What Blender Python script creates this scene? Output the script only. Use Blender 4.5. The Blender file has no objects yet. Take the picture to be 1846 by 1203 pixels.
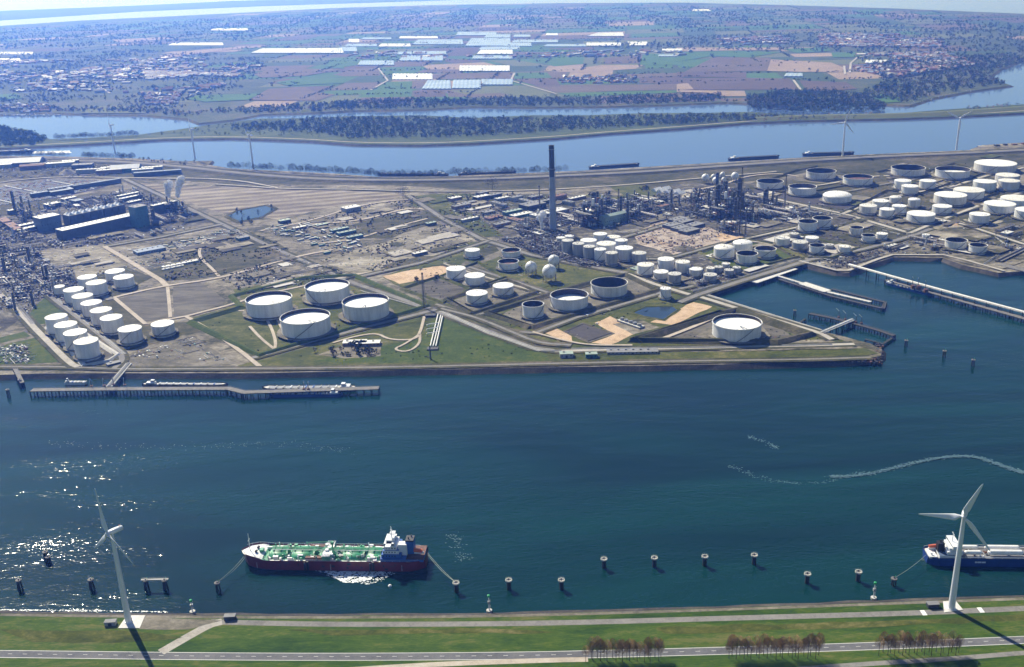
import bpy, math, random
from mathutils import Vector, Matrix
from mathutils.geometry import tessellate_polygon
random.seed(7)
R = math.radians
SC = bpy.context.scene
COL = SC.collection

# ------------------------------------------------------------ camera
CAM_H, PITCH, ROLL, FPX, PW, PH = 450.0, 20.0, 2.0, 1810.0, 1846.0, 1203.0
cam_d = bpy.data.cameras.new('camera')
cam = bpy.data.objects.new('camera', cam_d); COL.objects.link(cam)
cam.location = (0, 0, CAM_H)
cam.rotation_euler = (Matrix.Rotation(R(90 - PITCH), 4, 'X') @ Matrix.Rotation(R(-ROLL), 4, 'Z')).to_euler()
cam_d.sensor_fit = 'HORIZONTAL'; cam_d.sensor_width = 36.0; cam_d.lens = 36.0 * FPX / PW
cam_d.clip_start = 1.0; cam_d.clip_end = 200000.0
SC.camera = cam

# ------------------------------------------------------------ sky, sun, exposure
SUN_EL, SUN_AZ = 43.0, -33.0        # azimuth measured from +Y towards +X
w = bpy.data.worlds.new('World'); SC.world = w; w.use_nodes = True
nt = w.node_tree; nt.nodes.clear()
sky = nt.nodes.new('ShaderNodeTexSky'); sky.sky_type = 'NISHITA'; sky.sun_disc = False
sky.sun_elevation = R(SUN_EL); sky.sun_rotation = R(SUN_AZ)
sky.altitude = 300; sky.air_density = 1.0; sky.dust_density = 0.3; sky.ozone_density = 4.0
bg = nt.nodes.new('ShaderNodeBackground'); bg.inputs['Strength'].default_value = 0.065
wo = nt.nodes.new('ShaderNodeOutputWorld')
nt.links.new(sky.outputs[0], bg.inputs[0]); nt.links.new(bg.outputs[0], wo.inputs[0])
sl = bpy.data.lights.new('sun', 'SUN'); sl.energy = 4.9; sl.angle = R(0.5); sl.color = (1.0, 0.95, 0.86)
so = bpy.data.objects.new('sun', sl); COL.objects.link(so)
sd = Vector((math.sin(R(SUN_AZ)) * math.cos(R(SUN_EL)), math.cos(R(SUN_AZ)) * math.cos(R(SUN_EL)), math.sin(R(SUN_EL))))
so.rotation_euler = sd.to_track_quat('Z', 'Y').to_euler(); so.location = (-600, 900, 900)
SC.view_settings.view_transform = 'Standard'; SC.view_settings.look = 'None'
SC.view_settings.gamma = 1.0; SC.view_settings.exposure = 0.5
SC.cycles.volume_bounces = 1; SC.cycles.max_bounces = 6; SC.cycles.transparent_max_bounces = 12
SC.cycles.caustics_reflective = False; SC.cycles.caustics_refractive = False
HAZE_D, HAZE_C = 1.05e-4, (0.11, 0.27, 1.0)

# ------------------------------------------------------------ picture point -> ground point
_p, _r = R(PITCH), R(ROLL)
_F = Vector((0, math.cos(_p), -math.sin(_p))); _U = Vector((0, math.sin(_p), math.cos(_p))); _X = Vector((1, 0, 0))
LAND = 5.0
def G(x, y, z=LAND):
    u = (x - PW / 2) / FPX; v = -(y - PH / 2) / FPX
    a = u * math.cos(_r) + v * math.sin(_r); b = -u * math.sin(_r) + v * math.cos(_r)
    d = _F + a * _X + b * _U
    t = (z - CAM_H) / min(d.z, -0.004)
    return Vector((d.x * t, d.y * t, z))
def slant(p):
    return math.sqrt(p.x ** 2 + p.y ** 2 + (CAM_H - p.z) ** 2)
def m_wide(p, px):                  # metres covered by px picture points across, at p
    depth = (p - Vector((0, 0, CAM_H))).dot(_F)
    return px * depth / FPX
def m_high(p, px):                  # height in metres of something px points tall standing at p
    dep = math.atan2(CAM_H - p.z, math.hypot(p.x, p.y))
    return m_wide(p, px) / math.cos(dep)
AX, AY = R(-52.5), R(37.5)          # the two street directions of the refinery

# ------------------------------------------------------------ materials
def _n(t, k, **kw):
    n = t.nodes.new(k)
    for a, b in kw.items():
        setattr(n, a, b)
    return n
def mat(name, col, rough=0.8, metal=0.0, var=0.0, vscale=0.15, col2=None, spec=0.5, streak=False, bump=0.0):
    m = bpy.data.materials.new(name); m.use_nodes = True; t = m.node_tree
    b = t.nodes['Principled BSDF']; b.inputs['Roughness'].default_value = rough; b.inputs['Metallic'].default_value = metal
    b.inputs['Specular IOR Level'].default_value = spec
    c = (*col, 1)
    if var or col2:
        g = _n(t, 'ShaderNodeNewGeometry'); mp = _n(t, 'ShaderNodeMapping'); nz = _n(t, 'ShaderNodeTexNoise')
        if streak: mp.inputs['Scale'].default_value = (1, 1, 0.12)
        nz.inputs['Scale'].default_value = vscale; nz.inputs['Detail'].default_value = 6; nz.inputs['Roughness'].default_value = 0.62
        r = _n(t, 'ShaderNodeValToRGB'); r.color_ramp.elements[0].position = 0.36; r.color_ramp.elements[1].position = 0.64
        if col2:
            r.color_ramp.elements[0].color = (*col2, 1); r.color_ramp.elements[1].color = c
        else:
            r.color_ramp.elements[0].color = tuple(q * (1 - var) for q in col) + (1,)
            r.color_ramp.elements[1].color = tuple(min(1, q * (1 + var * .6)) for q in col) + (1,)
        t.links.new(g.outputs['Position'], mp.inputs[0]); t.links.new(mp.outputs[0], nz.inputs[0])
        t.links.new(nz.outputs[0], r.inputs[0]); t.links.new(r.outputs[0], b.inputs['Base Color'])
        if bump:
            bp = _n(t, 'ShaderNodeBump'); bp.inputs['Strength'].default_value = bump; bp.inputs['Distance'].default_value = 1.0
            t.links.new(nz.outputs[0], bp.inputs['Height']); t.links.new(bp.outputs[0], b.inputs['Normal'])
    else:
        b.inputs['Base Color'].default_value = c
    return m
def ground_mat(name, stops, s1=0.012, s2=0.12, s3=0.9, rot=0.0, stretch=1.0, mixw=(0.40, 0.34, 0.26), wave=None, rough=0.95, distort=0.6):
    """patchy ground: three sizes of noise summed into a colour ramp, optionally with parallel tracks"""
    m = bpy.data.materials.new(name); m.use_nodes = True; t = m.node_tree
    b = t.nodes['Principled BSDF']; b.inputs['Roughness'].default_value = rough; b.inputs['Specular IOR Level'].default_value = 0.15
    g = _n(t, 'ShaderNodeNewGeometry'); mp = _n(t, 'ShaderNodeMapping')
    mp.inputs['Rotation'].default_value = (0, 0, -rot); mp.inputs['Scale'].default_value = (1 / stretch, 1, 1)
    mp.vector_type = 'POINT'
    t.links.new(g.outputs['Position'], mp.inputs[0])
    acc = None
    for s, wt in zip((s1, s2, s3), mixw):
        nz = _n(t, 'ShaderNodeTexNoise'); nz.inputs['Scale'].default_value = s; nz.inputs['Detail'].default_value = 8
        nz.inputs['Distortion'].default_value = distort; nz.inputs['Roughness'].default_value = 0.7
        t.links.new(mp.outputs[0], nz.inputs[0])
        k = _n(t, 'ShaderNodeMath', operation='MULTIPLY'); k.inputs[1].default_value = wt; t.links.new(nz.outputs[0], k.inputs[0])
        if acc is None: acc = k
        else:
            a = _n(t, 'ShaderNodeMath', operation='ADD'); t.links.new(acc.outputs[0], a.inputs[0]); t.links.new(k.outputs[0], a.inputs[1]); acc = a
    if wave:
        wv = _n(t, 'ShaderNodeTexWave'); wv.inputs['Scale'].default_value = wave[0]; wv.inputs['Distortion'].default_value = wave[2]
        wv.inputs['Detail'].default_value = 2; wv.bands_direction = 'Y'; wv.inputs['Detail Scale'].default_value = 0.3
        t.links.new(mp.outputs[0], wv.inputs[0])
        k = _n(t, 'ShaderNodeMath', operation='MULTIPLY_ADD'); k.inputs[1].default_value = wave[1]; t.links.new(wv.outputs['Fac'], k.inputs[0])
        t.links.new(acc.outputs[0], k.inputs[2])
        k2 = _n(t, 'ShaderNodeMath', operation='SUBTRACT'); k2.inputs[1].default_value = wave[1] / 2; t.links.new(k.outputs[0], k2.inputs[0]); acc = k2
    r = _n(t, 'ShaderNodeValToRGB'); e = r.color_ramp.elements
    n = len(stops)
    lo, hi = 0.41, 0.59
    for i, c in enumerate(stops):
        pos = lo + (hi - lo) * i / (n - 1)
        el = e[i] if i < 2 else e.new(pos)
        el.position = pos
    for el, c in zip(sorted(e, key=lambda q: q.position), stops): el.color = (*c, 1)
    t.links.new(acc.outputs[0], r.inputs[0]); t.links.new(r.outputs[0], b.inputs['Base Color'])
    return m

def water_mat():
    m = bpy.data.materials.new('water'); m.use_nodes = True; t = m.node_tree
    b = t.nodes['Principled BSDF']; b.inputs['Roughness'].default_value = 0.09; b.inputs['IOR'].default_value = 1.33
    g = _n(t, 'ShaderNodeNewGeometry')
    nz = _n(t, 'ShaderNodeTexNoise'); nz.inputs['Scale'].default_value = 0.006; nz.inputs['Detail'].default_value = 4; nz.inputs['Distortion'].default_value = 1.5
    r = _n(t, 'ShaderNodeValToRGB'); r.color_ramp.elements[0].color = (0.002, 0.017, 0.018, 1); r.color_ramp.elements[1].color = (0.004, 0.034, 0.031, 1)
    r.color_ramp.elements[0].position = 0.35; r.color_ramp.elements[1].position = 0.65
    ms = _n(t, 'ShaderNodeMapping'); ms.inputs['Rotation'].default_value = (0, 0, R(14)); ms.inputs['Scale'].default_value = (0.28, 1.3, 1)
    t.links.new(g.outputs['Position'], ms.inputs[0]); t.links.new(ms.outputs[0], nz.inputs[0]); t.links.new(nz.outputs[0], r.inputs[0]); t.links.new(r.outputs[0], b.inputs['Base Color'])
    mp = _n(t, 'ShaderNodeMapping'); mp.inputs['Rotation'].default_value = (0, 0, R(-25)); mp.inputs['Scale'].default_value = (0.45, 1, 1)
    t.links.new(g.outputs['Position'], mp.inputs[0])
    a = _n(t, 'ShaderNodeTexNoise'); a.inputs['Scale'].default_value = 0.32; a.inputs['Detail'].default_value = 3; a.inputs['Roughness'].default_value = 0.55
    c = _n(t, 'ShaderNodeTexNoise'); c.inputs['Scale'].default_value = 0.05; c.inputs['Detail'].default_value = 3
    # gusts make some of the surface rougher than the rest
    gs = _n(t, 'ShaderNodeTexNoise'); gs.inputs['Scale'].default_value = 0.011; gs.inputs['Detail'].default_value = 3
    t.links.new(ms.outputs[0], gs.inputs[0])
    t.links.new(mp.outputs[0], a.inputs[0]); t.links.new(mp.outputs[0], c.inputs[0])
    gm = _n(t, 'ShaderNodeMapRange'); gm.inputs['From Min'].default_value = 0.4; gm.inputs['From Max'].default_value = 0.62
    gm.inputs['To Min'].default_value = 0.45; gm.inputs['To Max'].default_value = 1.0; t.links.new(gs.outputs[0], gm.inputs[0])
    k = _n(t, 'ShaderNodeMath', operation='MULTIPLY'); t.links.new(a.outputs[0], k.inputs[0]); t.links.new(gm.outputs[0], k.inputs[1])
    k2 = _n(t, 'ShaderNodeMath', operation='MULTIPLY_ADD'); k2.inputs[1].default_value = 1.6; t.links.new(c.outputs[0], k2.inputs[0]); t.links.new(k.outputs[0], k2.inputs[2])
    bp = _n(t, 'ShaderNodeBump'); bp.inputs['Distance'].default_value = 0.9
    # the canal and the lake behind the refinery lie sheltered and calmer
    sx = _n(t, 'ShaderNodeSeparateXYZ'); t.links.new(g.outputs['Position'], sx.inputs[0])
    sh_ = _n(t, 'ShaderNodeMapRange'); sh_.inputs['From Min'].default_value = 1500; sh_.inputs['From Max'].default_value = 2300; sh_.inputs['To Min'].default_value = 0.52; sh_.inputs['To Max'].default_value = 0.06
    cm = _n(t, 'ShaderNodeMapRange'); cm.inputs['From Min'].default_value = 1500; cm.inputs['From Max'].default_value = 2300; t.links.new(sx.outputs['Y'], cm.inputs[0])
    mx = _n(t, 'ShaderNodeMixRGB'); mx.inputs[2].default_value = (0.085, 0.135, 0.24, 1); t.links.new(cm.outputs[0], mx.inputs[0]); t.links.new(r.outputs[0], mx.inputs[1]); t.links.new(mx.outputs[0], b.inputs['Base Color'])  # bright sky reflection on the far water, painted in as a paler blue base
    t.links.new(sx.outputs['Y'], sh_.inputs[0]); t.links.new(sh_.outputs[0], bp.inputs['Strength'])
    t.links.new(k2.outputs[0], bp.inputs['Height']); t.links.new(bp.outputs[0], b.inputs['Normal'])
    return m

M = {}
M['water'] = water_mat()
M['pond'] = mat('pond_water', (0.02, 0.035, 0.05), 0.12, var=.3, vscale=.05)
M['rock'] = ground_mat('revetment_stone', [(0.028, 0.026, 0.026), (0.055, 0.05, 0.045), (0.12, 0.105, 0.09)], 0.03, 0.4, 1.6)
M['yard'] = ground_mat('yard_ground', [(0.035, 0.038, 0.018), (0.075, 0.072, 0.042), (0.17, 0.15, 0.11), (0.24, 0.215, 0.165), (0.38, 0.345, 0.275)], 0.013, 0.06, 0.22, rot=AY, stretch=1.6)
M['tan'] = ground_mat('bare_sandy_ground', [(0.08, 0.075, 0.045), (0.19, 0.17, 0.12), (0.29, 0.26, 0.20), (0.44, 0.40, 0.32)], 0.016, 0.09, 0.3, rot=AY, stretch=2.4)
M['gravel'] = ground_mat('grey_gravel', [(0.085, 0.08, 0.055), (0.16, 0.145, 0.11), (0.26, 0.235, 0.19)], 0.02, 0.12, 0.35, rot=AX, stretch=1.5)
M['soil'] = ground_mat('dark_raked_soil', [(0.06, 0.055, 0.04), (0.11, 0.10, 0.08), (0.18, 0.165, 0.13)], 0.02, 0.1, 0.3, rot=AX, stretch=6)
M['sand'] = ground_mat('orange_sand', [(0.36, 0.25, 0.15), (0.52, 0.37, 0.24), (0.60, 0.46, 0.33)], 0.03, 0.15, 0.7)
M['pink'] = ground_mat('rubble_ground', [(0.13, 0.10, 0.085), (0.33, 0.27, 0.22), (0.42, 0.35, 0.29), (0.5, 0.43, 0.37)], 0.025, 0.12, 0.5)
M['proc'] = ground_mat('oily_plant_ground', [(0.022, 0.022, 0.018), (0.055, 0.052, 0.042), (0.12, 0.11, 0.085), (0.30, 0.275, 0.22)], 0.025, 0.12, 0.3, rot=AY, stretch=1.8)
M['grass'] = ground_mat('grass', [(0.030, 0.042, 0.008), (0.055, 0.068, 0.010), (0.09, 0.096, 0.02), (0.17, 0.15, 0.06)], 0.010, 0.06, 0.3, rot=AY, stretch=1.5)
M['lawn'] = ground_mat('mown_grass', [(0.034, 0.056, 0.007), (0.052, 0.080, 0.009), (0.10, 0.108, 0.018)], 0.014, 0.08, 0.3)
M['dgrass'] = ground_mat('rough_dark_grass', [(0.026, 0.030, 0.012), (0.050, 0.052, 0.020), (0.080, 0.074, 0.038), (0.15, 0.125, 0.085)], 0.013, 0.07, 0.3, rot=AY, stretch=1.5)
M['dyke'] = ground_mat('dyke_grass', [(0.018, 0.044, 0.005), (0.034, 0.072, 0.008), (0.062, 0.10, 0.012), (0.13, 0.125, 0.04)], 0.02, 0.11, 0.8, stretch=4)
M['plough'] = ground_mat('ploughed_strips', [(0.11, 0.09, 0.062), (0.20, 0.17, 0.13), (0.34, 0.30, 0.235)], 0.01, 0.06, 0.4, rot=AY + R(8), stretch=4, wave=(0.012, 0.10, 1.2))
M['road'] = ground_mat('worn_asphalt', [(0.15, 0.14, 0.13), (0.21, 0.20, 0.185), (0.26, 0.245, 0.225)], 0.03, 0.25, 1.2)
M['carpark'] = ground_mat('stained_parking_surface', [(0.05, 0.045, 0.07), (0.085, 0.075, 0.11)], .03, .2, .8)
M['lroad'] = ground_mat('pale_concrete_road', [(0.30, 0.275, 0.235), (0.40, 0.37, 0.325), (0.48, 0.45, 0.40)], 0.03, 0.2, 1.0)
M['asphalt'] = ground_mat('dark_asphalt', [(0.10, 0.10, 0.105), (0.135, 0.135, 0.14), (0.17, 0.165, 0.165)], 0.03, 0.3, 1.0)
M['track'] = ground_mat('dirt_track', [(0.34, 0.29, 0.23), (0.44, 0.38, 0.31), (0.52, 0.46, 0.385)], 0.03, 0.2, 1.0)
M['conc'] = mat('concrete', (0.5, 0.48, 0.44), .85, var=.15, vscale=.2)
M['whitep'] = mat('white_road_paint', (0.8, 0.8, 0.78), .7)
M['tankw'] = mat('white_tank_paint', (0.74, 0.74, 0.73), .42, var=.16, vscale=.22, streak=True)
M['tankw2'] = mat('cream_tank_paint', (0.70, 0.69, 0.64), .5, var=.22, vscale=.18, streak=True)
M['tankw3'] = mat('stained_tank_paint', (0.72, 0.72, 0.71), .5, vscale=.35, col2=(0.54, 0.50, 0.45), streak=True)
M['tankroof2'] = mat('stained_tank_roof', (0.76, 0.75, 0.70), .6, vscale=.12, col2=(0.62, 0.59, 0.53))
M['tankroof'] = mat('tank_roof_paint', (0.82, 0.81, 0.78), .55, var=.12, vscale=.25)
M['tankg'] = mat('grey_tank_paint', (0.33, 0.33, 0.32), .5, var=.25, vscale=.25, streak=True)
M['tankgr'] = mat('grey_tank_roof', (0.55, 0.54, 0.50), .6, var=.2, vscale=.2)
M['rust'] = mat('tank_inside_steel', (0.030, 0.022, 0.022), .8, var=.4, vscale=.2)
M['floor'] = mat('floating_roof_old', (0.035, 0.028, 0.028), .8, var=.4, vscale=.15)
M['brown'] = mat('rusty_floating_roof', (0.13, 0.06, 0.045), .85, var=.4, vscale=.2)
M['steel'] = mat('galvanised_steel', (0.24, 0.245, 0.25), .5, .3, var=.2, vscale=.5)
M['dsteel'] = mat('dark_plant_steel', (0.022, 0.024, 0.030), .6, .2, var=.5, vscale=.25, col2=(0.06, 0.058, 0.055))
M['psteel'] = mat('plant_grey_steel', (0.125, 0.125, 0.13), .55, .2, var=.4, vscale=.3)
M['rsteel'] = mat('rust_red_steel', (0.15, 0.07, 0.05), .75, .1, var=.4, vscale=.4)
M['wsteel'] = mat('white_painted_steel', (0.76, 0.77, 0.78), .35, var=.05, vscale=.3)
M['bsteel'] = mat('blue_painted_steel', (0.035, 0.13, 0.42), .4, var=.1, vscale=.3)
M['gsteel'] = mat('green_painted_steel', (0.06, 0.34, 0.17), .45, var=.35, vscale=.3)
M['gdeck'] = mat('green_deck_paint', (0.10, 0.36, 0.19), .6, var=.3, vscale=.25)
M['maroon'] = mat('maroon_hull_paint', (0.19, 0.016, 0.016), .35, var=.2, vscale=.2)
M['bhull'] = mat('blue_hull_paint', (0.012, 0.045, 0.22), .35, var=.2, vscale=.2)
M['black'] = mat('black_paint', (0.018, 0.018, 0.02), .5, var=.3, vscale=.3)
M['orange'] = mat('orange_paint', (0.65, 0.13, 0.04), .5)
M['roofw'] = mat('pale_sheet_roof', (0.68, 0.67, 0.63), .6, var=.15, vscale=.15)
M['roofg'] = mat('grey_felt_roof', (0.20, 0.20, 0.205), .75, var=.25, vscale=.15)
M['roofr'] = mat('red_tile_roof', (0.19, 0.095, 0.07), .8, var=.3, vscale=.1)
M['roofb'] = mat('blue_grey_roof', (0.10, 0.15, 0.24), .6, var=.3, vscale=.1)
M['rooft'] = mat('pale_green_roof', (0.30, 0.38, 0.32), .6, var=.2, vscale=.1)
M['wall'] = mat('grey_wall_cladding', (0.33, 0.33, 0.33), .7, var=.2, vscale=.2)
M['wallt'] = mat('teal_wall_cladding', (0.04, 0.14, 0.14), .6, var=.2, vscale=.2)
M['walld'] = mat('dark_wall_cladding', (0.05, 0.055, 0.07), .6, var=.3, vscale=.2)
M['brick'] = mat('brick_wall', (0.28, 0.17, 0.13), .85, var=.2, vscale=.5)
M['glass'] = mat('greenhouse_glass', (0.40, 0.46, 0.52), .22, var=.18, vscale=.012)
M['glassw'] = mat('whitewashed_greenhouse', (0.72, 0.73, 0.70), .5, var=.12, vscale=.012)
M['win'] = mat('dark_window_glass', (0.03, 0.04, 0.05), .15)
M['pile'] = mat('weathered_pile', (0.035, 0.033, 0.03), .8, var=.4, vscale=.6)
M['deckc'] = mat('jetty_deck_concrete', (0.17, 0.16, 0.15), .85, var=.3, vscale=.2)
M['quay'] = mat('pale_jetty_deck', (0.62, 0.60, 0.56), .8, var=.12, vscale=.2)
M['chim'] = mat('chimney_blue_grey', (0.23, 0.27, 0.34), .7, var=.2, vscale=.1, streak=True)
M['chimd'] = mat('chimney_dark_band', (0.022, 0.028, 0.042), .7, var=.2, vscale=.1)
M['leafd'] = mat('dark_leaves', (0.028, 0.046, 0.022), .9, var=.4, vscale=.05, spec=.1)
M['leafm'] = mat('green_leaves', (0.048, 0.078, 0.026), .9, var=.4, vscale=.05, spec=.1)
M['leafy'] = mat('young_leaves', (0.10, 0.125, 0.035), .9, var=.3, vscale=.05, spec=.1)
M['twig'] = mat('bare_twigs', (0.24, 0.155, 0.11), .9, var=.3, vscale=.05, spec=.1)
M['twiga'] = mat('grey_brown_twigs', (0.085, 0.065, 0.055), .9, var=.3, vscale=.05, spec=.1)
M['bud'] = mat('budding_twigs', (0.42, 0.26, 0.11), .9, var=.3, vscale=.2, spec=.1)
M['bark'] = mat('bark', (0.07, 0.055, 0.045), .9)
M['pipeb'] = mat('weathered_pipe_lagging', (0.42, 0.41, 0.37), .6, var=.3, vscale=.12)
M['leaff'] = mat('far_foliage', (0.055, 0.075, 0.042), .9, var=.35, vscale=.006, spec=.1)
M['leafg'] = mat('far_brown_foliage', (0.095, 0.085, 0.06), .9, var=.35, vscale=.006, spec=.1)
M['foam'] = mat('white_foam', (0.85, 0.88, 0.88), .6)
M['turb'] = mat('turbine_white', (0.72, 0.74, 0.77), .3, var=.03, vscale=.1)
M['rope'] = mat('mooring_rope', (0.35, 0.38, 0.32), .8)
M['green'] = mat('signal_green', (0.02, 0.35, 0.12), .5)
# far fields
M['f0'] = ground_mat('field_green', [(0.05, 0.11, 0.028), (0.075, 0.15, 0.04)], .003, .02, .1)
M['f1'] = ground_mat('field_dark_green', [(0.045, 0.07, 0.03), (0.06, 0.095, 0.035)], .003, .02, .1)
M['f2'] = ground_mat('field_brown', [(0.105, 0.082, 0.062), (0.145, 0.115, 0.085)], .003, .02, .1)
M['f3'] = ground_mat('field_purple_brown', [(0.085, 0.064, 0.055), (0.12, 0.092, 0.075)], .003, .02, .1)
M['f4'] = ground_mat('field_tan', [(0.24, 0.18, 0.13), (0.32, 0.25, 0.19)], .003, .02, .1)
M['f5'] = ground_mat('field_olive', [(0.10, 0.12, 0.05), (0.14, 0.15, 0.07)], .003, .02, .1)
M['farland'] = ground_mat('far_countryside', [(0.04, 0.055, 0.03), (0.07, 0.09, 0.045), (0.12, 0.11, 0.075)], .0016, .008, .04)
M['island'] = ground_mat('island_meadow', [(0.035, 0.05, 0.02), (0.06, 0.085, 0.03), (0.10, 0.12, 0.05)], .005, .03, .2, stretch=2)

# ------------------------------------------------------------ mesh collector
class MB:
    def __init__(self): self.v = []; self.f = []; self.m = []; self.mats = []; self.sm = []
    def slot(self, k):
        if k not in self.mats: self.mats.append(k)
        return self.mats.index(k)
    def add(self, vs, fs, k, smooth=False):
        o = len(self.v); s = self.slot(k)
        self.v += [tuple(q) for q in vs]
        for f in fs:
            self.f.append(tuple(i + o for i in f)); self.m.append(s); self.sm.append(smooth)
        return self
    def box(self, c, s, k, rz=0.0, top=None):
        x, y, z = s[0] / 2, s[1] / 2, s[2]
        ca, sa = math.cos(rz), math.sin(rz); vs = []
        for dz in (0, z):
            for dx, dy in ((-x, -y), (x, -y), (x, y), (-x, y)):
                vs.append((c[0] + dx * ca - dy * sa, c[1] + dx * sa + dy * ca, c[2] + dz))
        self.add(vs, [(3, 2, 1, 0), (0, 1, 5, 4), (1, 2, 6, 5), (2, 3, 7, 6), (3, 0, 4, 7)], k)
        self.add(vs[4:], [(0, 1, 2, 3)], top or k)
        return self
    def cyl(self, p0, p1, r0, r1, k, n=12, cap=True, smooth=True, capk=None):
        p0, p1 = Vector(p0), Vector(p1); d = (p1 - p0).normalized()
        a = d.orthogonal().normalized(); b = d.cross(a)
        vs = [p + (a * math.cos(2 * math.pi * i / n) + b * math.sin(2 * math.pi * i / n)) * r for p, r in ((p0, r0), (p1, r1)) for i in range(n)]
        self.add(vs, [(i, (i + 1) % n, n + (i + 1) % n, n + i) for i in range(n)], k, smooth)
        if cap: self.add(vs, [tuple(range(n))[::-1], tuple(range(n, 2 * n))], capk or k)
        return self
    def lathe(self, prof, k, n=32, c=(0, 0, 0), smooth=True, ks=None):
        vs = []
        for r, z in prof:
            for i in range(n):
                t = 2 * math.pi * i / n; vs.append((c[0] + r * math.cos(t), c[1] + r * math.sin(t), c[2] + z))
        for j in range(len(prof) - 1):
            o = len(self.v)
            kk = ks[j] if ks else k
            self.add(vs[j * n:(j + 2) * n], [(i, (i + 1) % n, n + (i + 1) % n, n + i) for i in range(n)], kk, smooth)
        return self
    def prism(self, pts, z0, z1, k, kside=None):
        n = len(pts)
        P = [(p[0], p[1]) for p in pts]
        a = sum(P[i][0] * P[(i + 1) % n][1] - P[(i + 1) % n][0] * P[i][1] for i in range(n))
        if a < 0: P = P[::-1]
        vs = [(x, y, z0) for x, y in P] + [(x, y, z1) for x, y in P]
        tri = tessellate_polygon([[Vector((x, y, 0)) for x, y in P]])
        up = []
        for t in tri:
            A, B, C_ = (Vector(P[i] + (0,)) for i in t)
            if (B - A).cross(C_ - A).z < 0: t = (t[0], t[2], t[1])
            up.append(tuple(i + n for i in t))
        self.add(vs, up, k)
        if z1 - z0 > 1e-6 and kside != 'none':
            self.add(vs, [(i, (i + 1) % n, n + (i + 1) % n, n + i) for i in range(n)], kside or k)
        return self
    def gable(self, c, L, W_, hw, hr, kw, kr, rz=0.0):
        self.box(c, (L, W_, hw), kw, rz)
        ca, sa = math.cos(rz), math.sin(rz)
        o = .3
        loc = [(-L / 2 - o, -W_ / 2 - o, hw), (L / 2 + o, -W_ / 2 - o, hw), (L / 2 + o, W_ / 2 + o, hw), (-L / 2 - o, W_ / 2 + o, hw), (-L / 2 - o, 0, hw + hr), (L / 2 + o, 0, hw + hr)]
        vs = [(c[0] + x * ca - y * sa, c[1] + x * sa + y * ca, c[2] + z + .02) for x, y, z in loc]
        self.add(vs, [(0, 1, 5, 4), (2, 3, 4, 5), (1, 2, 5), (3, 0, 4), (3, 2, 1, 0)], kr)
        return self
    def obj(self, name, parent=None, loc=None, rz=0.0):
        me = bpy.data.meshes.new(name); me.from_pydata(self.v, [], self.f)
        for k in self.mats: me.materials.append(M[k])
        me.polygons.foreach_set('material_index', self.m); me.polygons.foreach_set('use_smooth', self.sm)
        me.update()
        o = bpy.data.objects.new(name, me); COL.objects.link(o)
        if parent: o.parent = parent
        if loc is not None: o.location = loc
        o.rotation_euler.z = rz
        return o
def tag(o, label=None, cat=None, group=None, kind=None):
    if label: o['label'] = label
    if cat: o['category'] = cat
    if group: o['group'] = group
    if kind: o['kind'] = kind
    return o
def empty(name, loc, rz=0.0, label=None, cat=None, group=None):
    o = bpy.data.objects.new(name, None); COL.objects.link(o); o.location = loc; o.rotation_euler.z = rz
    o.empty_display_size = 2
    return tag(o, label, cat, group)
def copy_tree(o, parent=None):
    c = o.copy(); COL.objects.link(c)
    if parent: c.parent = parent
    for ch in KIDS.get(o.name, []): copy_tree(ch, c)
    return c
KIDS = {}
def kids(root, chs):                 # remember children so copies need no scene search
    KIDS.setdefault(root.name, []).extend(chs)
ORD = ['leftmost', 'second from the left', 'third from the left', 'fourth from the left', 'fifth from the left', 'sixth from the left', 'seventh from the left', 'eighth from the left', 'ninth from the left', 'tenth from the left',
       'eleventh from the left', 'twelfth from the left', 'thirteenth from the left', 'fourteenth from the left', 'fifteenth from the left', 'sixteenth from the left']
def inside(p, poly):
    x, y = p[0], p[1]; r = False; n = len(poly)
    for i in range(n):
        a, b = poly[i], poly[(i + 1) % n]
        if (a[1] > y) != (b[1] > y) and x < (b[0] - a[0]) * (y - a[1]) / (b[1] - a[1]) + a[0]: r = not r
    return r
def struct(o, kind='structure'): o['kind'] = kind; return o
# ================================================================ THE SETTING
def px_poly(pts, z=LAND): return [G(x, y, z) for x, y in pts]
ZN = [LAND]
def sheet(name, pts, k, z=None, smooth_n=1.3, world=False):
    """a sheet of ground cover a few centimetres above the one before"""
    if z is None:
        ZN[0] += 0.012; z = ZN[0]
    P = pts if world else px_poly(pts, z)
    # ragged edges: subdivide long sides and shift a little
    Q = []
    n = len(P)
    for i in range(n):
        a, b = P[i], P[(i + 1) % n]; L = math.hypot(a[0] - b[0], a[1] - b[1]); k_ = max(1, min(16, int(L / 14)))
        for j in range(k_):
            t = j / k_; x = a[0] + (b[0] - a[0]) * t; y = a[1] + (b[1] - a[1]) * t
            if smooth_n and j: x += random.uniform(-smooth_n, smooth_n); y += random.uniform(-smooth_n, smooth_n)
            Q.append((x, y))
    o = MB().prism(Q, z, z, k).obj(name)
    return struct(o)
def strip_pts(P, w):
    L, Rr = [], []
    n = len(P)
    for i in range(n):
        a = P[max(0, i - 1)]; b = P[min(n - 1, i + 1)]
        d = Vector((b[0] - a[0], b[1] - a[1])); d.normalize(); nx, ny = -d.y, d.x
        L.append((P[i][0] + nx * w / 2, P[i][1] + ny * w / 2)); Rr.append((P[i][0] - nx * w / 2, P[i][1] - ny * w / 2))
    return L, Rr
def smooth_line(P, it=2):
    for _ in range(it):
        Q = [P[0]]
        for i in range(len(P) - 1):
            a, b = Vector(P[i][:2]), Vector(P[i + 1][:2]); Q += [a.lerp(b, .25), a.lerp(b, .75)]
        Q.append(P[-1]); P = Q
    return [Vector((q[0], q[1])) for q in P]
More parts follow.
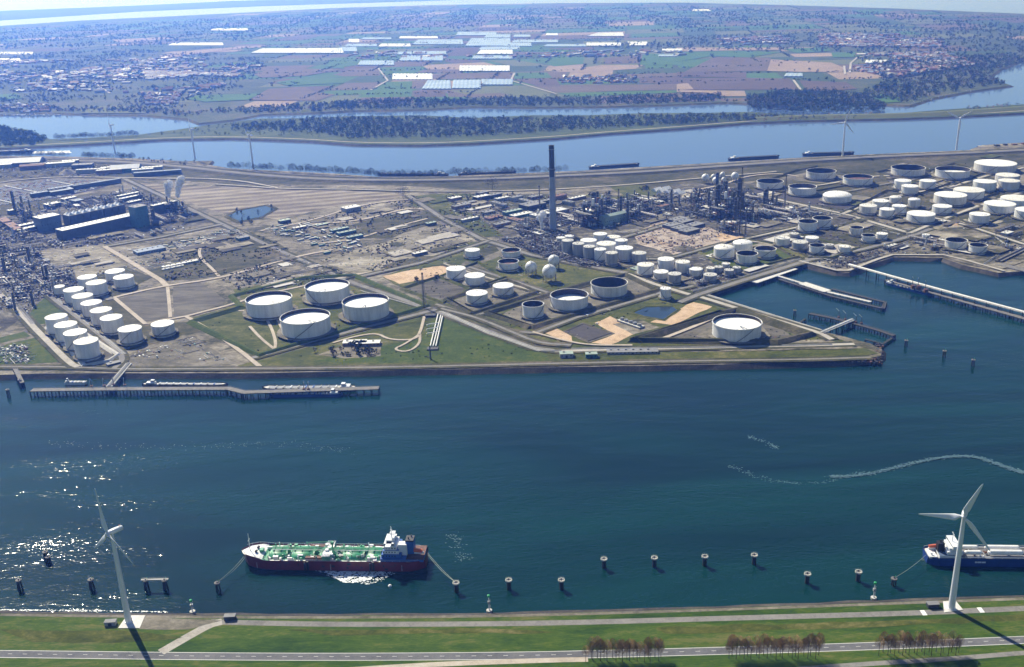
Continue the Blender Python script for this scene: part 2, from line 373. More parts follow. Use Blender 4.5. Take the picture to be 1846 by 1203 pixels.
def road(name, pts, w, k='road', curve=True, edge=None, z=None):
    if name == 'road' and z is None and not edge and k in ('road', 'lroad') and w < 11 and pts[1][1] < 1000: road('verge', pts, w + 11, 'dgrass', curve)
    if z is None:
        ZN[0] += 0.012; z = ZN[0]
    P = [Vector(q[:2]) for q in px_poly(pts, z)]
    if curve and len(P) > 2: P = smooth_line(P)
    L, Rr = strip_pts(P, w); m = MB()
    n = len(P)
    m.add([(x, y, z) for x, y in L] + [(x, y, z) for x, y in Rr], [(n + i, n + i + 1, i + 1, i) for i in range(n - 1)], k)
    o = struct(m.obj(name))
    if edge:
        e = MB()
        for s in (-1, 1):
            C_ = strip_pts(P, w - .8)[0 if s < 0 else 1]; L2, R2 = strip_pts(C_, .35)
            e.add([(x, y, z + .02) for x, y in L2] + [(x, y, z + .02) for x, y in R2], [(n + i, n + i + 1, i + 1, i) for i in range(n - 1)], 'whitep')
        e.obj('edge_line', parent=o)
    return o, P, z
def berm(name, pts, wb, h, k, wt=None, closed=False, z0=LAND, curve=False, top=None):
    """long earthen bank of trapezoid section"""
    P = [Vector(q[:2]) for q in px_poly(pts, z0)]
    if curve: P = smooth_line(P)
    if closed: P = P + [P[0], P[1]]
    wt = wt if wt is not None else wb * .25
    A, D = strip_pts(P, wb); B, C_ = strip_pts(P, wt); n = len(P); m = MB()
    vs = [(x, y, z0) for x, y in A] + [(x, y, z0 + h) for x, y in B] + [(x, y, z0 + h) for x, y in C_] + [(x, y, z0) for x, y in D]
    for j in range(3):
        m.add(vs, [((j + 1) * n + i, (j + 1) * n + i + 1, j * n + i + 1, j * n + i) for i in range(n - 1)], (top if (j == 1 and top) else k))
    return struct(m.obj(name))

# water to the horizon
BIG = 60000.0
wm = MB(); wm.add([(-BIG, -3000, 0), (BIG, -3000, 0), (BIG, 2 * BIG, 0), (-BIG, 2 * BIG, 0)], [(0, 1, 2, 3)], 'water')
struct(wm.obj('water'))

def land(name, pts, ktop, z=LAND, skirt=9.0, world=None, kside='rock', lip=True):
    """a land mass: flat top, stone slope running down under the water"""
    P = [Vector((q[0], q[1])) for q in (world or px_poly(pts, z))]
    # more points, slight irregularity of the shoreline
    n = len(P)
    a = sum(P[i].x * P[(i + 1) % n].y - P[(i + 1) % n].x * P[i].y for i in range(n))
    if a < 0: P = P[::-1]
    Q = []
    for i in range(n):
        p, q = P[i], P[(i + 1) % n]; L = (q - p).length; k_ = max(1, min(40, int(L / 22)))
        for j in range(k_):
            t = p.lerp(q, j / k_)
            if j and skirt > 0: t = t + Vector((random.uniform(-.7, .7), random.uniform(-.7, .7)))
            Q.append(t)
    n = len(Q); out = []
    for i in range(n):
        d = (Q[(i + 1) % n] - Q[i - 1]); d.normalize(); out.append(Q[i] + Vector((d.y, -d.x)) * (skirt + random.uniform(-.8, .8) * (skirt > 0)))
    m = MB().prism([(q.x, q.y) for q in Q], z, z, ktop)
    vs = [(q.x, q.y, -1.0) for q in out] + [(q.x, q.y, z) for q in Q]
    m.add(vs, [(i, (i + 1) % n, n + (i + 1) % n, n + i) for i in range(n)], kside)
    return struct(m.obj(name))

# ---- far side of the world
FAR = [(-220, 56), (0, 47), (150, 37), (300, 30), (500, 20), (620, 14), (800, 9), (1000, 6), (1230, 5), (1400, 9), (1600, 15), (1846, 25), (2100, 40),
       (2100, 92), (1846, 108), (1800, 126), (1782, 140), (1822, 154), (1750, 164), (1680, 177), (1640, 190), (1600, 188), (1500, 178), (1420, 184), (1355, 186), (1310, 184),
       (1160, 190), (1060, 192), (960, 193), (850, 192), (760, 197), (640, 199), (560, 203), (470, 206), (420, 216), (360, 222), (340, 214), (260, 207), (170, 206), (90, 203), (0, 206), (-220, 212)]
land('ground', FAR, 'farland', skirt=14, kside='dgrass')
land('ground', [(-300, 34), (0, 36), (250, 20), (480, 10), (700, 3), (980, -6), (700, -8), (420, 2), (250, 10), (0, 20), (-300, 20)], 'farland', skirt=14, kside='dgrass')
STRIP_N = [(-220, 225), (0, 228), (50, 234), (90, 251), (150, 249), (250, 243), (340, 231), (400, 222), (470, 214), (560, 213), (620, 210), (700, 209), (760, 208), (850, 213), (960, 208), (1060, 208),
           (1160, 204), (1250, 204), (1350, 202), (1450, 208), (1600, 206), (1700, 198), (1846, 188), (2100, 170)]
STRIP_S = [(2100, 186), (1846, 203), (1700, 211), (1600, 214), (1450, 217), (1350, 221), (1230, 231), (1100, 240), (1000, 249), (850, 258), (760, 261), (640, 260), (560, 254), (420, 249), (300, 251), (130, 261), (0, 267), (-220, 278)]
land('ground', STRIP_N + STRIP_S, 'island', skirt=10)
road('dyke_path', [(x, y - 3) for x, y in STRIP_S[::-1]], 6, 'track', z=LAND + .05)
# the lighter grass bank of the island towards the right end
berm('dyke', [(1360, 216), (1450, 212), (1600, 210), (1700, 206), (1846, 196), (2100, 178)], 60, 7, 'f5', 20, z0=LAND, curve=True)

# ---- refinery peninsula
REF = [(-250, 286), (0, 281), (100, 282), (250, 286), (330, 291), (383, 290), (375, 297), (415, 304), (500, 308), (600, 313), (680, 319), (800, 318), (900, 314), (1050, 308), (1200, 299), (1300, 293), (1450, 284), (1600, 277), (1746, 271), (1770, 262), (1846, 257), (2200, 240),
       (2200, 560), (1846, 489), (1800, 492), (1735, 478), (1700, 465), (1609, 464), (1585, 472), (1530, 492), (1508, 490), (1441, 474), (1424, 480), (1345, 503), (1290, 524), (1262, 533), (1300, 545), (1400, 573), (1480, 597), (1522, 607), (1567, 619), (1590, 630), (1588, 642), (1560, 648),
       (1500, 652), (1300, 657), (1000, 662), (700, 668), (470, 673), (200, 673), (60, 674), (0, 676), (-300, 682)]
land('ground', REF, 'yard', skirt=7)

# ---- near bank
NEAR = [(-700, 1106), (0, 1106), (300, 1110), (600, 1111), (900, 1109), (1300, 1097), (1600, 1086), (1846, 1077), (2600, 1052)]
wn = [G(x, y) for x, y in NEAR]; wn = wn + [Vector((900, -1500, LAND)), Vector((-900, -1500, LAND))]
land('ground', None, 'dyke', world=wn, skirt=12)
# pale tide line stones along the near bank
road('gravel_verge', [(x, y + 2.5) for x, y in NEAR[1:-1]], 3.0, 'gravel', z=LAND + .03)

road('road', [(-200, 1177), (0, 1179), (500, 1185), (900, 1183), (1100, 1179), (1500, 1168), (1846, 1154), (2100, 1142), (2700, 1112)], 8.5, 'asphalt', edge=True)
_o, RP, _z = road('road', [(378, 1121), (450, 1123), (600, 1126), (900, 1125), (1100, 1121), (1300, 1115), (1640, 1106), (1846, 1097), (2100, 1086), (2600, 1064)], 6.0, 'road')
road('track', [(290, 1176), (335, 1150), (378, 1126), (400, 1121)], 8, 'lroad')
road('track', [(560, 1212), (700, 1203), (820, 1196), (1000, 1190), (1060, 1189)], 5, 'track')
road('track', [(1240, 1240), (1380, 1211), (1560, 1197), (1700, 1189), (1846, 1177), (1950, 1170)], 4.5, 'road')
sheet('gravel_yard', [(258, 1114), (330, 1116), (400, 1119), (372, 1126), (340, 1135), (250, 1134)], 'gravel')
# dashes of the main road
_P = smooth_line([Vector(G(x, y)[:2]) for x, y in [(-200, 1177), (0, 1179), (500, 1185), (900, 1183), (1100, 1179), (1500, 1168), (1846, 1154), (2100, 1142), (2700, 1112)]], 4)
dm = MB(); acc = 0.0
for a, b in zip(_P, _P[1:]):
    L = (b - a).length; d = (b - a).normalized(); nn = Vector((-d.y, d.x)); t = -acc
    while t < L:
        if t >= 0:
            c = a + d * t; e = c + d * 3.2
            dm.add([(*(c - nn * .13), 0), (*(e - nn * .13), 0), (*(e + nn * .13), 0), (*(c + nn * .13), 0)], [(0, 1, 2, 3)], 'whitep')
        t += 11.0
    acc = L - (t - 11.0)
dm.v = [(x, y, LAND + .17) for x, y, z in dm.v]
struct(dm.obj('road_marking'))
# paler and yellower swathes of grass on the dyke
for pts in ([(0, 1135), (240, 1138), (330, 1150), (200, 1160), (60, 1158)], [(1180, 1132), (1500, 1121), (1700, 1116), (1846, 1108), (1846, 1118), (1500, 1134), (1200, 1142)], [(520, 1136), (900, 1134), (1000, 1140), (600, 1146)]):
    sheet('worn_grass', pts, 'grass', smooth_n=1.5)

# ---- refinery ground cover (traced outlines, each at its own place on the plain)
S = sheet
S('grass_strip', [(-200, 335), (0, 325), (100, 318), (220, 319), (420, 332), (700, 334), (905, 345), (1000, 342), (1250, 345), (1400, 318), (1600, 291), (1846, 278), (2200, 258), (2200, 250), (1846, 268), (1600, 281), (1300, 305), (1100, 318), (900, 328), (700, 329), (500, 322), (300, 302), (100, 296), (-200, 300)], 'dgrass')
S('ploughed_field', [(225, 328), (340, 336), (560, 341), (700, 347), (735, 352), (700, 360), (620, 369), (500, 396), (440, 388), (390, 381)], 'plough')
S('vehicle_park', [(-100, 345), (0, 338), (90, 323), (215, 327), (180, 340), (110, 357), (0, 374), (-100, 384)], 'carpark')
S('grass_field', [(0, 362), (110, 358), (180, 345), (215, 345), (300, 372), (210, 380), (130, 372), (60, 395), (0, 405)], 'dgrass')
S('lawn', [(50, 569), (80, 536), (116, 563), (88, 583), (63, 586)], 'lawn')
S('lawn', [(14, 620), (72, 607), (123, 652), (40, 657.5), (0, 658), (-30, 640)], 'lawn')
S('lawn', [(-20, 613), (44, 598), (55, 606), (5, 618), (-20, 622)], 'lawn')
S('bare_lot', [(92, 460), (165, 441), (187, 447), (215, 470), (262, 492), (240, 500), (200, 487), (145, 510), (100, 480)], 'tan', smooth_n=2)
S('plant_ground', [(-60, 455), (60, 452), (150, 515), (110, 560), (80, 535), (45, 570), (0, 600), (-60, 600)], 'proc')
S('plant_ground', [(-60, 395), (100, 375), (260, 345), (330, 375), (385, 400), (190, 440), (100, 445), (60, 455), (-60, 450)], 'proc')
S('bund_floor', [(86, 588), (108, 572), (215, 640), (200, 655), (150, 660)], 'soil')
S('bund_floor', [(100, 520), (150, 500), (225, 480), (275, 500), (210, 535), (262, 585), (345, 580), (365, 598), (230, 632)], 'dgrass')
S('bare_lot', [(228, 640), (330, 604), (346, 606), (424, 655), (395, 662), (240, 662)], 'gravel', smooth_n=2)
S('bare_soil', [(210, 540), (292, 517), (302, 519), (303, 572), (264, 580)], 'soil', smooth_n=1)
S('bare_soil', [(312, 517), (358, 507), (407, 540), (400, 550), (313, 574)], 'soil', smooth_n=1)
S('bare_lot', [(195, 452), (285, 437), (335, 464), (330, 475), (262, 489)], 'yard')
S('rough_field', [(292, 440), (440, 413), (522, 448), (505, 462), (395, 498), (300, 507), (262, 489), (335, 472)], 'dgrass', smooth_n=3)
S('bare_lot', [(288, 446), (420, 409), (450, 420), (440, 431), (400, 428), (380, 440), (330, 452)], 'tan', smooth_n=4)
S('bare_lot', [(392, 502), (520, 461), (548, 466), (645, 499), (560, 514), (445, 532), (408, 535)], 'yard', smooth_n=3)
S('grass_field', [(338, 576), (440, 545), (420, 522), (550, 500), (640, 493), (785, 553), (770, 560), (460, 646)], 'grass')
S('grass_field', [(420, 662), (463, 650), (780, 566), (797, 563), (985, 637), (1300, 634), (1560, 628), (1584, 638), (1500, 649), (1000, 658), (470, 668), (0, 668), (0, 664)], 'grass')
S('lawn', [(800, 572), (830, 572), (985, 640), (990, 650), (700, 655), (560, 652), (700, 622), (760, 610), (775, 580)], 'lawn', smooth_n=2)
S('bare_lot', [(572, 640), (640, 614), (690, 617), (686, 642), (620, 646)], 'yard')
S('rough_field', [(610, 412), (660, 398), (745, 378), (765, 380), (800, 395), (700, 430), (650, 428), (620, 424)], 'dgrass', smooth_n=3)
S('rough_field', [(455, 414), (520, 396), (600, 378), (640, 380), (560, 402), (500, 424)], 'yard', smooth_n=3)
S('bare_lot', [(575, 470), (700, 435), (820, 402), (850, 418), (872, 430), (800, 460), (690, 492), (650, 498)], 'tan', smooth_n=3)
S('rough_field', [(690, 478), (760, 462), (800, 462), (740, 482), (700, 492)], 'dgrass', smooth_n=2)
S('grass_field', [(735, 355), (780, 350), (905, 348), (900, 365), (860, 385), (930, 400), (920, 425), (870, 428), (800, 400), (745, 372)], 'grass', smooth_n=3)
S('grass_field', [(690, 500), (760, 470), (850, 436), (880, 437), (1000, 470), (1120, 483), (1215, 505), (1262, 533), (1330, 556), (1420, 583), (1540, 620), (1000, 630), (800, 562)], 'grass')
S('sand_lot', [(690, 498), (740, 487), (800, 479), (815, 485), (792, 499), (720, 512)], 'sand', smooth_n=2)
S('bare_lot', [(735, 520), (790, 503), (850, 517), (800, 540), (768, 541)], 'brownlot' if 'brownlot' in M else 'soil', smooth_n=3)
S('bund_floor', [(808, 500), (850, 520), (905, 500), (870, 480), (840, 470)], 'gravel')
S('bund_floor', [(818, 541), (855, 562), (958, 527), (915, 508)], 'gravel')
S('bund_floor', [(905, 566), (955, 586), (1020, 568), (1180, 522), (1120, 497), (1060, 512), (985, 530)], 'gravel')
S('bare_lot', [(862, 478), (900, 462), (960, 450), (920, 436), (880, 446)], 'gravel')
S('grass_field', [(860, 468), (900, 452), (890, 440), (868, 448)], 'dgrass')
S('sand_lot', [(978, 598), (1000, 590), (1030, 606), (1032, 618), (1005, 614)], 'sand', smooth_n=1.5)
S('sand_lot', [(1072, 582), (1100, 570), (1135, 590), (1150, 600), (1100, 622), (1066, 618), (1108, 602)], 'sand', smooth_n=1.5)
S('bare_lot', [(1105, 585), (1150, 575), (1190, 590), (1140, 603)], 'yard')
S('sand_lot', [(1172, 581), (1250, 545), (1284, 553), (1212, 586)], 'sand', smooth_n=1.5)
S('bare_lot', [(1180, 612), (1215, 600), (1300, 570), (1345, 565), (1400, 585), (1430, 608), (1300, 618)], 'soil', smooth_n=2)
S('bare_lot', [(1255, 606), (1300, 575), (1370, 580), (1392, 612), (1290, 617)], 'gravel')
S('plant_ground', [(925, 440), (880, 405), (830, 372), (950, 350), (1100, 350), (1250, 330), (1400, 330), (1640, 420), (1560, 448), (1480, 470), (1310, 515), (1262, 530), (1215, 505), (1120, 478), (1000, 470)], 'proc')
S('grass_field', [(865, 355), (1000, 350), (1060, 362), (1010, 378), (900, 372)], 'dgrass', smooth_n=4)
S('grass_field', [(1040, 338), (1150, 333), (1190, 345), (1170, 362), (1110, 368), (1050, 352)], 'grass', smooth_n=3)
S('bare_lot', [(1015, 345), (1060, 335), (1090, 333), (1125, 352), (1110, 356), (1070, 350), (1030, 354)], 'yard')
S('rubble_site', [(1145, 420), (1175, 405), (1220, 394), (1262, 405), (1320, 425), (1300, 442), (1232, 464), (1190, 452), (1150, 440)], 'pink', smooth_n=3)
S('rubble_site', [(1290, 425), (1320, 415), (1345, 430), (1330, 445), (1300, 440)], 'sand', smooth_n=2)
S('grass_field', [(1262, 455), (1330, 432), (1400, 440), (1440, 463), (1380, 480), (1330, 492), (1290, 478)], 'lawn', smooth_n=1)
S('grass_field', [(1385, 440), (1430, 418), (1470, 425), (1560, 448), (1500, 465), (1440, 470)], 'dgrass', smooth_n=1)
S('bund_floor', [(1400, 442), (1440, 428), (1500, 440), (1540, 450), (1500, 462), (1450, 458)], 'soil')
S('grass_field', [(1505, 408), (1560, 400), (1640, 425), (1560, 447), (1500, 425)], 'dgrass')
S('grass_field', [(1330, 345), (1370, 322), (1440, 305), (1600, 288), (1846, 277), (2200, 262), (2200, 420), (1846, 405), (1700, 425), (1640, 405), (1520, 380), (1380, 356)], 'dgrass')
for pts in ([(1352, 345), (1400, 333), (1490, 352), (1560, 372), (1520, 378), (1410, 360)], ):
    S('bare_earth', pts, 'burnt' if 'burnt' in M else 'floor', smooth_n=1)
S('bund_floor', [(1400, 322), (1470, 308), (1545, 322), (1480, 330)], 'gravel')
S('bund_floor', [(1590, 320), (1640, 310), (1700, 325), (1720, 338), (1640, 345)], 'yard')
S('bund_floor', [(1660, 330), (1690, 300), (1750, 312), (1720, 335), (1700, 330)], 'gravel')
S('bund_floor', [(1780, 318), (1846, 296), (1900, 310), (1846, 335)], 'gravel')
S('bund_floor', [(1660, 365), (1720, 356), (1800, 358), (1770, 348), (1700, 352)], 'yard')
S('bare_lot', [(1680, 408), (1740, 395), (1810, 398), (1760, 422), (1700, 425)], 'tan', smooth_n=2)
S('plant_ground', [(1560, 462), (1640, 432), (1700, 412), (1846, 400), (2000, 410), (1900, 455), (1800, 487), (1735, 474), (1700, 462), (1609, 461)], 'yard')
S('grass_field', [(1740, 440), (1846, 408), (1900, 420), (1846, 430), (1790, 455)], 'dgrass')
S('gravel_bank', [(1290, 618), (1490, 612), (1545, 628), (1300, 634)], 'yard')
# ponds and pits
def pond(name, pts, k='pond', kb='dgrass'):
    P = px_poly(pts); c = sum(P, Vector()) / len(P)
    S('pond_bank', [tuple((c + (p - c) * 1.22)[:2]) for p in P], kb, world=True)
    ZN[0] += .012
    o = MB().prism([(p.x, p.y) for p in P], ZN[0], ZN[0], k).obj(name); struct(o)
    Pn = [c + (p - c) * 1.06 for p in P]
    m = MB(); n = len(Pn); P2 = [Vector(p[:2]) for p in Pn] + [Vector(Pn[0][:2]), Vector(Pn[1][:2])]
    A, D = strip_pts(P2, 7); n = len(P2)
    m.add([(x, y, LAND) for x, y in A] + [(p.x, p.y, LAND + 1.8) for p in P2] + [(x, y, LAND) for x, y in D], [f for i in range(n - 1) for f in ((n + i, n + i + 1, i + 1, i), (2 * n + i, 2 * n + i + 1, n + i + 1, n + i))], kb)
    struct(m.obj('embankment'))
pond('pond', [(412, 390), (430, 381), (478, 372), (494, 378), (470, 392), (432, 400)])
pond('pond', [(1022, 599), (1052, 586), (1100, 602), (1060, 616)], 'floor', 'soil')
pond('pond', [(1143, 565), (1165, 555), (1212, 554), (1220, 560), (1196, 577), (1165, 572)], 'pond', 'grass')
# gravel rings under the large tanks come with the tanks

# roads of the refinery
R1 = [(222, 321), (300, 357), (400, 404), (500, 450), (640, 511), (785, 560), (880, 597), (960, 627), (1010, 633)]
road('road', R1, 9, 'road', curve=False)
road('road', [(1000, 633), (1100, 630), (1300, 626), (1480, 622), (1540, 620)], 7, 'lroad')
road('road', [(190, 444), (290, 427), (400, 404)], 9, 'road', curve=False)
road('road', [(188, 444), (290, 505), (300, 515)], 9, 'track', curve=False)
road('track', [(205, 536), (295, 515), (395, 502), (470, 480), (540, 461), (600, 450)], 7, 'track')
road('road', [(205, 536), (262, 584), (300, 576), (335, 570), (405, 552), (470, 532), (640, 495), (672, 490)], 6, 'track', curve=False)
road('road', [(335, 570), (395, 605), (440, 638), (470, 662)], 6, 'track', curve=False)
road('road', [(455, 645), (560, 616), (640, 595), (785, 558)], 8, 'road', curve=False)
road('road', [(-100, 661), (0, 661), (120, 661), (210, 665), (330, 665), (470, 664), (700, 662), (1000, 655), (1200, 651), (1450, 648), (1570, 644)], 4, 'road')
road('road', [(0, 530), (44, 571), (63, 592), (77, 606), (126, 655), (140, 661)], 8, 'lroad')
road('road', [(58, 452), (100, 485), (150, 513), (200, 540)], 12, 'road')
road('road', [(43, 490), (79, 525), (140, 572), (193, 613), (226, 645), (205, 664)], 7, 'road')
road('track', [(302, 517), (305, 545), (307, 572)], 5, 'track')
road('track', [(370, 430), (358, 452), (362, 466), (382, 484), (395, 498)], 5, 'track')
road('track', [(333, 470), (358, 466)], 4, 'track')
road('track', [(430, 560), (470, 560), (490, 590), (500, 628), (478, 640)], 4, 'track')
road('track', [(450, 588), (470, 610), (498, 632)], 4, 'track')
road('track', [(500, 575), (512, 600), (545, 614)], 4, 'track')
road('track', [(600, 618), (640, 606), (680, 600), (700, 612), (745, 613), (757, 602), (765, 570)], 4, 'track')
road('track', [(757, 602), (730, 620), (708, 630), (735, 635), (757, 620), (757, 602)], 3.5, 'track')
road('track', [(470, 416), (560, 398), (640, 372), (700, 362), (735, 360)], 6, 'track')
road('track', [(560, 404), (650, 398), (720, 378), (760, 374), (800, 392), (870, 428)], 8, 'track')
road('track', [(560, 440), (640, 432), (700, 412), (770, 394)], 6, 'track')
road('road', [(390, 332), (460, 336), (505, 340), (640, 341), (760, 345), (905, 344), (1000, 341), (1120, 334), (1250, 322), (1400, 309)], 6, 'lroad')
road('road', [(300, 320), (420, 323), (500, 338)], 6, 'lroad')
road('road', [(-100, 345), (20, 325), (110, 318), (220, 320), (330, 322)], 7, 'lroad')
road('road', [(735, 352), (800, 395), (870, 432), (960, 460), (1090, 485), (1130, 492)], 9, 'road', curve=False)
road('road', [(640, 500), (760, 473), (880, 434)], 7, 'road', curve=False)
road('road', [(800, 475), (850, 492), (975, 528), (990, 528)], 4, 'lroad', curve=False)
road('road', [(845, 481), (930, 508), (990, 528)], 6, 'road', curve=False)
road('road', [(785, 548), (855, 569), (960, 540), (1060, 512), (1120, 495), (1215, 505)], 5, 'road', curve=False)
road('road', [(855, 569), (920, 597), (965, 600), (1040, 572), (1110, 552), (1190, 528), (1250, 515)], 6, 'road', curve=False)
road('road', [(795, 556), (860, 572), (920, 597), (970, 618), (1030, 622)], 5, 'road')
road('road', [(1130, 493), (1180, 512), (1240, 530), (1256, 533), (1350, 562), (1480, 601), (1500, 612)], 8, 'lroad', curve=False)
road('road', [(1225, 545), (1256, 532), (1330, 508), (1460, 468), (1560, 448), (1640, 426), (1680, 412)], 9, 'road', curve=False)
road('road', [(1330, 432), (1400, 440), (1455, 466)], 5, 'lroad', curve=False)
road('road', [(1340, 345), (1430, 366), (1520, 385), (1640, 420)], 9, 'lroad', curve=False)
road('road', [(1370, 352), (1420, 336), (1470, 336), (1560, 318), (1620, 316)], 6, 'lroad')
road('road', [(1450, 355), (1530, 345), (1600, 330), (1660, 322), (1700, 300)], 5, 'road')
road('road', [(1520, 385), (1580, 360), (1660, 345), (1720, 335), (1780, 316), (1846, 302)], 7, 'lroad', curve=False)
road('road', [(1640, 420), (1700, 395), (1760, 372), (1846, 345)], 7, 'lroad', curve=False)
road('road', [(1680, 330), (1760, 352), (1846, 375), (1900, 385)], 6, 'road', curve=False)
road('road', [(1650, 385), (1740, 405), (1846, 440)], 7, 'lroad', curve=False)
road('road', [(1200, 350), (1300, 335), (1340, 318), (1400, 312), (1440, 318)], 6, 'track')
road('road', [(1000, 470), (1080, 440), (1150, 420), (1240, 392), (1330, 360)], 7, 'road', curve=False)
road('road', [(1130, 460), (1190, 470), (1262, 450), (1310, 437)], 6, 'road')
road('road', [(1300, 440), (1480, 400)], 5, 'lroad')
road('track', [(960, 598), (1010, 612), (1060, 622), (1140, 622)], 4, 'track')
road('track', [(1190, 612), (1260, 585), (1300, 566)], 6, 'track')
road('quay_road', [(1441, 470), (1508, 487), (1530, 487), (1585, 466), (1609, 459), (1700, 459), (1746, 470), (1810, 488)], 6, 'lroad', curve=False)

# highways on the embankment between plant and canal
HW = [(-250, 302), (0, 294), (120, 290), (220, 292), (330, 301), (430, 313), (560, 323), (700, 326), (850, 324), (1000, 318), (1150, 311), (1300, 300), (1450, 290), (1600, 282), (1750, 276), (1846, 271), (2200, 255)]
berm('dyke', [(x, y + 1.5) for x, y in HW], 52, 4.0, 'dgrass', 34, curve=True)
def raised_road(pts, w, z, k='asphalt'): return road('highway', pts, w, k, z=z, edge=False)
raised_road([(x, y - 1.4) for x, y in HW], 11, LAND + 4.05, 'road')
raised_road([(x, y + .4) for x, y in HW], 10, LAND + 4.08, 'asphalt')
raised_road([(-250, 296), (0, 288), (120, 286), (220, 288), (330, 296), (430, 307), (560, 317), (700, 321), (850, 319), (1000, 313), (1150, 305), (1300, 295), (1450, 286), (1600, 279), (1750, 273), (1846, 268)], 8, LAND + .9, 'asphalt')
# bunds: low earthen walls round the tank parks
def bund(pts, h=2.6, wb=13, k='dgrass', closed=True, top=None): return berm('embankment', pts, wb * 1.35, h * 1.45, k, closed=closed, top=top)
bund([(86, 590), (108, 573), (213, 641), (196, 652), (152, 661)], 2, 7, 'conc')
bund([(345, 582), (436, 556), (418, 535), (550, 502), (640, 498), (770, 553), (468, 642)], 2.5, 12, 'lawn')
bund([(545, 535), (640, 500)], 2, 8, closed=False)
bund([(806, 541), (852, 567), (968, 528), (915, 506)], 2.6, 12, 'dgrass')
bund([(880, 566), (958, 592), (1185, 525), (1128, 497), (1050, 515), (985, 534)], 3, 14, 'dgrass')
bund([(795, 500), (850, 522), (910, 502), (862, 474)], 2.4, 10, 'grass')
bund([(1145, 616), (1300, 567), (1330, 562), (1460, 606), (1400, 620)], 4, 18, 'dgrass')
bund([(1262, 457), (1335, 432), (1400, 442), (1438, 464), (1330, 491)], 2, 8, 'grass')
bund([(1395, 441), (1440, 426), (1548, 449), (1500, 466), (1450, 466)], 2, 7, 'grass')
bund([(1375, 330), (1440, 308), (1475, 301), (1555, 320), (1530, 335), (1450, 350)], 2.4, 10)
bund([(1580, 313), (1640, 297), (1700, 316), (1668, 330), (1600, 325)], 2.4, 10)
bund([(1670, 312), (1720, 296), (1775, 312), (1720, 335)], 2.4, 10)
bund([(1532, 380), (1600, 345), (1650, 352), (1690, 372), (1640, 398)], 2.4, 9)
bund([(1655, 352), (1720, 330), (1800, 348), (1740, 372)], 2.4, 9)
bund([(1720, 392), (1765, 378), (1810, 392), (1762, 412)], 2, 7)
bund([(1745, 366), (1800, 350), (1880, 366), (1820, 388)], 2.4, 9)
bund([(725, 522), (790, 500), (852, 520), (800, 547)], 2, 8, 'grass')

# ---- far fields
FW = [Vector(G(x, y)[:2]) for x, y in FAR]
def split(x0, y0, x1, y1, d, out):
    W_, H_ = x1 - x0, y1 - y0
    if d > 11 or (W_ * H_ < 130000 and random.random() < .75) or W_ * H_ < 35000: out.append((x0, y0, x1, y1)); return
    if W_ > H_ * random.uniform(.7, 1.8):
        t = x0 + W_ * random.uniform(.33, .67); split(x0, y0, t, y1, d + 1, out); split(t, y0, x1, y1, d + 1, out)
    else:
        t = y0 + H_ * random.uniform(.33, .67); split(x0, y0, x1, t, d + 1, out); split(x0, t, x1, y1, d + 1, out)
cells = []; split(-9000, 3300, 9000, 18000, 0, cells)
fm = MB(); ang = R(-7); HEDGE = []
def rotp(x, y): return (x * math.cos(ang) - y * math.sin(ang), x * math.sin(ang) + y * math.cos(ang))
TOWN_PX = [[(-100, 95), (80, 98), (200, 85), (330, 95), (450, 100), (480, 118), (440, 160), (340, 200), (-100, 202)],
           [(1050, 88), (1250, 68), (1500, 60), (1846, 50), (2000, 60), (2000, 100), (1846, 108), (1790, 140), (1640, 186), (1480, 178), (1530, 160), (1560, 120), (1520, 95), (1300, 92)],
           [(540, 190), (760, 180), (1300, 178), (1310, 184), (850, 192), (560, 203)]]
def to_px(x, y, z=LAND):
    dx, dy, dz = x, y, z - CAM_H
    zf = dy * math.cos(_p) - dz * math.sin(_p); b = dy * math.sin(_p) + dz * math.cos(_p)
    u, v = dx / zf, b / zf
    return PW / 2 + FPX * (u * math.cos(_r) - v * math.sin(_r)), PH / 2 - FPX * (u * math.sin(_r) + v * math.cos(_r))
for (x0, y0, x1, y1) in cells:
    g = random.uniform(4, 14)
    q = [rotp(*c) for c in ((x0 + g, y0 + g), (x1 - g, y0 + g), (x1 - g, y1 - g), (x0 + g, y1 - g))]
    if not all(inside(c, FW) for c in q): continue
    pc = to_px(sum(c[0] for c in q) / 4, sum(c[1] for c in q) / 4)
    t = sum(inside(pc, T) for T in TOWN_PX)
    if t and random.random() < .8: continue
    if pc[0] < 430 and random.random() < .35: continue
    k = random.choices(['f0', 'f1', 'f2', 'f3', 'f4', 'f5'], [6, 7, 4, 3, 2, 6])[0]
    z = LAND + .15
    fm.add([(*c, z) for c in q], [(0, 1, 2, 3)], k)
    if random.random() < .55: HEDGE.append((q[0], q[1]))
    if random.random() < .35: HEDGE.append((q[1], q[2]))
struct(fm.obj('fields'))
ZF = [LAND + .3]
def field(pts, k, name='field'):
    ZF[0] += .05; return struct(MB().prism([tuple(p[:2]) for p in px_poly(pts)], ZF[0], ZF[0], k).obj(name))
def c2(pts): return [(600 + x / 2.93, y / 2.93) for x, y in pts]
def c3(pts): return [(1220 + x / 2.949, y / 2.949) for x, y in pts]
def c1(pts): return [(x / 2.977, y / 2.977) for x, y in pts]
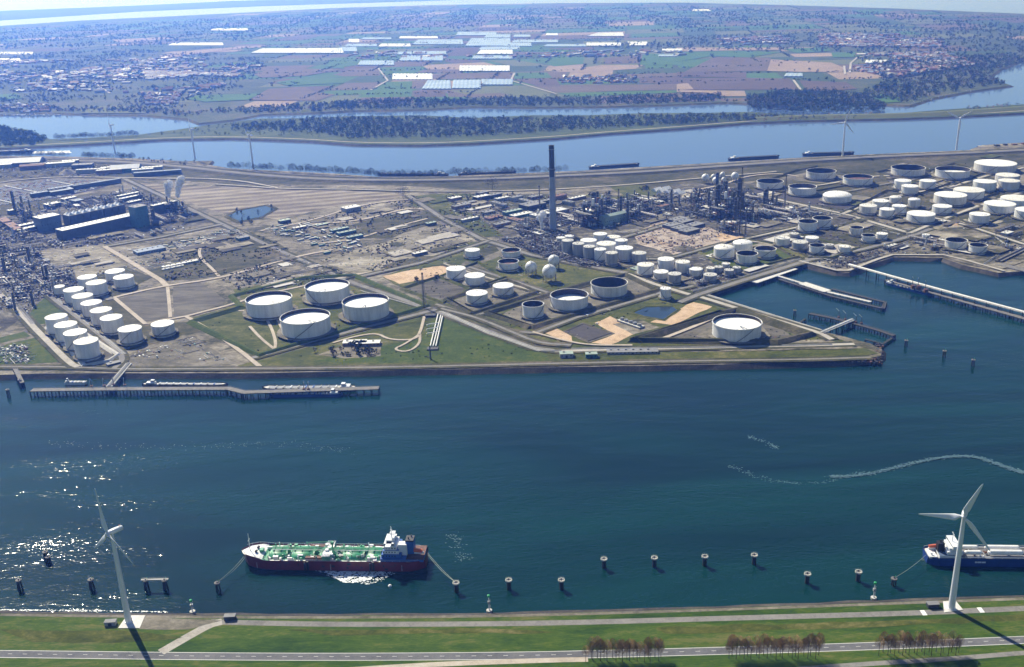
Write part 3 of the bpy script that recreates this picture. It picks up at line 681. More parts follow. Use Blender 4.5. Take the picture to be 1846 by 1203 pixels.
for pts, k in (([(130, 515), (270, 435), (420, 430), (415, 512)], 'f0'), ([(120, 545), (150, 518), (420, 512), (430, 545)], 'f3'), ([(0, 395), (130, 362), (245, 360), (250, 400), (60, 405)], 'f2'),
               ([(420, 480), (590, 478), (600, 512), (430, 515)], 'f3'), ([(600, 478), (780, 475), (930, 500), (870, 518), (610, 512)], 'f2'), ([(620, 480), (860, 455), (1000, 462), (920, 490), (700, 500)], 'f5'),
               ([(470, 345), (800, 330), (860, 345), (690, 352), (670, 368), (500, 368)], 'f4'), ([(440, 385), (480, 370), (670, 368), (690, 390)], 'f2'), ([(530, 395), (700, 388), (945, 382), (940, 415), (530, 420)], 'f2'),
               ([(600, 310), (740, 318), (830, 325), (640, 335), (590, 325)], 'f3'), ([(820, 322), (960, 318), (1160, 350), (960, 352)], 'f5'), ([(1050, 318), (1180, 300), (1330, 305), (1320, 340), (1170, 352)], 'f0'),
               ([(950, 385), (1130, 385), (1160, 412), (960, 418)], 'f0'), ([(960, 425), (1180, 418), (1200, 452), (1080, 455)], 'f3'), ([(1170, 380), (1420, 345), (1640, 345), (1600, 365), (1300, 385)], 'f4'),
               ([(1060, 455), (1846, 445), (1846, 475), (1180, 490)], 'f2'), ([(1190, 495), (1846, 478), (1846, 490), (1260, 515)], 'f0'), ([(1620, 410), (1846, 402), (1846, 440), (1620, 443)], 'f3'),
               ([(1430, 310), (1640, 290), (1620, 335), (1440, 340)], 'f2'), ([(1640, 285), (1846, 290), (1846, 345), (1620, 345)], 'f0'), ([(760, 258), (1080, 255), (1300, 270), (1180, 280), (960, 272)], 'f0'),
               ([(1340, 262), (1560, 258), (1700, 275), (1500, 290)], 'f1'), ([(0, 310), (120, 300), (130, 345), (0, 365)], 'f0'), ([(880, 140), (1260, 132), (1460, 150), (1000, 152)], 'f5')): field(c2(pts), k)
for pts, k in (([(40, 385), (200, 305), (500, 310), (480, 380)], 'f2'), ([(480, 380), (500, 318), (820, 335), (890, 362), (880, 385), (660, 385)], 'f4'), ([(0, 385), (370, 385), (370, 415), (0, 412)], 'f3'),
               ([(0, 418), (360, 416), (600, 420), (650, 480), (90, 480)], 'f3'), ([(0, 450), (60, 445), (90, 478), (0, 482)], 'f4'), ([(0, 482), (360, 486), (370, 515), (250, 515), (150, 495), (0, 492)], 'f4'),
               ([(650, 430), (900, 440), (960, 475), (780, 488), (690, 484)], 'f3'), ([(0, 280), (300, 272), (560, 280), (380, 308), (180, 302), (0, 330)], 'f0'), ([(560, 262), (800, 252), (820, 272), (640, 285)], 'f0'),
               ([(820, 282), (1050, 280), (960, 305), (830, 308)], 'f0'), ([(0, 255), (560, 255), (540, 268), (0, 275)], 'f4'), ([(1030, 520), (1110, 500), (1180, 520), (1190, 545), (1110, 550)], 'f0')): field(c3(pts), k)
for pts, k in (([(600, 215), (850, 202), (1000, 205), (640, 230)], 'f4'), ([(850, 302), (1050, 272), (1380, 245), (1300, 262), (900, 310)], 'f4'), ([(1360, 400), (1480, 368), (1846, 375), (1640, 410), (1400, 420)], 'f2'),
               ([(1340, 540), (1440, 480), (1640, 470), (1700, 500), (1800, 510), (1700, 545)], 'f2'), ([(1480, 445), (1600, 425), (1846, 420), (1846, 450), (1540, 462)], 'f0'), ([(1000, 535), (1060, 515), (1400, 505), (1330, 540), (1100, 550)], 'f0'),
               ([(1740, 360), (1780, 315), (1846, 312), (1846, 372)], 'f0'), ([(620, 250), (1000, 235), (1150, 252), (800, 285)], 'f1'), ([(0, 510), (90, 505), (120, 530), (0, 545)], 'f0'),
               ([(430, 580), (640, 570), (790, 590), (780, 612), (440, 612)], 'f5')): field(c1(pts), k)
for pts in (c2([(240, 360), (290, 425), (200, 475)]), c2([(960, 385), (940, 425), (1180, 495)]), c3([(620, 425), (665, 485)]), c3([(890, 350), (895, 395)]), c3([(920, 385), (925, 335), (960, 305), (1110, 275)]), c1([(500, 440), (590, 500)])):
    road('country_road', pts, 9, 'lroad', z=LAND + 2.5, curve=False)

# small plots on the street grid: old slabs, gravel pads, turned earth
def plots(poly, n, seed, ks, smin=8, smax=34):
    rnd = random.Random(seed); P = [Vector(q[:2]) for q in px_poly(poly)]; xs = [q.x for q in P]; ys = [q.y for q in P]; c = 0
    while c < n:
        x, y = rnd.uniform(min(xs), max(xs)), rnd.uniform(min(ys), max(ys)); a, b = rnd.uniform(smin, smax), rnd.uniform(smin, smax) * .6
        cs = [(x + u * a * math.cos(AY) - v * b * math.sin(AY), y + u * a * math.sin(AY) + v * b * math.cos(AY)) for u, v in ((-1, -1), (1, -1), (1, 1), (-1, 1))]
        if not all(inside(q, P) for q in cs): n -= .02; continue
        sheet('plot', cs, rnd.choice(ks), world=True, smooth_n=.8); c += 1
KS = ['gravel', 'tan', 'conc', 'soil', 'dgrass', 'proc', 'lroad', 'yard']
plots([(575, 470), (700, 435), (820, 402), (872, 430), (800, 460), (690, 492)], 12, 1, ['gravel', 'soil', 'dgrass', 'tan', 'lroad'])
plots([(392, 502), (520, 461), (548, 466), (645, 499), (560, 514), (445, 532)], 9, 2, KS)
plots([(292, 440), (440, 413), (522, 448), (505, 462), (395, 498), (300, 507), (262, 489)], 8, 3, ['dgrass', 'soil', 'tan'])
plots([(470, 416), (640, 372), (740, 360), (800, 395), (700, 430), (620, 424)], 10, 4, KS)
plots([(735, 355), (905, 348), (930, 400), (870, 428), (800, 400)], 8, 5, ['gravel', 'conc', 'soil', 'grass', 'tan'])
plots([(925, 440), (830, 372), (950, 350), (1250, 330), (1400, 330), (1640, 420), (1480, 470), (1262, 530), (1120, 478)], 34, 6, ['conc', 'tan', 'gravel', 'lroad', 'dgrass', 'soil'])
plots([(1340, 345), (1600, 288), (1846, 277), (1846, 405), (1700, 425), (1520, 380)], 22, 7, ['soil', 'gravel', 'tan', 'grass', 'proc'])
plots([(0, 400), (100, 375), (260, 345), (385, 400), (190, 440), (100, 445), (60, 455), (0, 450)], 14, 8, KS)
plots([(0, 455), (60, 452), (150, 515), (80, 535), (45, 570), (0, 600)], 9, 9, KS, 5, 18)
plots([(92, 460), (165, 441), (215, 470), (262, 492), (145, 510)], 5, 10, ['gravel', 'lroad', 'soil'], 6, 20)
plots([(1560, 462), (1700, 412), (1846, 400), (1846, 455), (1800, 487), (1700, 462)], 10, 11, KS)
# ================================================================ STORAGE TANKS
KD = dict(flat='white flat-topped', float='white floating-roof', open='open dark-floored white', brown='open white rusty-floored', dome='white domed', grey='grey', half='sunken-roof white')
def tank(cx, cy, w, h, kind, label, group, n=40):
    b = G(cx, cy + h); r = m_wide(b, w) / 2; H = max(4.0, m_high(b, h))
    root = empty('storage_tank', b, 0, label, 'storage tank', group)
    n = 48 if r > 18 else 32
    sk = 'tankg' if kind == 'grey' else random.choice(['tankw', 'tankw', 'tankw', 'tankw2', 'tankw3'])
    sh = MB().lathe([(r + .25, 0), (r + .25, .5), (r, .5), (r, H)], sk, n)
    for q in range(1, int(H // 5) + 1):            # plate courses and stiffening rings
        z = q * H / (int(H // 5) + 1); sh.lathe([(r, z - .08), (r + .10, z - .08), (r + .10, z + .08), (r, z + .08)], sk, n, smooth=False)
    if kind in ('open', 'float', 'brown', 'half'):
        lvl = {'open': .12, 'brown': .62, 'float': .80, 'half': .55}[kind] * H
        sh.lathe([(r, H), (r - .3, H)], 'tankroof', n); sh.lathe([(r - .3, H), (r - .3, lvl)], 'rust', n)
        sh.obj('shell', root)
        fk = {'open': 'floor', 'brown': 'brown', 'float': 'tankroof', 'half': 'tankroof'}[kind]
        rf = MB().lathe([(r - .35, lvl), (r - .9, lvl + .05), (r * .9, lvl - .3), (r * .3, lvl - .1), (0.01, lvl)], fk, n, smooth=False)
        for q in range(6):
            t = q * 1.05 + .3; rf.cyl((r * .55 * math.cos(t), r * .55 * math.sin(t), lvl - .3), (r * .55 * math.cos(t), r * .55 * math.sin(t), lvl + .7), .35, .35, fk, 6)
        rf.obj('floating_roof', root)
        MB().lathe([(r, H - 1.0), (r + .9, H - 1.0), (r + .9, H - .85), (r, H - .85)], sk, n, smooth=False).lathe([(r + .85, H - .9), (r + .85, H + .1), (r + .95, H + .1), (r + .95, H - .9)], 'tankroof', n, smooth=False).obj('wind_girder', root)
        if r > 10:
            t = random.uniform(3.9, 5.4)
            a = Vector((r * math.cos(t), r * math.sin(t), H + .4)); c = Vector((r * .25 * math.cos(t + .1), r * .25 * math.sin(t + .1), lvl + .4))
            d = (c - a); pn = Vector((-d.y, d.x, 0)).normalized() * .6
            MB().add([a - pn, a + pn, c + pn, c - pn, a - pn + Vector((0, 0, .4)), a + pn + Vector((0, 0, .4)), c + pn + Vector((0, 0, .4)), c - pn + Vector((0, 0, .4))], [(3, 2, 1, 0), (4, 5, 6, 7), (0, 1, 5, 4), (2, 3, 7, 6), (1, 2, 6, 5), (3, 0, 4, 7)], 'steel').obj('rolling_ladder', root)
    else:
        sh.obj('shell', root)
        kr = 'tankgr' if kind == 'grey' else random.choice(['tankroof', 'tankroof', 'tankroof2']); dq = .5 if r < 9 else .27
        if kind == 'dome': pr = [(r + .15, H)] + [(r * math.cos(a), H + r * dq * math.sin(a)) for a in (.25, .5, .75, 1.0, 1.25)] + [(.01, H + r * dq)]
        else: pr = [(r + .15, H), (r + .15, H + .15), (r * .6, H + r * .045), (.01, H + r * .07)]
        rf = MB().lathe(pr, kr, n)
        zt = H + (r * dq if kind == 'dome' else r * .07)
        rf.cyl((0, 0, zt - .3), (0, 0, zt + .9), .5, .5, kr, 8)
        for q in range(5):
            t = random.uniform(0, 6.28); rr = r * random.uniform(.3, .85); zz = H + (r * .07 * (1 - rr / r) if kind != 'dome' else r * dq * math.sqrt(1 - (rr / r) ** 2)); rf.cyl((rr * math.cos(t), rr * math.sin(t), zz - .3), (rr * math.cos(t), rr * math.sin(t), zz + .8), .5, .5, 'psteel', 6)
        rf.obj('roof', root)
        m = MB()
        for q in range(0, n, 2):
            t = q * 2 * math.pi / n; m.cyl((r * math.cos(t), r * math.sin(t), H + .1), (r * math.cos(t), r * math.sin(t), H + 1.1), .05, .05, 'steel', 4, False)
        m.lathe([(r - .04, H + 1.05), (r + .05, H + 1.05), (r + .05, H + 1.15), (r - .04, H + 1.15)], 'steel', n, smooth=False).obj('handrail', root)
    # spiral staircase
    t0 = random.uniform(3.7, 4.6) if r > 9 else random.uniform(3.9, 5.6); sg = random.choice((-1, 1)); m = MB(); k = 14; arc = min(1.5, H * 1.35 / r)
    vs = []
    for i in range(k + 1):
        t = t0 + sg * arc * i / k; z = .2 + (H - .3) * i / k
        for rr, dz in ((r + .05, 0), (r + 1.0, 0), (r + 1.0, 1.1), (r + .95, 1.1), (r + .95, .15), (r + .05, .15)): vs.append((rr * math.cos(t), rr * math.sin(t), z + dz))
    m.add(vs, [(6 * i + j, 6 * i + (j + 1) % 6, 6 * i + 6 + (j + 1) % 6, 6 * i + 6 + j) for i in range(k) for j in range(6)], 'steel')
    m.obj('staircase', root)
    if r > 6:
        t = random.uniform(3.6, 5.8); dx, dy = math.cos(t), math.sin(t)
        MB().cyl((r * dx, r * dy, .9), ((r + 5) * dx, (r + 5) * dy, .9), .3, .3, 'psteel', 6).obj('outlet_pipe', root)
    ZN[0] += .004
    pts = [((r * 1.16 + 1.5) * math.cos(i * math.pi / 16) * random.uniform(.98, 1.03) + b.x, (r * 1.16 + 1.5) * math.sin(i * math.pi / 16) * random.uniform(.98, 1.03) + b.y) for i in range(32)]
    struct(MB().prism(pts, ZN[0], ZN[0], 'soil' if kind in ('open', 'brown') else 'gravel').obj('tank_apron'))
    return root
def tank_set(where, group, rows):
    rows = [r if len(r) > 5 else (*r, None) for r in rows]
    by = {}
    for r in sorted(rows, key=lambda q: q[0]): by.setdefault(r[4], []).append(r)
    for k, L in by.items():
        for i, r in enumerate(L):
            lab = r[5] or (f'{KD[k]} tank, ' + ('the only one' if len(L) == 1 else ORD[i]) + f' {where}')
            tank(*r[:5], lab, group)
F_ = 'flat'
tank_set('in the front row beside the waterside lawn', 'tanks in the front left row', [(107, 570.5, 38, 30, F_), (124, 584.5, 39, 30, F_), (141, 598.7, 40, 30, F_), (160.5, 614, 42, 31, F_)])
tank_set('in the long second row at the left', 'tanks in the second left row', [(109, 516.4, 20, 16, F_), (137, 521.6, 35, 24, F_), (153, 533, 36, 25, F_), (169, 545.3, 36, 25, F_), (186.5, 558.5, 37.5, 26, F_), (205, 572, 38, 27, F_), (238, 592, 41, 25, F_)])
tank_set('standing alone right of the left tank rows', 'tanks in the second left row', [(296, 583, 40, 20, F_)])
tank_set('in the rear left cluster by the sandy lot', 'tanks in the rear left cluster', [(160.5, 499, 33, 20, F_), (177, 509, 35, 22, F_), (210, 488.6, 34, 18, F_), (225.5, 499, 35, 19, F_)])
tank_set('of the four giant tanks inside the green bund', 'giant floating-roof tanks', [(487.6, 537, 81, 28, 'float'), (591.8, 514, 78.5, 25, 'float'), (553, 570, 87.6, 30, 'float'), (661, 541.5, 82, 29, 'float')])
tank_set('', 'giant floating-roof tanks', [(1327.5, 580, 86, 27, 'float', 'giant white floating-roof tank alone on the triangular spit by the basin')])
tank_set('on the grass right of the orange sand', 'tanks of the central park', [(852, 450.5, 27, 14, F_), (822.7, 484, 35, 18, F_), (856.4, 496.5, 36.5, 17, F_), (860.3, 528, 39, 18, F_), (907.6, 514.6, 37.5, 17, F_)])
tank_set('beside the white spheres', 'tanks of the central park', [(921.7, 451, 33, 13, 'brown'), (916.7, 471, 36.5, 15, 'brown')])
tank_set('', 'tanks of the central park', [(961.5, 548, 38, 24, 'open', 'narrow white open tank dark inside, left of the half-full giant tank'), (1026.4, 531, 67, 23, 'half', 'wide white tank with its pale roof sunk inside, in the central bund'), (1098, 509, 65, 22, 'open', 'wide white open tank with empty dark inside, in the central bund'),
    (1199.3, 520, 19.5, 19, F_, 'lone slim white tank by the road above the dark pond')])
tank_set('in the tight cluster right of the tall chimney', 'tanks clustered by the chimney', [(1082, 421.6, 25, 15, F_), (1106, 427, 25, 9, F_), (1120, 433, 23, 14, F_), (1011, 428.4, 16, 9, F_), (1026.4, 425.4, 16, 8, F_), (1023.7, 433.4, 21.6, 25, 'grey'), (1043, 439, 21.6, 24, 'grey'), (1062.4, 444.3, 21.6, 24, 'grey'),
    (1082, 449.3, 21.6, 22, F_), (1102.6, 455.7, 22, 23, 'grey'), (1061, 433, 29.6, 17, F_), (1092.8, 439, 35, 22, F_), (1125, 447, 32, 22, F_), (1152, 456, 26, 18, 'grey')])
tank_set('in the cluster above the dock road', 'tanks above the dock road', [(1163.5, 477, 30.5, 19, F_), (1200, 467, 29.5, 22, F_), (1191, 489.6, 27, 15, F_), (1230, 472, 26, 22, F_), (1215.7, 493.5, 24, 18, 'grey'), (1254, 484.7, 24, 15, F_), (1280.5, 483, 16, 10, F_), (1295, 481, 15, 12, 'grey'), (1308.5, 475, 15, 10, F_),
    (1313.7, 486.5, 17, 12, 'grey'), (1327.7, 482, 15, 12, 'grey'), (1279.8, 495, 24, 13, 'grey')])
tank_set('on the lawn beside the rubble site', 'tanks on the lawn', [(1305, 447, 37, 18, 'dome'), (1338, 438, 35, 16, 'dome'), (1346, 456.5, 37, 18, 'open'), (1379, 448, 37, 16, 'half')])
tank_set('in the cluster left of the inner dock corner', 'tanks by the inner dock', [(1410, 428.7, 26, 15, F_), (1441.4, 436, 28, 15, 'grey'), (1431, 421, 17, 9, 'grey'), (1463, 428, 24, 10, F_), (1472, 442, 27, 15, 'open'), (1494.6, 441, 15, 9, 'grey'), (1522, 444, 21, 13, F_)])
tank_set('by the upper right process units', 'open tanks by the process units', [(1387.5, 326.6, 46, 13, 'open'), (1479.4, 308, 51, 14, 'open'), (1455, 399, 33, 18, 'open'), (1481, 393, 33, 17, 'open'), (1445.9, 336, 48, 15, 'half'), (1508.5, 352.5, 50, 12, 'dome'), (1545.6, 318.7, 51, 14, 'brown')])
tank_set('beside the small round pit', 'small tanks beside the pit', [(1543, 410, 23, 15, 'open'), (1565, 424, 24, 13, 'open'), (1589, 421, 20, 12, F_), (1668, 423, 13, 12, F_), (1722, 432.5, 37, 16, 'open'), (1761.6, 441.5, 30, 15, 'open')])
tank_set('in the top right tank park', 'tanks of the top right park', [(1636, 302, 57.5, 14, 'open'), (1716, 305, 58, 15, 'half'), (1792.8, 294, 70, 15, F_), (1626, 325.6, 29, 16, F_), (1639, 335.4, 29, 15, F_), (1671, 326, 28, 15, F_), (1773.4, 327, 39, 17, F_), (1814, 315.6, 40, 19, F_), (1816.7, 325.8, 36, 17, F_)])
tank_set('in the middle of the right tank park', 'tanks of the middle right park', [(1745, 342, 52, 16, F_), (1711.6, 351, 55, 17, F_), (1831, 357, 54, 15, F_), (1800.4, 367, 53, 16, F_), (1852, 378, 45, 17, F_), (1586.7, 362, 29, 13, F_), (1564, 370.5, 30, 15, F_), (1613.6, 356, 21, 12, 'dome'), (1646.8, 360, 21, 15, 'dome'),
    (1619.8, 371, 25, 15, F_), (1597.7, 377, 26, 15, F_), (1697, 371.5, 33, 14, F_), (1659, 385, 48, 15, F_), (1764, 386, 34.5, 17, F_)])

def sphere(cx, cy, rpx, label, hleg=1.45, k='tankw'):
    base = G(cx, cy + rpx * 1.25); r = m_wide(base, rpx)
    root = empty('gas_sphere', base, 0, label, 'spherical tank', 'spherical gas tanks')
    zc = r * hleg; pr = [(max(.01, r * math.sin(a)), zc - r * math.cos(a)) for a in [i * math.pi / 14 for i in range(15)]]
    MB().lathe(pr, k, 24).cyl((0, 0, zc + r - .2), (0, 0, zc + r + .9), .9, .9, k, 8).obj('sphere', root)
    for i in range(8):
        t = i * math.pi / 4 + .2; MB().cyl((r * .93 * math.cos(t), r * .93 * math.sin(t), 0), (r * .93 * math.cos(t), r * .93 * math.sin(t), zc - r * .1), .45, .45, 'psteel', 8).obj('leg', root)
    m = MB(); k_ = 16
    for i in range(k_):
        t = 3.8 + 1.3 * i / k_; z = zc - r * .1 + r * 1.1 * i / k_; rr = math.sqrt(max(0.2, r * r - (z - zc) ** 2)) + .4
        m.box((rr * math.cos(t), rr * math.sin(t), z), (1.0, 1.0, .35), 'steel', t)
    m.obj('staircase', root)
for a in ((957.5, 483, 10.5, 'white gas sphere, leftmost of the three in the central park'), (990.7, 491.4, 13, 'largest white gas sphere, nearest of the three in the central park'), (998.4, 471.4, 10.5, 'white gas sphere, rearmost of the three in the central park'),
          (1271.5, 322, 7.2, 'white gas sphere, leftmost behind the upper right process units'), (1286, 320, 5, 'small white gas sphere, second from the left behind the upper right process units'), (1290, 327, 6.5, 'white gas sphere in front of the small one behind the process units'), (1302.5, 316, 5, 'white gas sphere in the middle behind the process units'),
          (1304.5, 325, 4.5, 'smallest white gas sphere half hidden by the dark columns'), (1324.5, 319, 7, 'white gas sphere, rightmost behind the upper right process units')): sphere(*a)

# ================================================================ CHIMNEY, MASTS, COLUMNS
def chimney():
    b = G(997, 417); H = 152
    root = empty('chimney', b, 0, 'very tall concrete chimney, pale below and dark at the top', 'chimney')
    MB().lathe([(6.2, 0), (5.6, 30), (5.1, 70), (4.75, 98)], 'chim', 28).obj('lower_shaft', root)
    MB().lathe([(4.75, 98), (4.6, 125), (4.5, H)], 'chimd', 28).obj('upper_shaft', root)
    MB().lathe([(4.5, H - .1), (4.9, H), (4.9, H + 1.2), (3.4, H + 1.2), (3.4, H - 6), (.01, H - 6)], 'chimd', 28, smooth=False).obj('flue_rim', root)
    for z in (40, 76, 112, 146):
        r = 6.2 - 1.7 * z / H
        m = MB().lathe([(r - .3, z), (r + 1.2, z), (r + 1.2, z + .2), (r - .3, z + .2)], 'steel', 24, smooth=False).lathe([(r + 1.15, z), (r + 1.15, z + 1.2), (r + 1.2, z + 1.2)], 'steel', 24, smooth=False); m.obj('gallery', root)
    MB().box((6.0, -1.5, 0), (.6, .5, 140), 'steel').obj('ladder', root)
chimney()
def lattice_mast(x, y, H, label, cat='flare mast', w=3.2, k='psteel', group=None, tip=True):
    b = G(x, y); root = empty('flare_mast', b, 0, label, cat, group); m = MB(); n = int(H / 4)
    for i in range(3):
        t = i * 2.094 + .4; c, s = math.cos(t), math.sin(t)
        m.cyl((w * c, w * s, 0), (w * .45 * c, w * .45 * s, H * .93), .28, .2, k, 6)
    for j in range(n):
        z0, z1 = H * .93 * j / n, H * .93 * (j + 1) / n; r0, r1 = w * (1 - .55 * j / n), w * (1 - .55 * (j + 1) / n)
        for i in range(3):
            t, u = i * 2.094 + .4, (i + 1) * 2.094 + .4
            m.cyl((r0 * math.cos(t), r0 * math.sin(t), z0), (r1 * math.cos(u), r1 * math.sin(u), z1), .12, .12, k, 4, False)
    m.obj('lattice', root)
    MB().cyl((0, 0, 0), (0, 0, H), .75, .6, k, 10).obj('riser', root)
    if tip: MB().lathe([(.7, H - 3), (1.3, H - 2.5), (1.3, H), (1.0, H)], 'black', 10).obj('flare_tip', root)
lattice_mast(765, 556, 52, 'slim lattice flare mast left of the central tank park, by the diagonal road')
lattice_mast(1333, 425, 118, 'tallest dark lattice mast among the upper right process units', k='dsteel', w=5)
lattice_mast(1414, 379, 66, 'slim pale lattice mast left of the half-full white tank', w=2)
lattice_mast(1343.5, 424, 44, 'short pale lattice mast in front of the dark process columns', w=1.8)
lattice_mast(973, 381, 50, 'thin mast standing behind the steam plume, left of the chimney', w=1.6)
lattice_mast(1115, 386, 48, 'pale twin-legged mast behind the green-roofed shed', w=3.0)
lattice_mast(776, 648, 18, 'short mast near the pipe manifold by the water', 'mast', 1.2, tip=False)

# prototypes of plant gear, kept where they are first used, then copied
def column_proto(r, H, k, plats=4):
    root = empty('process_column', (0, 0, 0))
    c = [MB().lathe([(r * 1.05, 0), (r * 1.05, 2.5), (r, 2.6), (r, H * .62), (r * .92, H * .65), (r * .92, H - r * .6), (r * .6, H - .1), (.01, H)], k, 14).obj('vessel', root)]
    for i in range(plats):
        z = H * (i + 1) / (plats + .6); t = i * 1.3
        m = MB()
        for q in range(9):
            a = t + q * .38; m.box(((r + .8) * math.cos(a), (r + .8) * math.sin(a), z), (1.7, .9, .2), 'steel', a)
            m.box(((r + 1.6) * math.cos(a), (r + 1.6) * math.sin(a), z), (.08, .9, 1.1), 'steel', a)
        c.append(m.obj('platform', root))
    c.append(MB().cyl((r + .5, 0, 0), (r + .5, 0, H * .95), .28, .28, 'steel', 6).cyl((r + .5, 0, H * .95), (0, 0, H + .5), .28, .28, 'steel', 6).obj('overhead_pipe', root))
    kids(root, c); return root
def frame_proto(L, W_, H, k, fill, seed):
    rnd = random.Random(seed); root = empty('process_structure', (0, 0, 0)); nx, ny, nz = max(2, int(L / 6)), max(2, int(W_ / 6)), max(2, int(H / 5))
    m = MB()
    for i in range(nx + 1):
        for j in range(ny + 1):
            m.box((-L / 2 + L * i / nx, -W_ / 2 + W_ * j / ny, 0), (.5, .5, H), k)
    f = MB()
    for q in range(1, nz + 1):
        z = H * q / nz
        for j in range(ny + 1): m.box((0, -W_ / 2 + W_ * j / ny, z - .5), (L, .35, .48), k)
        for i in range(nx + 1): m.box((-L / 2 + L * i / nx, 0, z - .52), (.35, W_, .45), k)
        f.box((rnd.uniform(-1, 1), 0, z), (L * rnd.uniform(.6, .98), W_ * .97, .12), 'psteel')
        for s in (-1, 1): f.box((0, s * W_ / 2, z + 1), (L, .06, .12), 'steel')
    c = [m.obj('frame', root), f.obj('floor_grating', root)]
    for q in range(fill):
        z = H * rnd.randrange(0, nz + 1) / nz + .2; x, y = rnd.uniform(-.4, .4) * L, rnd.uniform(-.36, .36) * W_; r = rnd.uniform(.8, 1.8); kk = rnd.choice(['psteel', 'steel', 'dsteel', 'wsteel', 'rsteel'])
        if rnd.random() < .5:
            l = rnd.uniform(4, 8); c.append(MB().cyl((x - l / 2, y, z + r), (x + l / 2, y, z + r), r, r, kk, 10).obj('drum', root))
        else: c.append(MB().cyl((x, y, z), (x, y, z + rnd.uniform(4, 9)), r, r, kk, 10).obj('vessel', root))
    m = MB()
    for q in range(5):
        y = rnd.uniform(-.45, .45) * W_; z = H * rnd.randrange(1, nz + 1) / nz + .5; m.cyl((-L / 2 - 2, y, z), (L / 2 + 2, y, z), .25, .25, rnd.choice(['steel', 'psteel', 'rsteel']), 6)
        x = rnd.uniform(-.5, .5) * L; m.cyl((x, y, .2), (x, y, z), .25, .25, 'steel', 6)
    c.append(m.obj('piping', root)); kids(root, c); return root
def rack_proto(L, W_, H, seed):
    rnd = random.Random(seed); root = empty('pipe_rack', (0, 0, 0)); m = MB(); n = int(L / 6)
    for i in range(n + 1):
        x = -L / 2 + L * i / n
        for s in (-1, 1): m.box((x, s * W_ / 2, 0), (.4, .4, H), 'dsteel')
        for z in (H * .6, H - .35): m.box((x, 0, z), (.35, W_ + .6, .35), 'dsteel')
    c = [m.obj('frame', root)]
    for lv, z in (('a', H * .6 + .6), ('b', H + .3)):
        m = MB(); y = -W_ / 2 + .4
        while y < W_ / 2 - .3:
            r = rnd.choice([.15, .22, .32, .4]); m.cyl((-L / 2, y, z), (L / 2, y, z), r, r, rnd.choice(['steel', 'wsteel', 'psteel', 'steel', 'rsteel']), 6); y += 2 * r + rnd.uniform(.1, .5)
        c.append(m.obj('pipes', root))
    kids(root, c); return root
def drum_proto(L, r, k):
    root = empty('pressure_drum', (0, 0, 0)); z = r + 1.3
    c = [MB().cyl((-L / 2, 0, z), (L / 2, 0, z), r, r, k, 16, False).cyl((-L / 2, 0, z), (-L / 2 - r * .5, 0, z), r, r * .3, k, 16).cyl((L / 2, 0, z), (L / 2 + r * .5, 0, z), r, r * .3, k, 16).cyl((0, 0, z + r), (0, 0, z + r + 1), .4, .4, k, 8).obj('vessel', root),
         MB().box((-L * .3, 0, 0), (.6, r * 1.6, z - r * .5), 'conc').obj('saddle', root), MB().box((L * .3, 0, 0), (.6, r * 1.6, z - r * .5), 'conc').obj('saddle', root)]
    kids(root, c); return root
def furnace_proto(k='dsteel'):
    root = empty('furnace', (0, 0, 0))
    v = MB().box((0, 0, 2), (14, 8, 11), k)
    for i in range(5): v.box((-6 + i * 3, 0, 0), (.5, 7.6, 2), k)
    hood = MB(); hood.add([(-7, -4, 13), (7, -4, 13), (7, 4, 13), (-7, 4, 13), (-1.5, -1.5, 17), (1.5, -1.5, 17), (1.5, 1.5, 17), (-1.5, 1.5, 17)], [(0, 1, 5, 4), (1, 2, 6, 5), (2, 3, 7, 6), (3, 0, 4, 7)], k)
    st = MB().lathe([(1.6, 16.8), (1.4, 38), (1.6, 38), (1.6, 38.6), (1.1, 38.6), (1.1, 34), (.01, 34)], k, 14)
    c = [v.obj('firebox', root), hood.obj('hood', root), st.obj('stack', root)]
    kids(root, c); return root
def fans_proto(n=4):
    root = empty('cooler_bank', (0, 0, 0)); L = n * 5.5
    m = MB().box((0, 0, 4.2), (L, 7, 1.6), 'steel')
    for i in range(n + 1):
        for s in (-1, 1): m.box((-L / 2 + L * i / n * .98 + .2, s * 3, 0), (.35, .35, 4.2), 'dsteel')
    c = [m.obj('frame', root)]
    for i in range(n):
        x = -L / 2 + 5.5 * (i + .5)
        c.append(MB().lathe([(2.4, 5.8), (2.2, 6.9), (2.05, 6.9), (2.1, 5.9), (.01, 5.9)], 'psteel', 14, c=(x, 0, 0)).obj('fan_ring', root))
    kids(root, c); return root
def shed_proto(L, W_, H, kw, kr, pitched=False, name='shed'):
    root = empty(name, (0, 0, 0)); c = []
    if pitched: c.append(MB().box((0, 0, 0), (L, W_, H), kw).obj('wall', root)); g = MB(); g.gable((0, 0, H - .01), L + .2, W_ + .2, .02, W_ * .18, kr, kr); c.append(g.obj('roof', root))
    else:
        c.append(MB().box((0, 0, 0), (L, W_, H), kw).obj('wall', root))
        rf = MB().box((0, 0, H), (L + .5, W_ + .5, .35), kr)
        for i in range(int(L / 9)): rf.box((-L / 2 + 5 + i * 9, W_ * .15, H + .34), (2.2, 2.0, 1.1), 'steel')
        c.append(rf.obj('roof', root))
    nw = max(1, int(L / 4.5))
    for s in (-1, 1):
        for i in range(nw):
            if s < 0 and i == nw // 2: c.append(MB().box((-L / 2 + L * (i + .5) / nw, s * (W_ / 2 + .03), 0.02), (2.6, .1, min(3.2, H * .75)), 'dsteel').obj('door', root))
            elif W_ > 5 and nw < 14: c.append(MB().box((-L / 2 + L * (i + .5) / nw, s * (W_ / 2 + .03), H * .45), (1.8, .1, 1.2), 'win').obj('window', root))
    kids(root, c); return root
PROTO = {}
def proto(key, fn, *a):
    if key not in PROTO: PROTO[key] = [fn(*a), False]
    return PROTO[key]
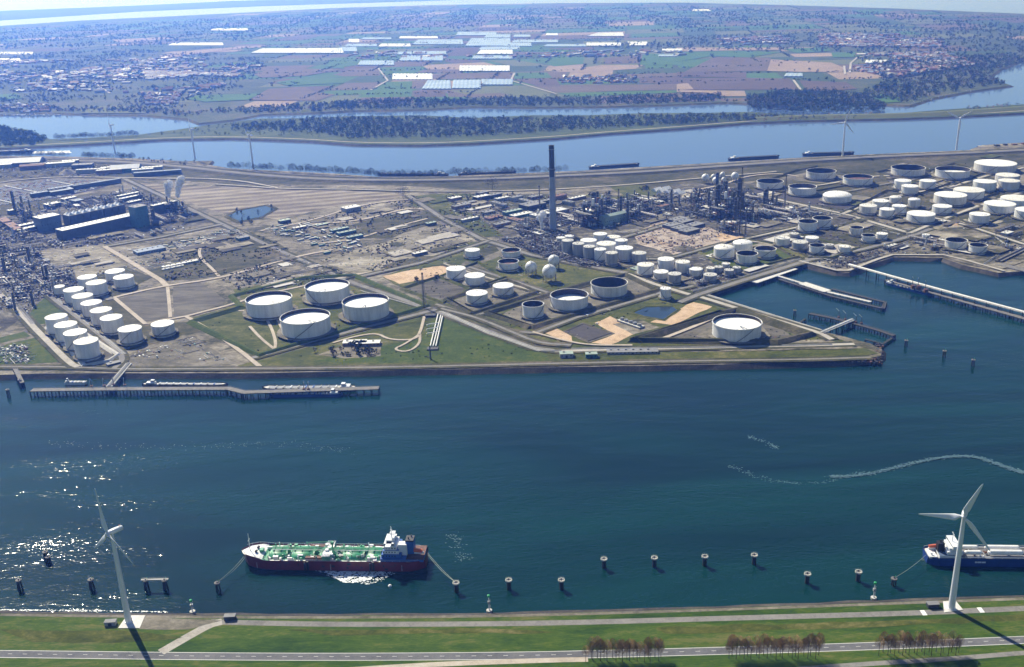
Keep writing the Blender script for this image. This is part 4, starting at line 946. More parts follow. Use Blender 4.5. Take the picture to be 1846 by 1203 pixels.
def put(key, x, y, rz, s=1.0, label=None, cat=None, group=None, z=LAND, pt=None):
    p = PROTO[key]
    o = p[0] if not p[1] else copy_tree(p[0]); p[1] = True
    b = pt if pt is not None else G(x, y, z)
    o.location = b; o.rotation_euler.z = rz; o.scale = (s, s, s) if not isinstance(s, tuple) else s
    tag(o, label, cat, group); return o
for i, (r, H, k) in enumerate(((1.6, 26, 'psteel'), (2.3, 38, 'dsteel'), (2.0, 20, 'steel'), (3.0, 30, 'dsteel'), (1.3, 18, 'wsteel'))): proto('col%d' % i, column_proto, r, H, k, 3 + i % 3)
for i, (L, W_, H, k) in enumerate(((18, 12, 14, 'dsteel'), (24, 12, 9, 'psteel'), (14, 12, 22, 'dsteel'), (30, 14, 12, 'dsteel'))): proto('frm%d' % i, frame_proto, L, W_, H, k, 7 + i, i)
for i, (L, W_, H) in enumerate(((40, 6, 6), (60, 8, 8))): proto('rack%d' % i, rack_proto, L, W_, H, i)
for i, (L, r, k) in enumerate(((9, 1.5, 'wsteel'), (14, 2, 'psteel'), (7, 1.1, 'steel'))): proto('drum%d' % i, drum_proto, L, r, k)
proto('furn', furnace_proto); proto('fans', fans_proto); proto('fans2', fans_proto, 7)
for i, (L, W_, H, kw, kr) in enumerate(((16, 9, 4.5, 'wall', 'roofg'), (24, 10, 5, 'brick', 'roofw'), (12, 7, 3.5, 'wall', 'roofw'), (30, 12, 6, 'walld', 'roofg'))): proto('shed%d' % i, shed_proto, L, W_, H, kw, kr)
NM = dict(col=('process column', ['grey', 'tall dark', 'pale', 'thick dark', 'slim white']), frm=('process structure', ['dark steel', 'low grey', 'tall dark', 'long dark']), rack=('pipe rack', ['short', 'long']), drum=('pressure drum', ['white', 'grey', 'small steel']),
          furn=('furnace', ['dark boxy']), fans=('cooler bank', ['four-fan', 'four-fan', 'seven-fan']), shed=('shed', ['grey flat-roofed', 'brick white-roofed', 'small pale-roofed', 'long dark']))
def scatter(where, poly, n, weights, mind=9.0, srange=(.8, 1.15), seed=1):
    """plant gear spread over one yard on the refinery's street grid"""
    rnd = random.Random(seed); W_ = [Vector(p[:2]) for p in px_poly(poly)]
    xs = [p.x for p in W_]; ys = [p.y for p in W_]; out = []; tries = 0
    keys = [k for k, q in weights for _ in range(q)]
    while len(out) < n and tries < n * 60:
        tries += 1
        # snap to the grid of the streets
        x, y = rnd.uniform(min(xs), max(xs)), rnd.uniform(min(ys), max(ys))
        if not inside((x, y), W_): continue
        key = rnd.choice(keys)
        rad = {'col': 3.5, 'frm': 11, 'rack': 12, 'drum': 6, 'furn': 9, 'fans': 11, 'shed': 10}[key.rstrip('0123456789')]
        if any((x - a) ** 2 + (y - b) ** 2 < (rad + c) ** 2 * .5 for a, b, c, _ in out): continue
        out.append((x, y, rad, key))
    cnt = {}
    out.sort(key=lambda q: to_px(q[0], q[1])[0])
    tot = {}
    for q in out: tot[q[3]] = tot.get(q[3], 0) + 1
    for x, y, rad, key in out:
        f = key.rstrip('0123456789'); i = int(key[len(f):] or 0); nm, adj = NM[f]; j = cnt.get(key, 0); cnt[key] = j + 1
        od = 'the only one' if tot[key] == 1 else (ORD[j] if j < len(ORD) else 'far right')
        s = rnd.uniform(*srange)
        put(key, 0, 0, AX + rnd.choice((0, math.pi / 2)), s, f'{adj[i % len(adj)]} {nm}, {od} {where}', nm, nm + 's ' + where, pt=Vector((x, y, LAND)))
PLANT = [('col0', 3), ('col1', 1), ('col2', 3), ('col3', 1), ('col4', 3), ('frm0', 4), ('frm1', 6), ('frm2', 1), ('frm3', 3), ('rack0', 4), ('rack1', 3), ('drum0', 4), ('drum1', 4), ('drum2', 4), ('furn', 1), ('fans', 3), ('fans2', 2), ('shed0', 2), ('shed2', 2)]
LOW = [('col4', 2), ('col2', 1), ('frm1', 5), ('rack0', 5), ('rack1', 4), ('drum0', 5), ('drum1', 4), ('drum2', 6), ('fans', 3), ('shed0', 3), ('shed2', 3), ('shed1', 2)]
# ---- plant yards
scatter('in the left chemical plant', [(0, 462), (45, 462), (95, 500), (108, 545), (82, 532), (50, 566), (0, 560)], 48, PLANT, seed=3, srange=(.6, .9))
scatter('in the roadside strip of the left plant', [(60, 455), (110, 492), (140, 512), (105, 510), (45, 480)], 20, PLANT, seed=4, srange=(.7, 1))
scatter('on the far left edge', [(-40, 400), (50, 400), (70, 440), (60, 455), (-40, 460)], 18, PLANT, seed=5)
scatter('at the left works by the power station', [(120, 372), (200, 352), (250, 352), (320, 375), (330, 395), (250, 388), (170, 400)], 40, PLANT, seed=6, srange=(.7, 1.05))
scatter('at the power station end', [(262, 390), (330, 375), (345, 385), (340, 405), (268, 412)], 14, PLANT, seed=16)
scatter('behind the tall chimney', [(930, 408), (990, 385), (1040, 395), (1010, 425), (960, 432)], 30, LOW, seed=7, srange=(.7, 1))
scatter('in the piping field below the chimney', [(915, 432), (960, 430), (1000, 436), (1090, 478), (1060, 480), (960, 452)], 44, LOW, seed=8, srange=(.55, .8))
scatter('in the central process area', [(1035, 382), (1060, 372), (1180, 360), (1240, 375), (1200, 395), (1140, 400), (1100, 412), (1040, 408)], 62, PLANT, seed=9)
scatter('in the central process area, rear part', [(1040, 368), (1150, 362), (1290, 345), (1300, 360), (1180, 368), (1060, 378)], 36, LOW, seed=10)
scatter('in the upper right process area', [(1250, 362), (1290, 340), (1350, 345), (1400, 368), (1420, 385), (1380, 400), (1330, 405), (1240, 388)], 78, PLANT, seed=11)
scatter('in the upper right roadside plant', [(1395, 372), (1440, 378), (1500, 388), (1450, 392), (1420, 400), (1380, 402)], 24, LOW, seed=12)
scatter('beside the right dock corner', [(1580, 452), (1650, 432), (1700, 425), (1735, 455), (1700, 456), (1610, 455)], 14, LOW, seed=13, srange=(.6, .85))
scatter('on the upper right loading yard', [(1780, 425), (1846, 405), (1900, 410), (1860, 440), (1800, 470), (1770, 460)], 14, LOW, seed=14, srange=(.7, 1))
scatter('around the dock-road tanks', [(1240, 500), (1300, 500), (1320, 495), (1270, 515), (1235, 512)], 8, LOW, seed=15, srange=(.5, .7))
# landmark columns and structures placed one by one
for x, y, key, s, lab in ((1293, 383, 'col3', (1.6, 1.6, 1.75), 'thick dark process column left of the tallest mast, beside the spheres'), (1308, 372, 'col1', (1.2, 1.2, 1.3), 'dark process column between the spheres and the tallest mast'), (1331, 384, 'col1', (1.7, 1.7, 1.75), 'tallest dark process column beside the lattice mast'),
                          (1337, 390, 'col3', (1.3, 1.3, 1.5), 'dark process column just right of the tallest one'), (1379, 372, 'col3', (1.5, 1.5, 1.1), 'thick dark column right of the tallest group, before the half-full tank'), (1392, 374, 'col0', 1.2, 'grey column right of the thick dark one near the half-full tank'),
                          (1325, 400, 'col1', 1.2, 'dark process column in front of the tallest group'), (1070, 392, 'col3', 1.6, 'thick dark column standing in the black central structure'), (1077, 390, 'col1', 1.25, 'tall dark column right in the black central structure'), (1210, 375, 'col0', 1.4, 'lone grey column right of the central process area'),
                          (28, 385, 'col1', 1.25, 'tall blue-grey column at the far left works'), (42, 382, 'col0', 1.3, 'slim column second at the far left works'), (55, 382, 'col0', 1.0, 'short slim column third at the far left works')):
    put(key, x, y, 0, s, lab, 'process column', 'landmark process columns')
for x, y, key, s, lab in ((1056, 407, 'frm0', (2.0, 2.0, 1.7), 'large black boiler structure right of the chimney'), (1078, 405, 'frm2', (1.8, 1.6, 1.6), 'tall black steel structure behind the tank cluster'), (1315, 392, 'frm2', 1.6, 'tall dark structure at the foot of the tallest columns'), (1295, 395, 'frm0', 1.5, 'wide dark structure left of the tallest columns'),
                          (1343, 398, 'frm0', 1.3, 'dark structure right of the tallest columns'), (1312, 420, 'frm3', (1.1, 1.4, 1.3), 'dark cooling structure beside the rubble site'), (40, 395, 'frm2', 1.1, 'dark structure at the foot of the far left columns'), (52, 392, 'frm0', 1.0, 'wide dark structure at the far left works'), (305, 385, 'frm0', 1.5, 'dark boiler house frame at the power station end'), (330, 390, 'frm2', 1.0, 'dark frame rightmost at the power station end')):
    put(key, x, y, AX, s, lab, 'steel structure', 'landmark plant structures')

# ---- buildings
def building(cx, cy, L, W_, H, ang_, kw, kr, label, group=None, pitched=False, name='building', cat='building', win=True):
    root = shed_proto(L, W_, H, kw, kr, pitched, name); root.location = G(cx, cy); root.rotation_euler.z = ang_
    return tag(root, label, cat, group)
B = building
# power station
r_ = B(180, 418, 155, 26, 20, R(50) , 'walld', 'roofw', 'long dark power hall with a pale roof edge at the left', name='power_hall', cat='power hall')
r_ = B(254, 408, 26, 24, 40, R(50), 'wallt', 'roofg', 'dark teal tower block at the end of the power hall', name='tower_block', cat='tower block')
r_ = B(88, 413, 40, 30, 26, R(50), 'roofb', 'roofw', 'pale blue block at the left end of the power station', name='boiler_house', cat='boiler house')
for i in range(8):
    t = i / 7; x = 128 + 88 * t; y = 407 - 19 * t
    b = G(x, y); root = empty('precipitator', b, R(50), ('nearest left' if i == 0 else ORD[i]) + ' silvery precipitator on the roof behind the power hall', 'precipitator', 'precipitators behind the power hall')
    MB().box((0, 0, 0), (14, 26, 22), 'dsteel').obj('casing', root)
    mm = MB()
    for q in (-1, 1): mm.add([(-6, q * 6 - 5, 22), (6, q * 6 - 5, 22), (6, q * 6 + 5, 22), (-6, q * 6 + 5, 22), (0, q * 6, 27), (0, q * 6 + 1, 27)], [(0, 1, 4), (1, 2, 5, 4), (2, 3, 5), (3, 0, 4, 5)], 'wsteel')
    mm.obj('hopper_roof', root)
B(300, 385, 60, 12, 22, R(50), 'walld', 'roofw', 'dark hall with bright roof at the foot of the steam plumes')
for i, (x, y, L, W_, kr) in enumerate(((232, 357, 50, 10, 'roofw'), (236, 362, 50, 10, 'roofw'), (243, 370, 30, 10, 'roofw'), (95, 374, 30, 18, 'roofw'), (125, 364, 30, 12, 'roofw'), (140, 368, 20, 22, 'roofb'), (28, 385, 28, 12, 'roofw'), (50, 412, 45, 12, 'roofw'), (54, 418, 50, 12, 'roofw'), (25, 415, 16, 90, 'roofr'), (10, 405, 16, 60, 'roofr'))):
    B(x, y, L, W_, 9, R(50) if i < 9 else AX + R(90), 'walld', kr, ['pale long shed', 'pale long shed', 'pale shed', 'square white-roofed shed', 'white-roofed shed', 'blue-grey block', 'low white-roofed shed', 'long white-roofed shed', 'long white-roofed shed', 'long dark red conveyor hall', 'dark red conveyor hall'][i] + [' rearmost beside the power station', ' second beside the power station', ' third beside the power station', ' by the grassy plot', ' behind the precipitators', ' behind the precipitators', ' left of the power station', ' rear one at the left end', ' front one at the left end', ' at the left edge', ' outermost at the left edge'][i], 'sheds of the left works')
# top left warehouses
for i, (x, y, L, W_, kw, kr) in enumerate(((35, 298, 120, 50, 'walld', 'roofb'), (95, 301, 110, 20, 'wall', 'roofw'), (60, 305, 60, 20, 'roofr', 'roofr'), (8, 303, 40, 20, 'wall', 'roofw'), (150, 303, 50, 24, 'walld', 'roofg'), (128, 296, 40, 16, 'walld', 'roofw'), (205, 308, 60, 14, 'wall', 'roofw'), (198, 313, 60, 14, 'brick', 'roofw'), (228, 309, 70, 40, 'wallt', 'roofb'),
                                    (165, 312, 70, 10, 'wall', 'roofw'), (285, 316, 110, 14, 'walld', 'roofb'), (258, 312, 50, 14, 'wall', 'roofw'), (275, 308, 50, 14, 'wall', 'roofw'), (110, 350, 50, 30, 'walld', 'roofb'), (125, 343, 90, 12, 'walld', 'roofb'), (175, 336, 110, 12, 'walld', 'roofb'), (90, 352, 80, 14, 'walld', 'roofb'))):
    B(x, y, L, W_, 10, R(6 + (i * 7) % 9) if i < 13 else R(40), kw, kr, f'{dict(roofb="blue-grey", roofw="white", roofr="red", roofg="grey")[kr]}-roofed warehouse, number {i + 1} counting'.replace(f', number {i + 1} counting', '') + ', ' + ['largest by the far left bend', 'long one beside the highway', 'behind the vehicle park', 'at the left picture edge below the highway', 'dark one beside the sand heap', 'small one beside the highway', 'rear one of the pair left of the field', 'front one of the pair left of the field', 'teal-walled wide one at the start of the diagonal road',
      'long low one along the vehicle park', 'longest below the highway embankment', 'short one below the highway bend', 'short one nearest the highway bend', 'square one at the corner of the vehicle park', 'long one along the vehicle park edge', 'longest along the vehicle park edge', 'long one nearest the left works'][i], 'top left warehouses', pitched=(i in (0, 2, 8)), name='warehouse', cat='warehouse')
# vehicles of the park: rows one cannot count, seen only as stripes
vm = MB(); rnd = random.Random(5); VP = [Vector(p[:2]) for p in px_poly([(-80, 346), (0, 338), (90, 323), (214, 327), (180, 339), (110, 356), (0, 372), (-80, 384)])]
a0 = R(52)
ux, uy = Vector((math.cos(a0), math.sin(a0))), Vector((-math.sin(a0), math.cos(a0)))
cc = sum(VP, Vector((0, 0))) / len(VP)
for i in range(-90, 91):
    for j in range(-90, 91):
        if j % 15 == 0: continue
        p = cc + uy * i * 8.0 + ux * j * 6.0
        if inside(p, VP) and rnd.random() < .9: vm.box((p.x, p.y, LAND + .1), (4.6, 4.2, 1.5), rnd.choice(['roofr', 'roofb', 'walld', 'roofg', 'walld', 'roofb', 'walld']) if j % 15 > 1 else 'roofw', a0)
tag(vm.obj('parked_cars'), 'dense rows of parked cars filling the top left vehicle park', 'cars', kind='stuff')
# sand heap
def heap(x, y, r, h, k, label, name='sand_heap'):
    m = MB(); n = 18; b = G(x, y)
    m.lathe([(r, 0), (r * .6, h * .5), (r * .25, h * .88), (.01, h)], k, n); m.v = [(a + random.uniform(-.06, .06) * r, c + random.uniform(-.06, .06) * r, max(0, z)) for a, c, z in m.v]
    tag(m.obj(name, loc=b), label, 'heap')
heap(122, 313, 22, 12, 'tan', 'pale sand heap beside the top left warehouses')
for i, (x, y, r, h, k, l) in enumerate(((1205, 425, 14, 4, 'pink', 'rubble heap left in the demolition site'), (1232, 450, 22, 6, 'soil', 'dark rubble heap at the front of the demolition site'), (1265, 430, 12, 4, 'pink', 'small rubble heap in the middle of the demolition site'), (1195, 440, 10, 3, 'sand', 'reddish heap at the left front of the demolition site'), (1718, 405, 16, 3, 'sand', 'low sandy mound on the bare plot of the right park'))): heap(x, y, r, h, k, l, 'rubble_heap')
# middle yard: sheds and containers
for i, (x, y, L, W_, H, kw, kr, l) in enumerate(((633, 380, 34, 22, 8, 'wall', 'roofw', 'white square hall at the end of the ploughed field'), (580, 408, 24, 10, 4, 'walld', 'rooft', 'dark cabin with pale green roof behind the container rows'), (612, 417, 36, 9, 5, 'wallt', 'rooft', 'green-roofed long shed, rearmost of three'), (625, 422, 36, 9, 5, 'wallt', 'rooft', 'green-roofed long shed, middle of three'),
      (640, 430, 30, 9, 5, 'wallt', 'rooft', 'green-roofed long shed, nearest of three'), (540, 413, 26, 8, 4, 'brick', 'roofw', 'white-roofed long cabin in the container yard'), (513, 402, 22, 12, 6, 'walld', 'rooft', 'dark workshop beside the pond'), (757, 460, 26, 9, 5, 'walld', 'roofw', 'white-roofed shed on the sandy lot'), (777, 406, 20, 9, 5, 'walld', 'rooft', 'dark cabin at the road fork above the sandy lot'),
      (438, 432, 22, 14, 5, 'wallt', 'roofg', 'dark workshop on the sandy strip at the left'), (847, 398, 38, 8, 5, 'wall', 'roofw', 'long pale shed left of the teal-walled halls'), (924, 386, 40, 12, 7, 'wallt', 'rooft', 'teal-walled hall, left of the pair'), (940, 392, 46, 16, 7, 'wallt', 'roofw', 'teal-walled white-roofed hall, right of the pair'),
      (960, 376, 46, 30, 10, 'walld', 'roofg', 'square dark hall left of the chimney'), (1105, 403, 56, 16, 17, 'rooft', 'rooft', 'pale green shed with sloping roof in the central process area'), (1001, 386, 40, 24, 8, 'wall', 'roofw', 'bright white-roofed hall right behind the chimney'), (978, 392, 46, 22, 8, 'wall', 'roofw', 'bright white-roofed hall left behind the chimney'),
      (325, 478, 60, 8, 3, 'conc', 'roofw', 'long white slab-roofed store on the dark plot'), (312, 484, 36, 4, 2, 'conc', 'roofw', 'short white store in front of the slab-roofed one'), (270, 454, 50, 24, 5, 'roofb', 'roofb', 'blue-grey tarpaulined store on the left plot'), (640, 621, 30, 12, 4, 'brick', 'roofw', 'left white-roofed office of the waterside yard'), (663, 622, 32, 12, 4, 'brick', 'roofw', 'right white-roofed office of the waterside yard'),
      (1021, 643, 16, 10, 5, 'wall', 'rooft', 'pale green gatehouse by the quay road'), (1066, 644, 14, 8, 5, 'wallt', 'rooft', 'teal cabin right of the gatehouse'), (205, 658, 16, 8, 3, 'walld', 'roofg', 'small dark shed at the foot of the waterside road'), (1290, 462, 34, 12, 3, 'wall', 'roofw', 'low white store in front of the domed tanks'), (1700, 402, 10, 8, 4, 'wall', 'roofw', 'tiny white hut by the sandy mound'),
      (1815, 424, 20, 12, 5, 'wall', 'roofw', 'white hut on the right loading yard'), (1605, 445, 30, 7, 2, 'conc', 'roofw', 'pale slab store, left of two above the basin'), (1628, 449, 24, 8, 3, 'brick', 'roofw', 'pale slab store, right of two above the basin'), (1150, 485, 22, 14, 2, 'conc', 'rooft', 'low pale green slab left of the dock-road tanks'))):
    B(x, y, L, W_, H, AY if i not in (20, 21, 22, 23) else R(0), kw, kr, l, 'sheds and halls of the refinery', pitched=kr == 'rooft' and i == 14)
for i, (x, y) in enumerate(((1213, 410), (1232, 404), (1228, 415), (1252, 410), (1242, 420), (1222, 400))):
    B(x, y, 34, 20, 6, AY, 'walld', 'roofg', ORD[i] + ' of the dark flat-roofed halls beside the rubble site' if i else 'leftmost of the dark flat-roofed halls beside the rubble site', 'dark halls by the rubble site')
rnd = random.Random(21)
OFF = [(820, 362), (845, 368), (870, 352), (868, 360), (890, 356), (900, 372), (832, 375), (880, 385), (905, 362), (930, 362), (950, 368), (965, 358), (985, 366), (1005, 360), (1025, 370), (1040, 360), (1015, 382), (930, 400), (905, 408), (890, 395), (1150, 372), (1180, 366), (1195, 378)]
for i, (x, y) in enumerate(sorted(OFF)):
    B(x, y, rnd.uniform(24, 44), rnd.uniform(10, 16), rnd.uniform(4, 9), AY + rnd.choice((0, 0, math.pi / 2)), rnd.choice(['brick', 'wall', 'walld']), rnd.choice(['roofg', 'roofg', 'roofg', 'roofw', 'roofr']), f'office block {"near" if y > 375 else "behind"} the chimney, ' + (ORD[i] if i < 16 else 'right-hand part'), 'office blocks around the chimney', name='office_block', cat='office block')
for i, (x, y) in enumerate(((1184, 345), (1194, 347), (1200, 343), (1208, 350), (1218, 348), (1226, 351))):
    b = G(x, y); m = MB(); m.gable((0, 0, 0), 20, 14, 3, 5, 'tankroof', 'tankroof'); tag(m.obj('marquee', loc=b, rz=AY), ORD[i] + ' of the bright white marquees behind the process area', 'marquee', 'white marquees')
# containers and cabins
proto('cont', lambda: (lambda r: (kids(r, [MB().box((0, 0, 0), (12, 3, 3), 'wallt', 0, 'rooft').obj('body', r)]), r)[1])(empty('container', (0, 0, 0))))
proto('contw', lambda: (lambda r: (kids(r, [MB().box((0, 0, 0), (12, 3, 3), 'wall', 0, 'roofw').obj('body', r)]), r)[1])(empty('container', (0, 0, 0))))
CP = [(470 + random.uniform(-10, 100), 0) for _ in range(0)]
rnd = random.Random(8); pts = []
CPoly = [(470, 410), (520, 402), (575, 405), (640, 432), (660, 442), (620, 456), (590, 458)]
while len(pts) < 46:
    x, y = rnd.uniform(465, 665), rnd.uniform(400, 460)
    if inside((x, y), CPoly) and all(abs(x - a) + 3 * abs(y - b) > 9 for a, b in pts): pts.append((x, y))
for i, (x, y) in enumerate(sorted(pts)):
    put(rnd.choice(['cont', 'contw']), x, y, AY + rnd.choice((0, 0, math.pi / 2)), rnd.uniform(.7, 1.1), 'site container in the crowded contractor yard beside the diagonal road', 'container', 'containers in the contractor yard')
rnd = random.Random(9)
for i in range(16):
    put(rnd.choice(['cont', 'contw']), rnd.uniform(300, 430), 0, 0, .8, 'small container on the sandy strip of the left plot', 'container', 'containers on the sandy strip', pt=G(300 + i * 8 + rnd.uniform(-3, 3), 447 - i * 1.7 + rnd.uniform(-5, 5)))

# ---- pipelines along the roads
def pipeline(pts, n, r, label, z=1.0, gap=None, k='pipeb', zoff=LAND):
    r *= .8
    P = [Vector(q[:2]) for q in px_poly(pts)]; root = empty('pipeline', (0, 0, 0), 0, label, 'pipeline', 'pipelines along the roads'); gap = gap or r * 2.6
    for i in range(n):
        L_, _r2 = strip_pts(P, 2 * (i - (n - 1) / 2) * gap + 1e-6)
        m = MB(); L_ = [Vector((*q, zoff + z)) for q in L_]
        for a, b in zip(L_, L_[1:]): m.cyl(a, b, r, r, k if i % 3 != 1 else 'psteel', 6, True)
        m.obj('pipe', root)
    m = MB()
    for a, b in zip(P, P[1:]):
        d = b - a; L = d.length; c = max(1, int(L / 14))
        for j in range(c):
            q = a + d * (j + .5) / c; m.box((q.x, q.y, zoff), (.5, n * gap + 1, z - r), 'conc', math.atan2(d.y, d.x))
    m.obj('supports', root)
pipeline([(795, 562), (880, 601), (975, 634)], 6, .55, 'bundle of pale pipes along the diagonal road to the gatehouse')
pipeline([(1030, 630), (1300, 627), (1500, 622)], 5, .5, 'pale pipes along the quay road of the spit')
pipeline([(975, 634), (1012, 634)], 4, .6, 'short pipe bend beside the gatehouse')
pipeline([(1262, 529), (1480, 597)], 4, .7, 'white pipes on the edge of the first basin')
pipeline([(1250, 526), (1335, 502), (1462, 462)], 4, .6, 'pale pipes beside the dock road')
pipeline([(1345, 352), (1520, 389), (1640, 422)], 5, .6, 'white pipes beside the road between the right tank parks')
pipeline([(1500, 385), (1680, 436), (1740, 428)], 3, .5, 'pipes running to the small pit tanks')
pipeline([(82, 523), (150, 575), (225, 640)], 5, .5, 'pipes between the two left tank rows', k='steel')
pipeline([(0, 512), (40, 560), (60, 585)], 6, .5, 'dark pipes by the left chemical plant', k='dsteel')
pipeline([(1441, 470), (1505, 486)], 4, .7, 'pale pipes behind the inner basin edge')
pipeline([(1540, 476), (1585, 462)], 4, .6, 'pale pipes at the shore end of the long pier')
pipeline([(800, 474), (980, 526)], 3, .5, 'white pipes through the central tank park')
pipeline([(650, 525), (775, 560)], 2, .5, 'pipes right of the giant tanks', k='steel')
pipeline([(1000, 470), (1095, 487)], 4, .5, 'pipes in front of the chimney tank cluster', k='steel')
pipeline([(1745, 436), (1790, 425), (1810, 440), (1770, 455)], 3, .6, 'white pipe loop on the right dock yard')
pipeline([(1800, 460), (1770, 480)], 3, .6, 'white pipes down to the right dock yard edge')
pipeline([(1520, 380), (1600, 352), (1690, 330)], 3, .5, 'pipes across the right tank park')
def manifold():
    root = empty('pipe_manifold', G(782, 600), 0, 'tall white pipe manifold on a dark gravel strip beside the diagonal road', 'pipe manifold'); b = G(782, 600)
    for i, (x0, y0, x1, y1) in enumerate(((776, 628, 790, 570), (781, 628, 795, 572), (786, 628, 798, 574))):
        a, c = G(x0, y0) - b, G(x1, y1) - b; m = MB().cyl((a.x, a.y, 3), (c.x, c.y, 3), .8, .8, 'tankroof', 8)
        for j in range(6):
            q = a.lerp(c, (j + .5) / 6); m.box((q.x, q.y, 0), (.5, .5, 3), 'dsteel')
        m.obj('pipe', root)
    for y in (590, 598, 606):
        a, c = G(770, y) - b, G(790, y - 3) - b; MB().cyl((a.x, a.y, 3.6), (c.x, c.y, 3.6), .7, .7, 'tankroof', 8).cyl((a.x, a.y, 0), (a.x, a.y, 3.6), .7, .7, 'tankroof', 8).obj('branch_pipe', root)
    MB().box((G(776, 571) - b), (14, 8, 3), 'dsteel').obj('valve_pit', root); MB().box((G(780, 630) - b), (14, 10, 2), 'dsteel').obj('valve_pit', root)
manifold()
def frame_tank(x, y):      # white pit equipment beside the sand
    b = G(x, y); root = empty('separator', b, AX, 'grey settling unit on the pad between the orange sand lots', 'separator')
    m = MB().box((0, 0, 0), (42, 10, 3), 'tankg', 0, 'tankgr'); m.obj('basin', root)
    for i in range(5): MB().cyl((-16 + i * 8, 0, 3), (-16 + i * 8, 0, 6), 3.0, 2.4, 'steel', 12).obj('settling_tub', root)
frame_tank(1137, 586)

# steam
def plume(name, pts, r0, r1, label):
    m = MB(); rnd = random.Random(len(pts) + int(pts[0][0])); b = Vector(pts[0][2])
    for i in range(60):
        t = (i / 59); j = t * (len(pts) - 1); a = int(min(j, len(pts) - 2)); p = Vector(pts[a][2]).lerp(Vector(pts[a + 1][2]), j - a)
        r = (r0 + (r1 - r0) * t) * rnd.uniform(.6, 1.1); p = p + Vector((rnd.uniform(-.6, .6), rnd.uniform(-.6, .6), rnd.uniform(-.4, .4))) * r - b
        n = 8; prof = [(max(.01, r * math.sin(q * math.pi / 6)) * rnd.uniform(.9, 1.1), -r * math.cos(q * math.pi / 6)) for q in range(7)]
        o = len(m.v); m.lathe(prof, 'steam', n, c=p)
    return tag(m.obj(name, loc=b), label, 'steam plume', 'steam plumes', 'stuff')
sm = bpy.data.materials.new('steam'); sm.use_nodes = True; t_ = sm.node_tree; bs = t_.nodes['Principled BSDF']; bs.inputs['Base Color'].default_value = (.9, .9, .92, 1); bs.inputs['Roughness'].default_value = 1
lw = t_.nodes.new('ShaderNodeLayerWeight'); lw.inputs[0].default_value = .35; mr = t_.nodes.new('ShaderNodeMapRange'); mr.inputs['From Min'].default_value = .2; mr.inputs['From Max'].default_value = .95; mr.inputs['To Min'].default_value = .55; mr.inputs['To Max'].default_value = 0
bs.inputs['Subsurface Weight'].default_value = 0
t_.links.new(lw.outputs['Facing'], mr.inputs[0]); t_.links.new(mr.outputs[0], bs.inputs['Alpha']); M['steam'] = sm
def up(x, y, hs): 
    b = G(x, y); return [(x, y, (b.x + dx, b.y, LAND + h)) for h, dx in hs]
plume('steam_plume', up(303, 375, ((24, 0), (38, 2), (50, 3))), 1.5, 3.5, 'left thin steam plume rising from the power station')
plume('steam_plume', up(308, 375, ((24, 0), (40, 3), (54, 6))), 2.5, 6, 'middle steam plume rising from the power station')
plume('steam_plume', up(323, 378, ((26, 0), (45, 5), (64, 13))), 3, 7.5, 'tallest steam plume rising from the power station')
plume('steam_plume', up(976, 418, ((2, 0), (14, 2), (26, -2), (34, 6))), 2, 5.5, 'steam plume left of the foot of the tall chimney')

# the tangle of small pipework, valves and cable trays that fills the plant yards
def tangle(polys, n, seed, label, ks=(('dsteel', 6), ('psteel', 4), ('steel', 2), ('wsteel', 1), ('rsteel', 1), ('walld', 3)), sc=1.0, hmax=5.0, name='pipework'):
    rnd = random.Random(seed); m = MB(); kk = [k for k, q in ks for _ in range(q)]
    for poly in polys:
        P = [Vector(p[:2]) for p in px_poly(poly)]; xs = [p.x for p in P]; ys = [p.y for p in P]; c = 0
        while c < n:
            x, y = rnd.uniform(min(xs), max(xs)), rnd.uniform(min(ys), max(ys))
            if not inside((x, y), P): continue
            c += 1
            if math.sin(x * .05) * math.sin(y * .043 + 1) < rnd.uniform(-1, .2): continue
            a = AX + rnd.choice((0, math.pi / 2)); q = rnd.random(); h = hmax * rnd.random() ** 2 + .5
            if q < .45: m.box((x, y, LAND), (rnd.uniform(1, 5) * sc, rnd.uniform(.6, 2.5) * sc, h), rnd.choice(kk), a)
            elif q < .85:
                l = rnd.uniform(3, 12) * sc; d = Vector((math.cos(a), math.sin(a), 0)) * l; z = LAND + rnd.uniform(.4, hmax); r = rnd.uniform(.15, .4); p = Vector((x, y, z)); m.cyl(p - d, p + d, r, r, rnd.choice(kk), 5)
                m.box((x, y, LAND), (.4, .4, z - LAND), 'dsteel', a)
            else: r = rnd.uniform(.6, 1.6) * sc; m.cyl((x, y, LAND), (x, y, LAND + h * 1.5), r, r, rnd.choice(kk), 8)
    return tag(struct(m.obj(name), 'stuff'), label)
tangle([[(0, 462), (45, 462), (100, 500), (118, 548), (82, 532), (50, 566), (0, 560)], [(60, 455), (110, 490), (148, 514), (112, 520), (42, 482)], [(-40, 395), (50, 395), (70, 440), (60, 455), (-40, 460)], [(110, 372), (200, 350), (250, 350), (330, 375), (345, 400), (250, 392), (150, 402)]], 1500, 1, 'tangle of small pipework in the left works')
tangle([[(925, 412), (990, 385), (1045, 390), (1020, 428), (950, 436)], [(900, 432), (960, 428), (1005, 438), (1095, 480), (1060, 484), (960, 456)], [(1030, 380), (1060, 368), (1290, 342), (1310, 356), (1240, 380), (1200, 398), (1140, 402), (1100, 414), (1040, 410)], [(1240, 362), (1290, 340), (1350, 345), (1400, 366), (1500, 388), (1420, 402), (1330, 410), (1235, 392)]], 2300, 2, 'tangle of small pipework in the central works')
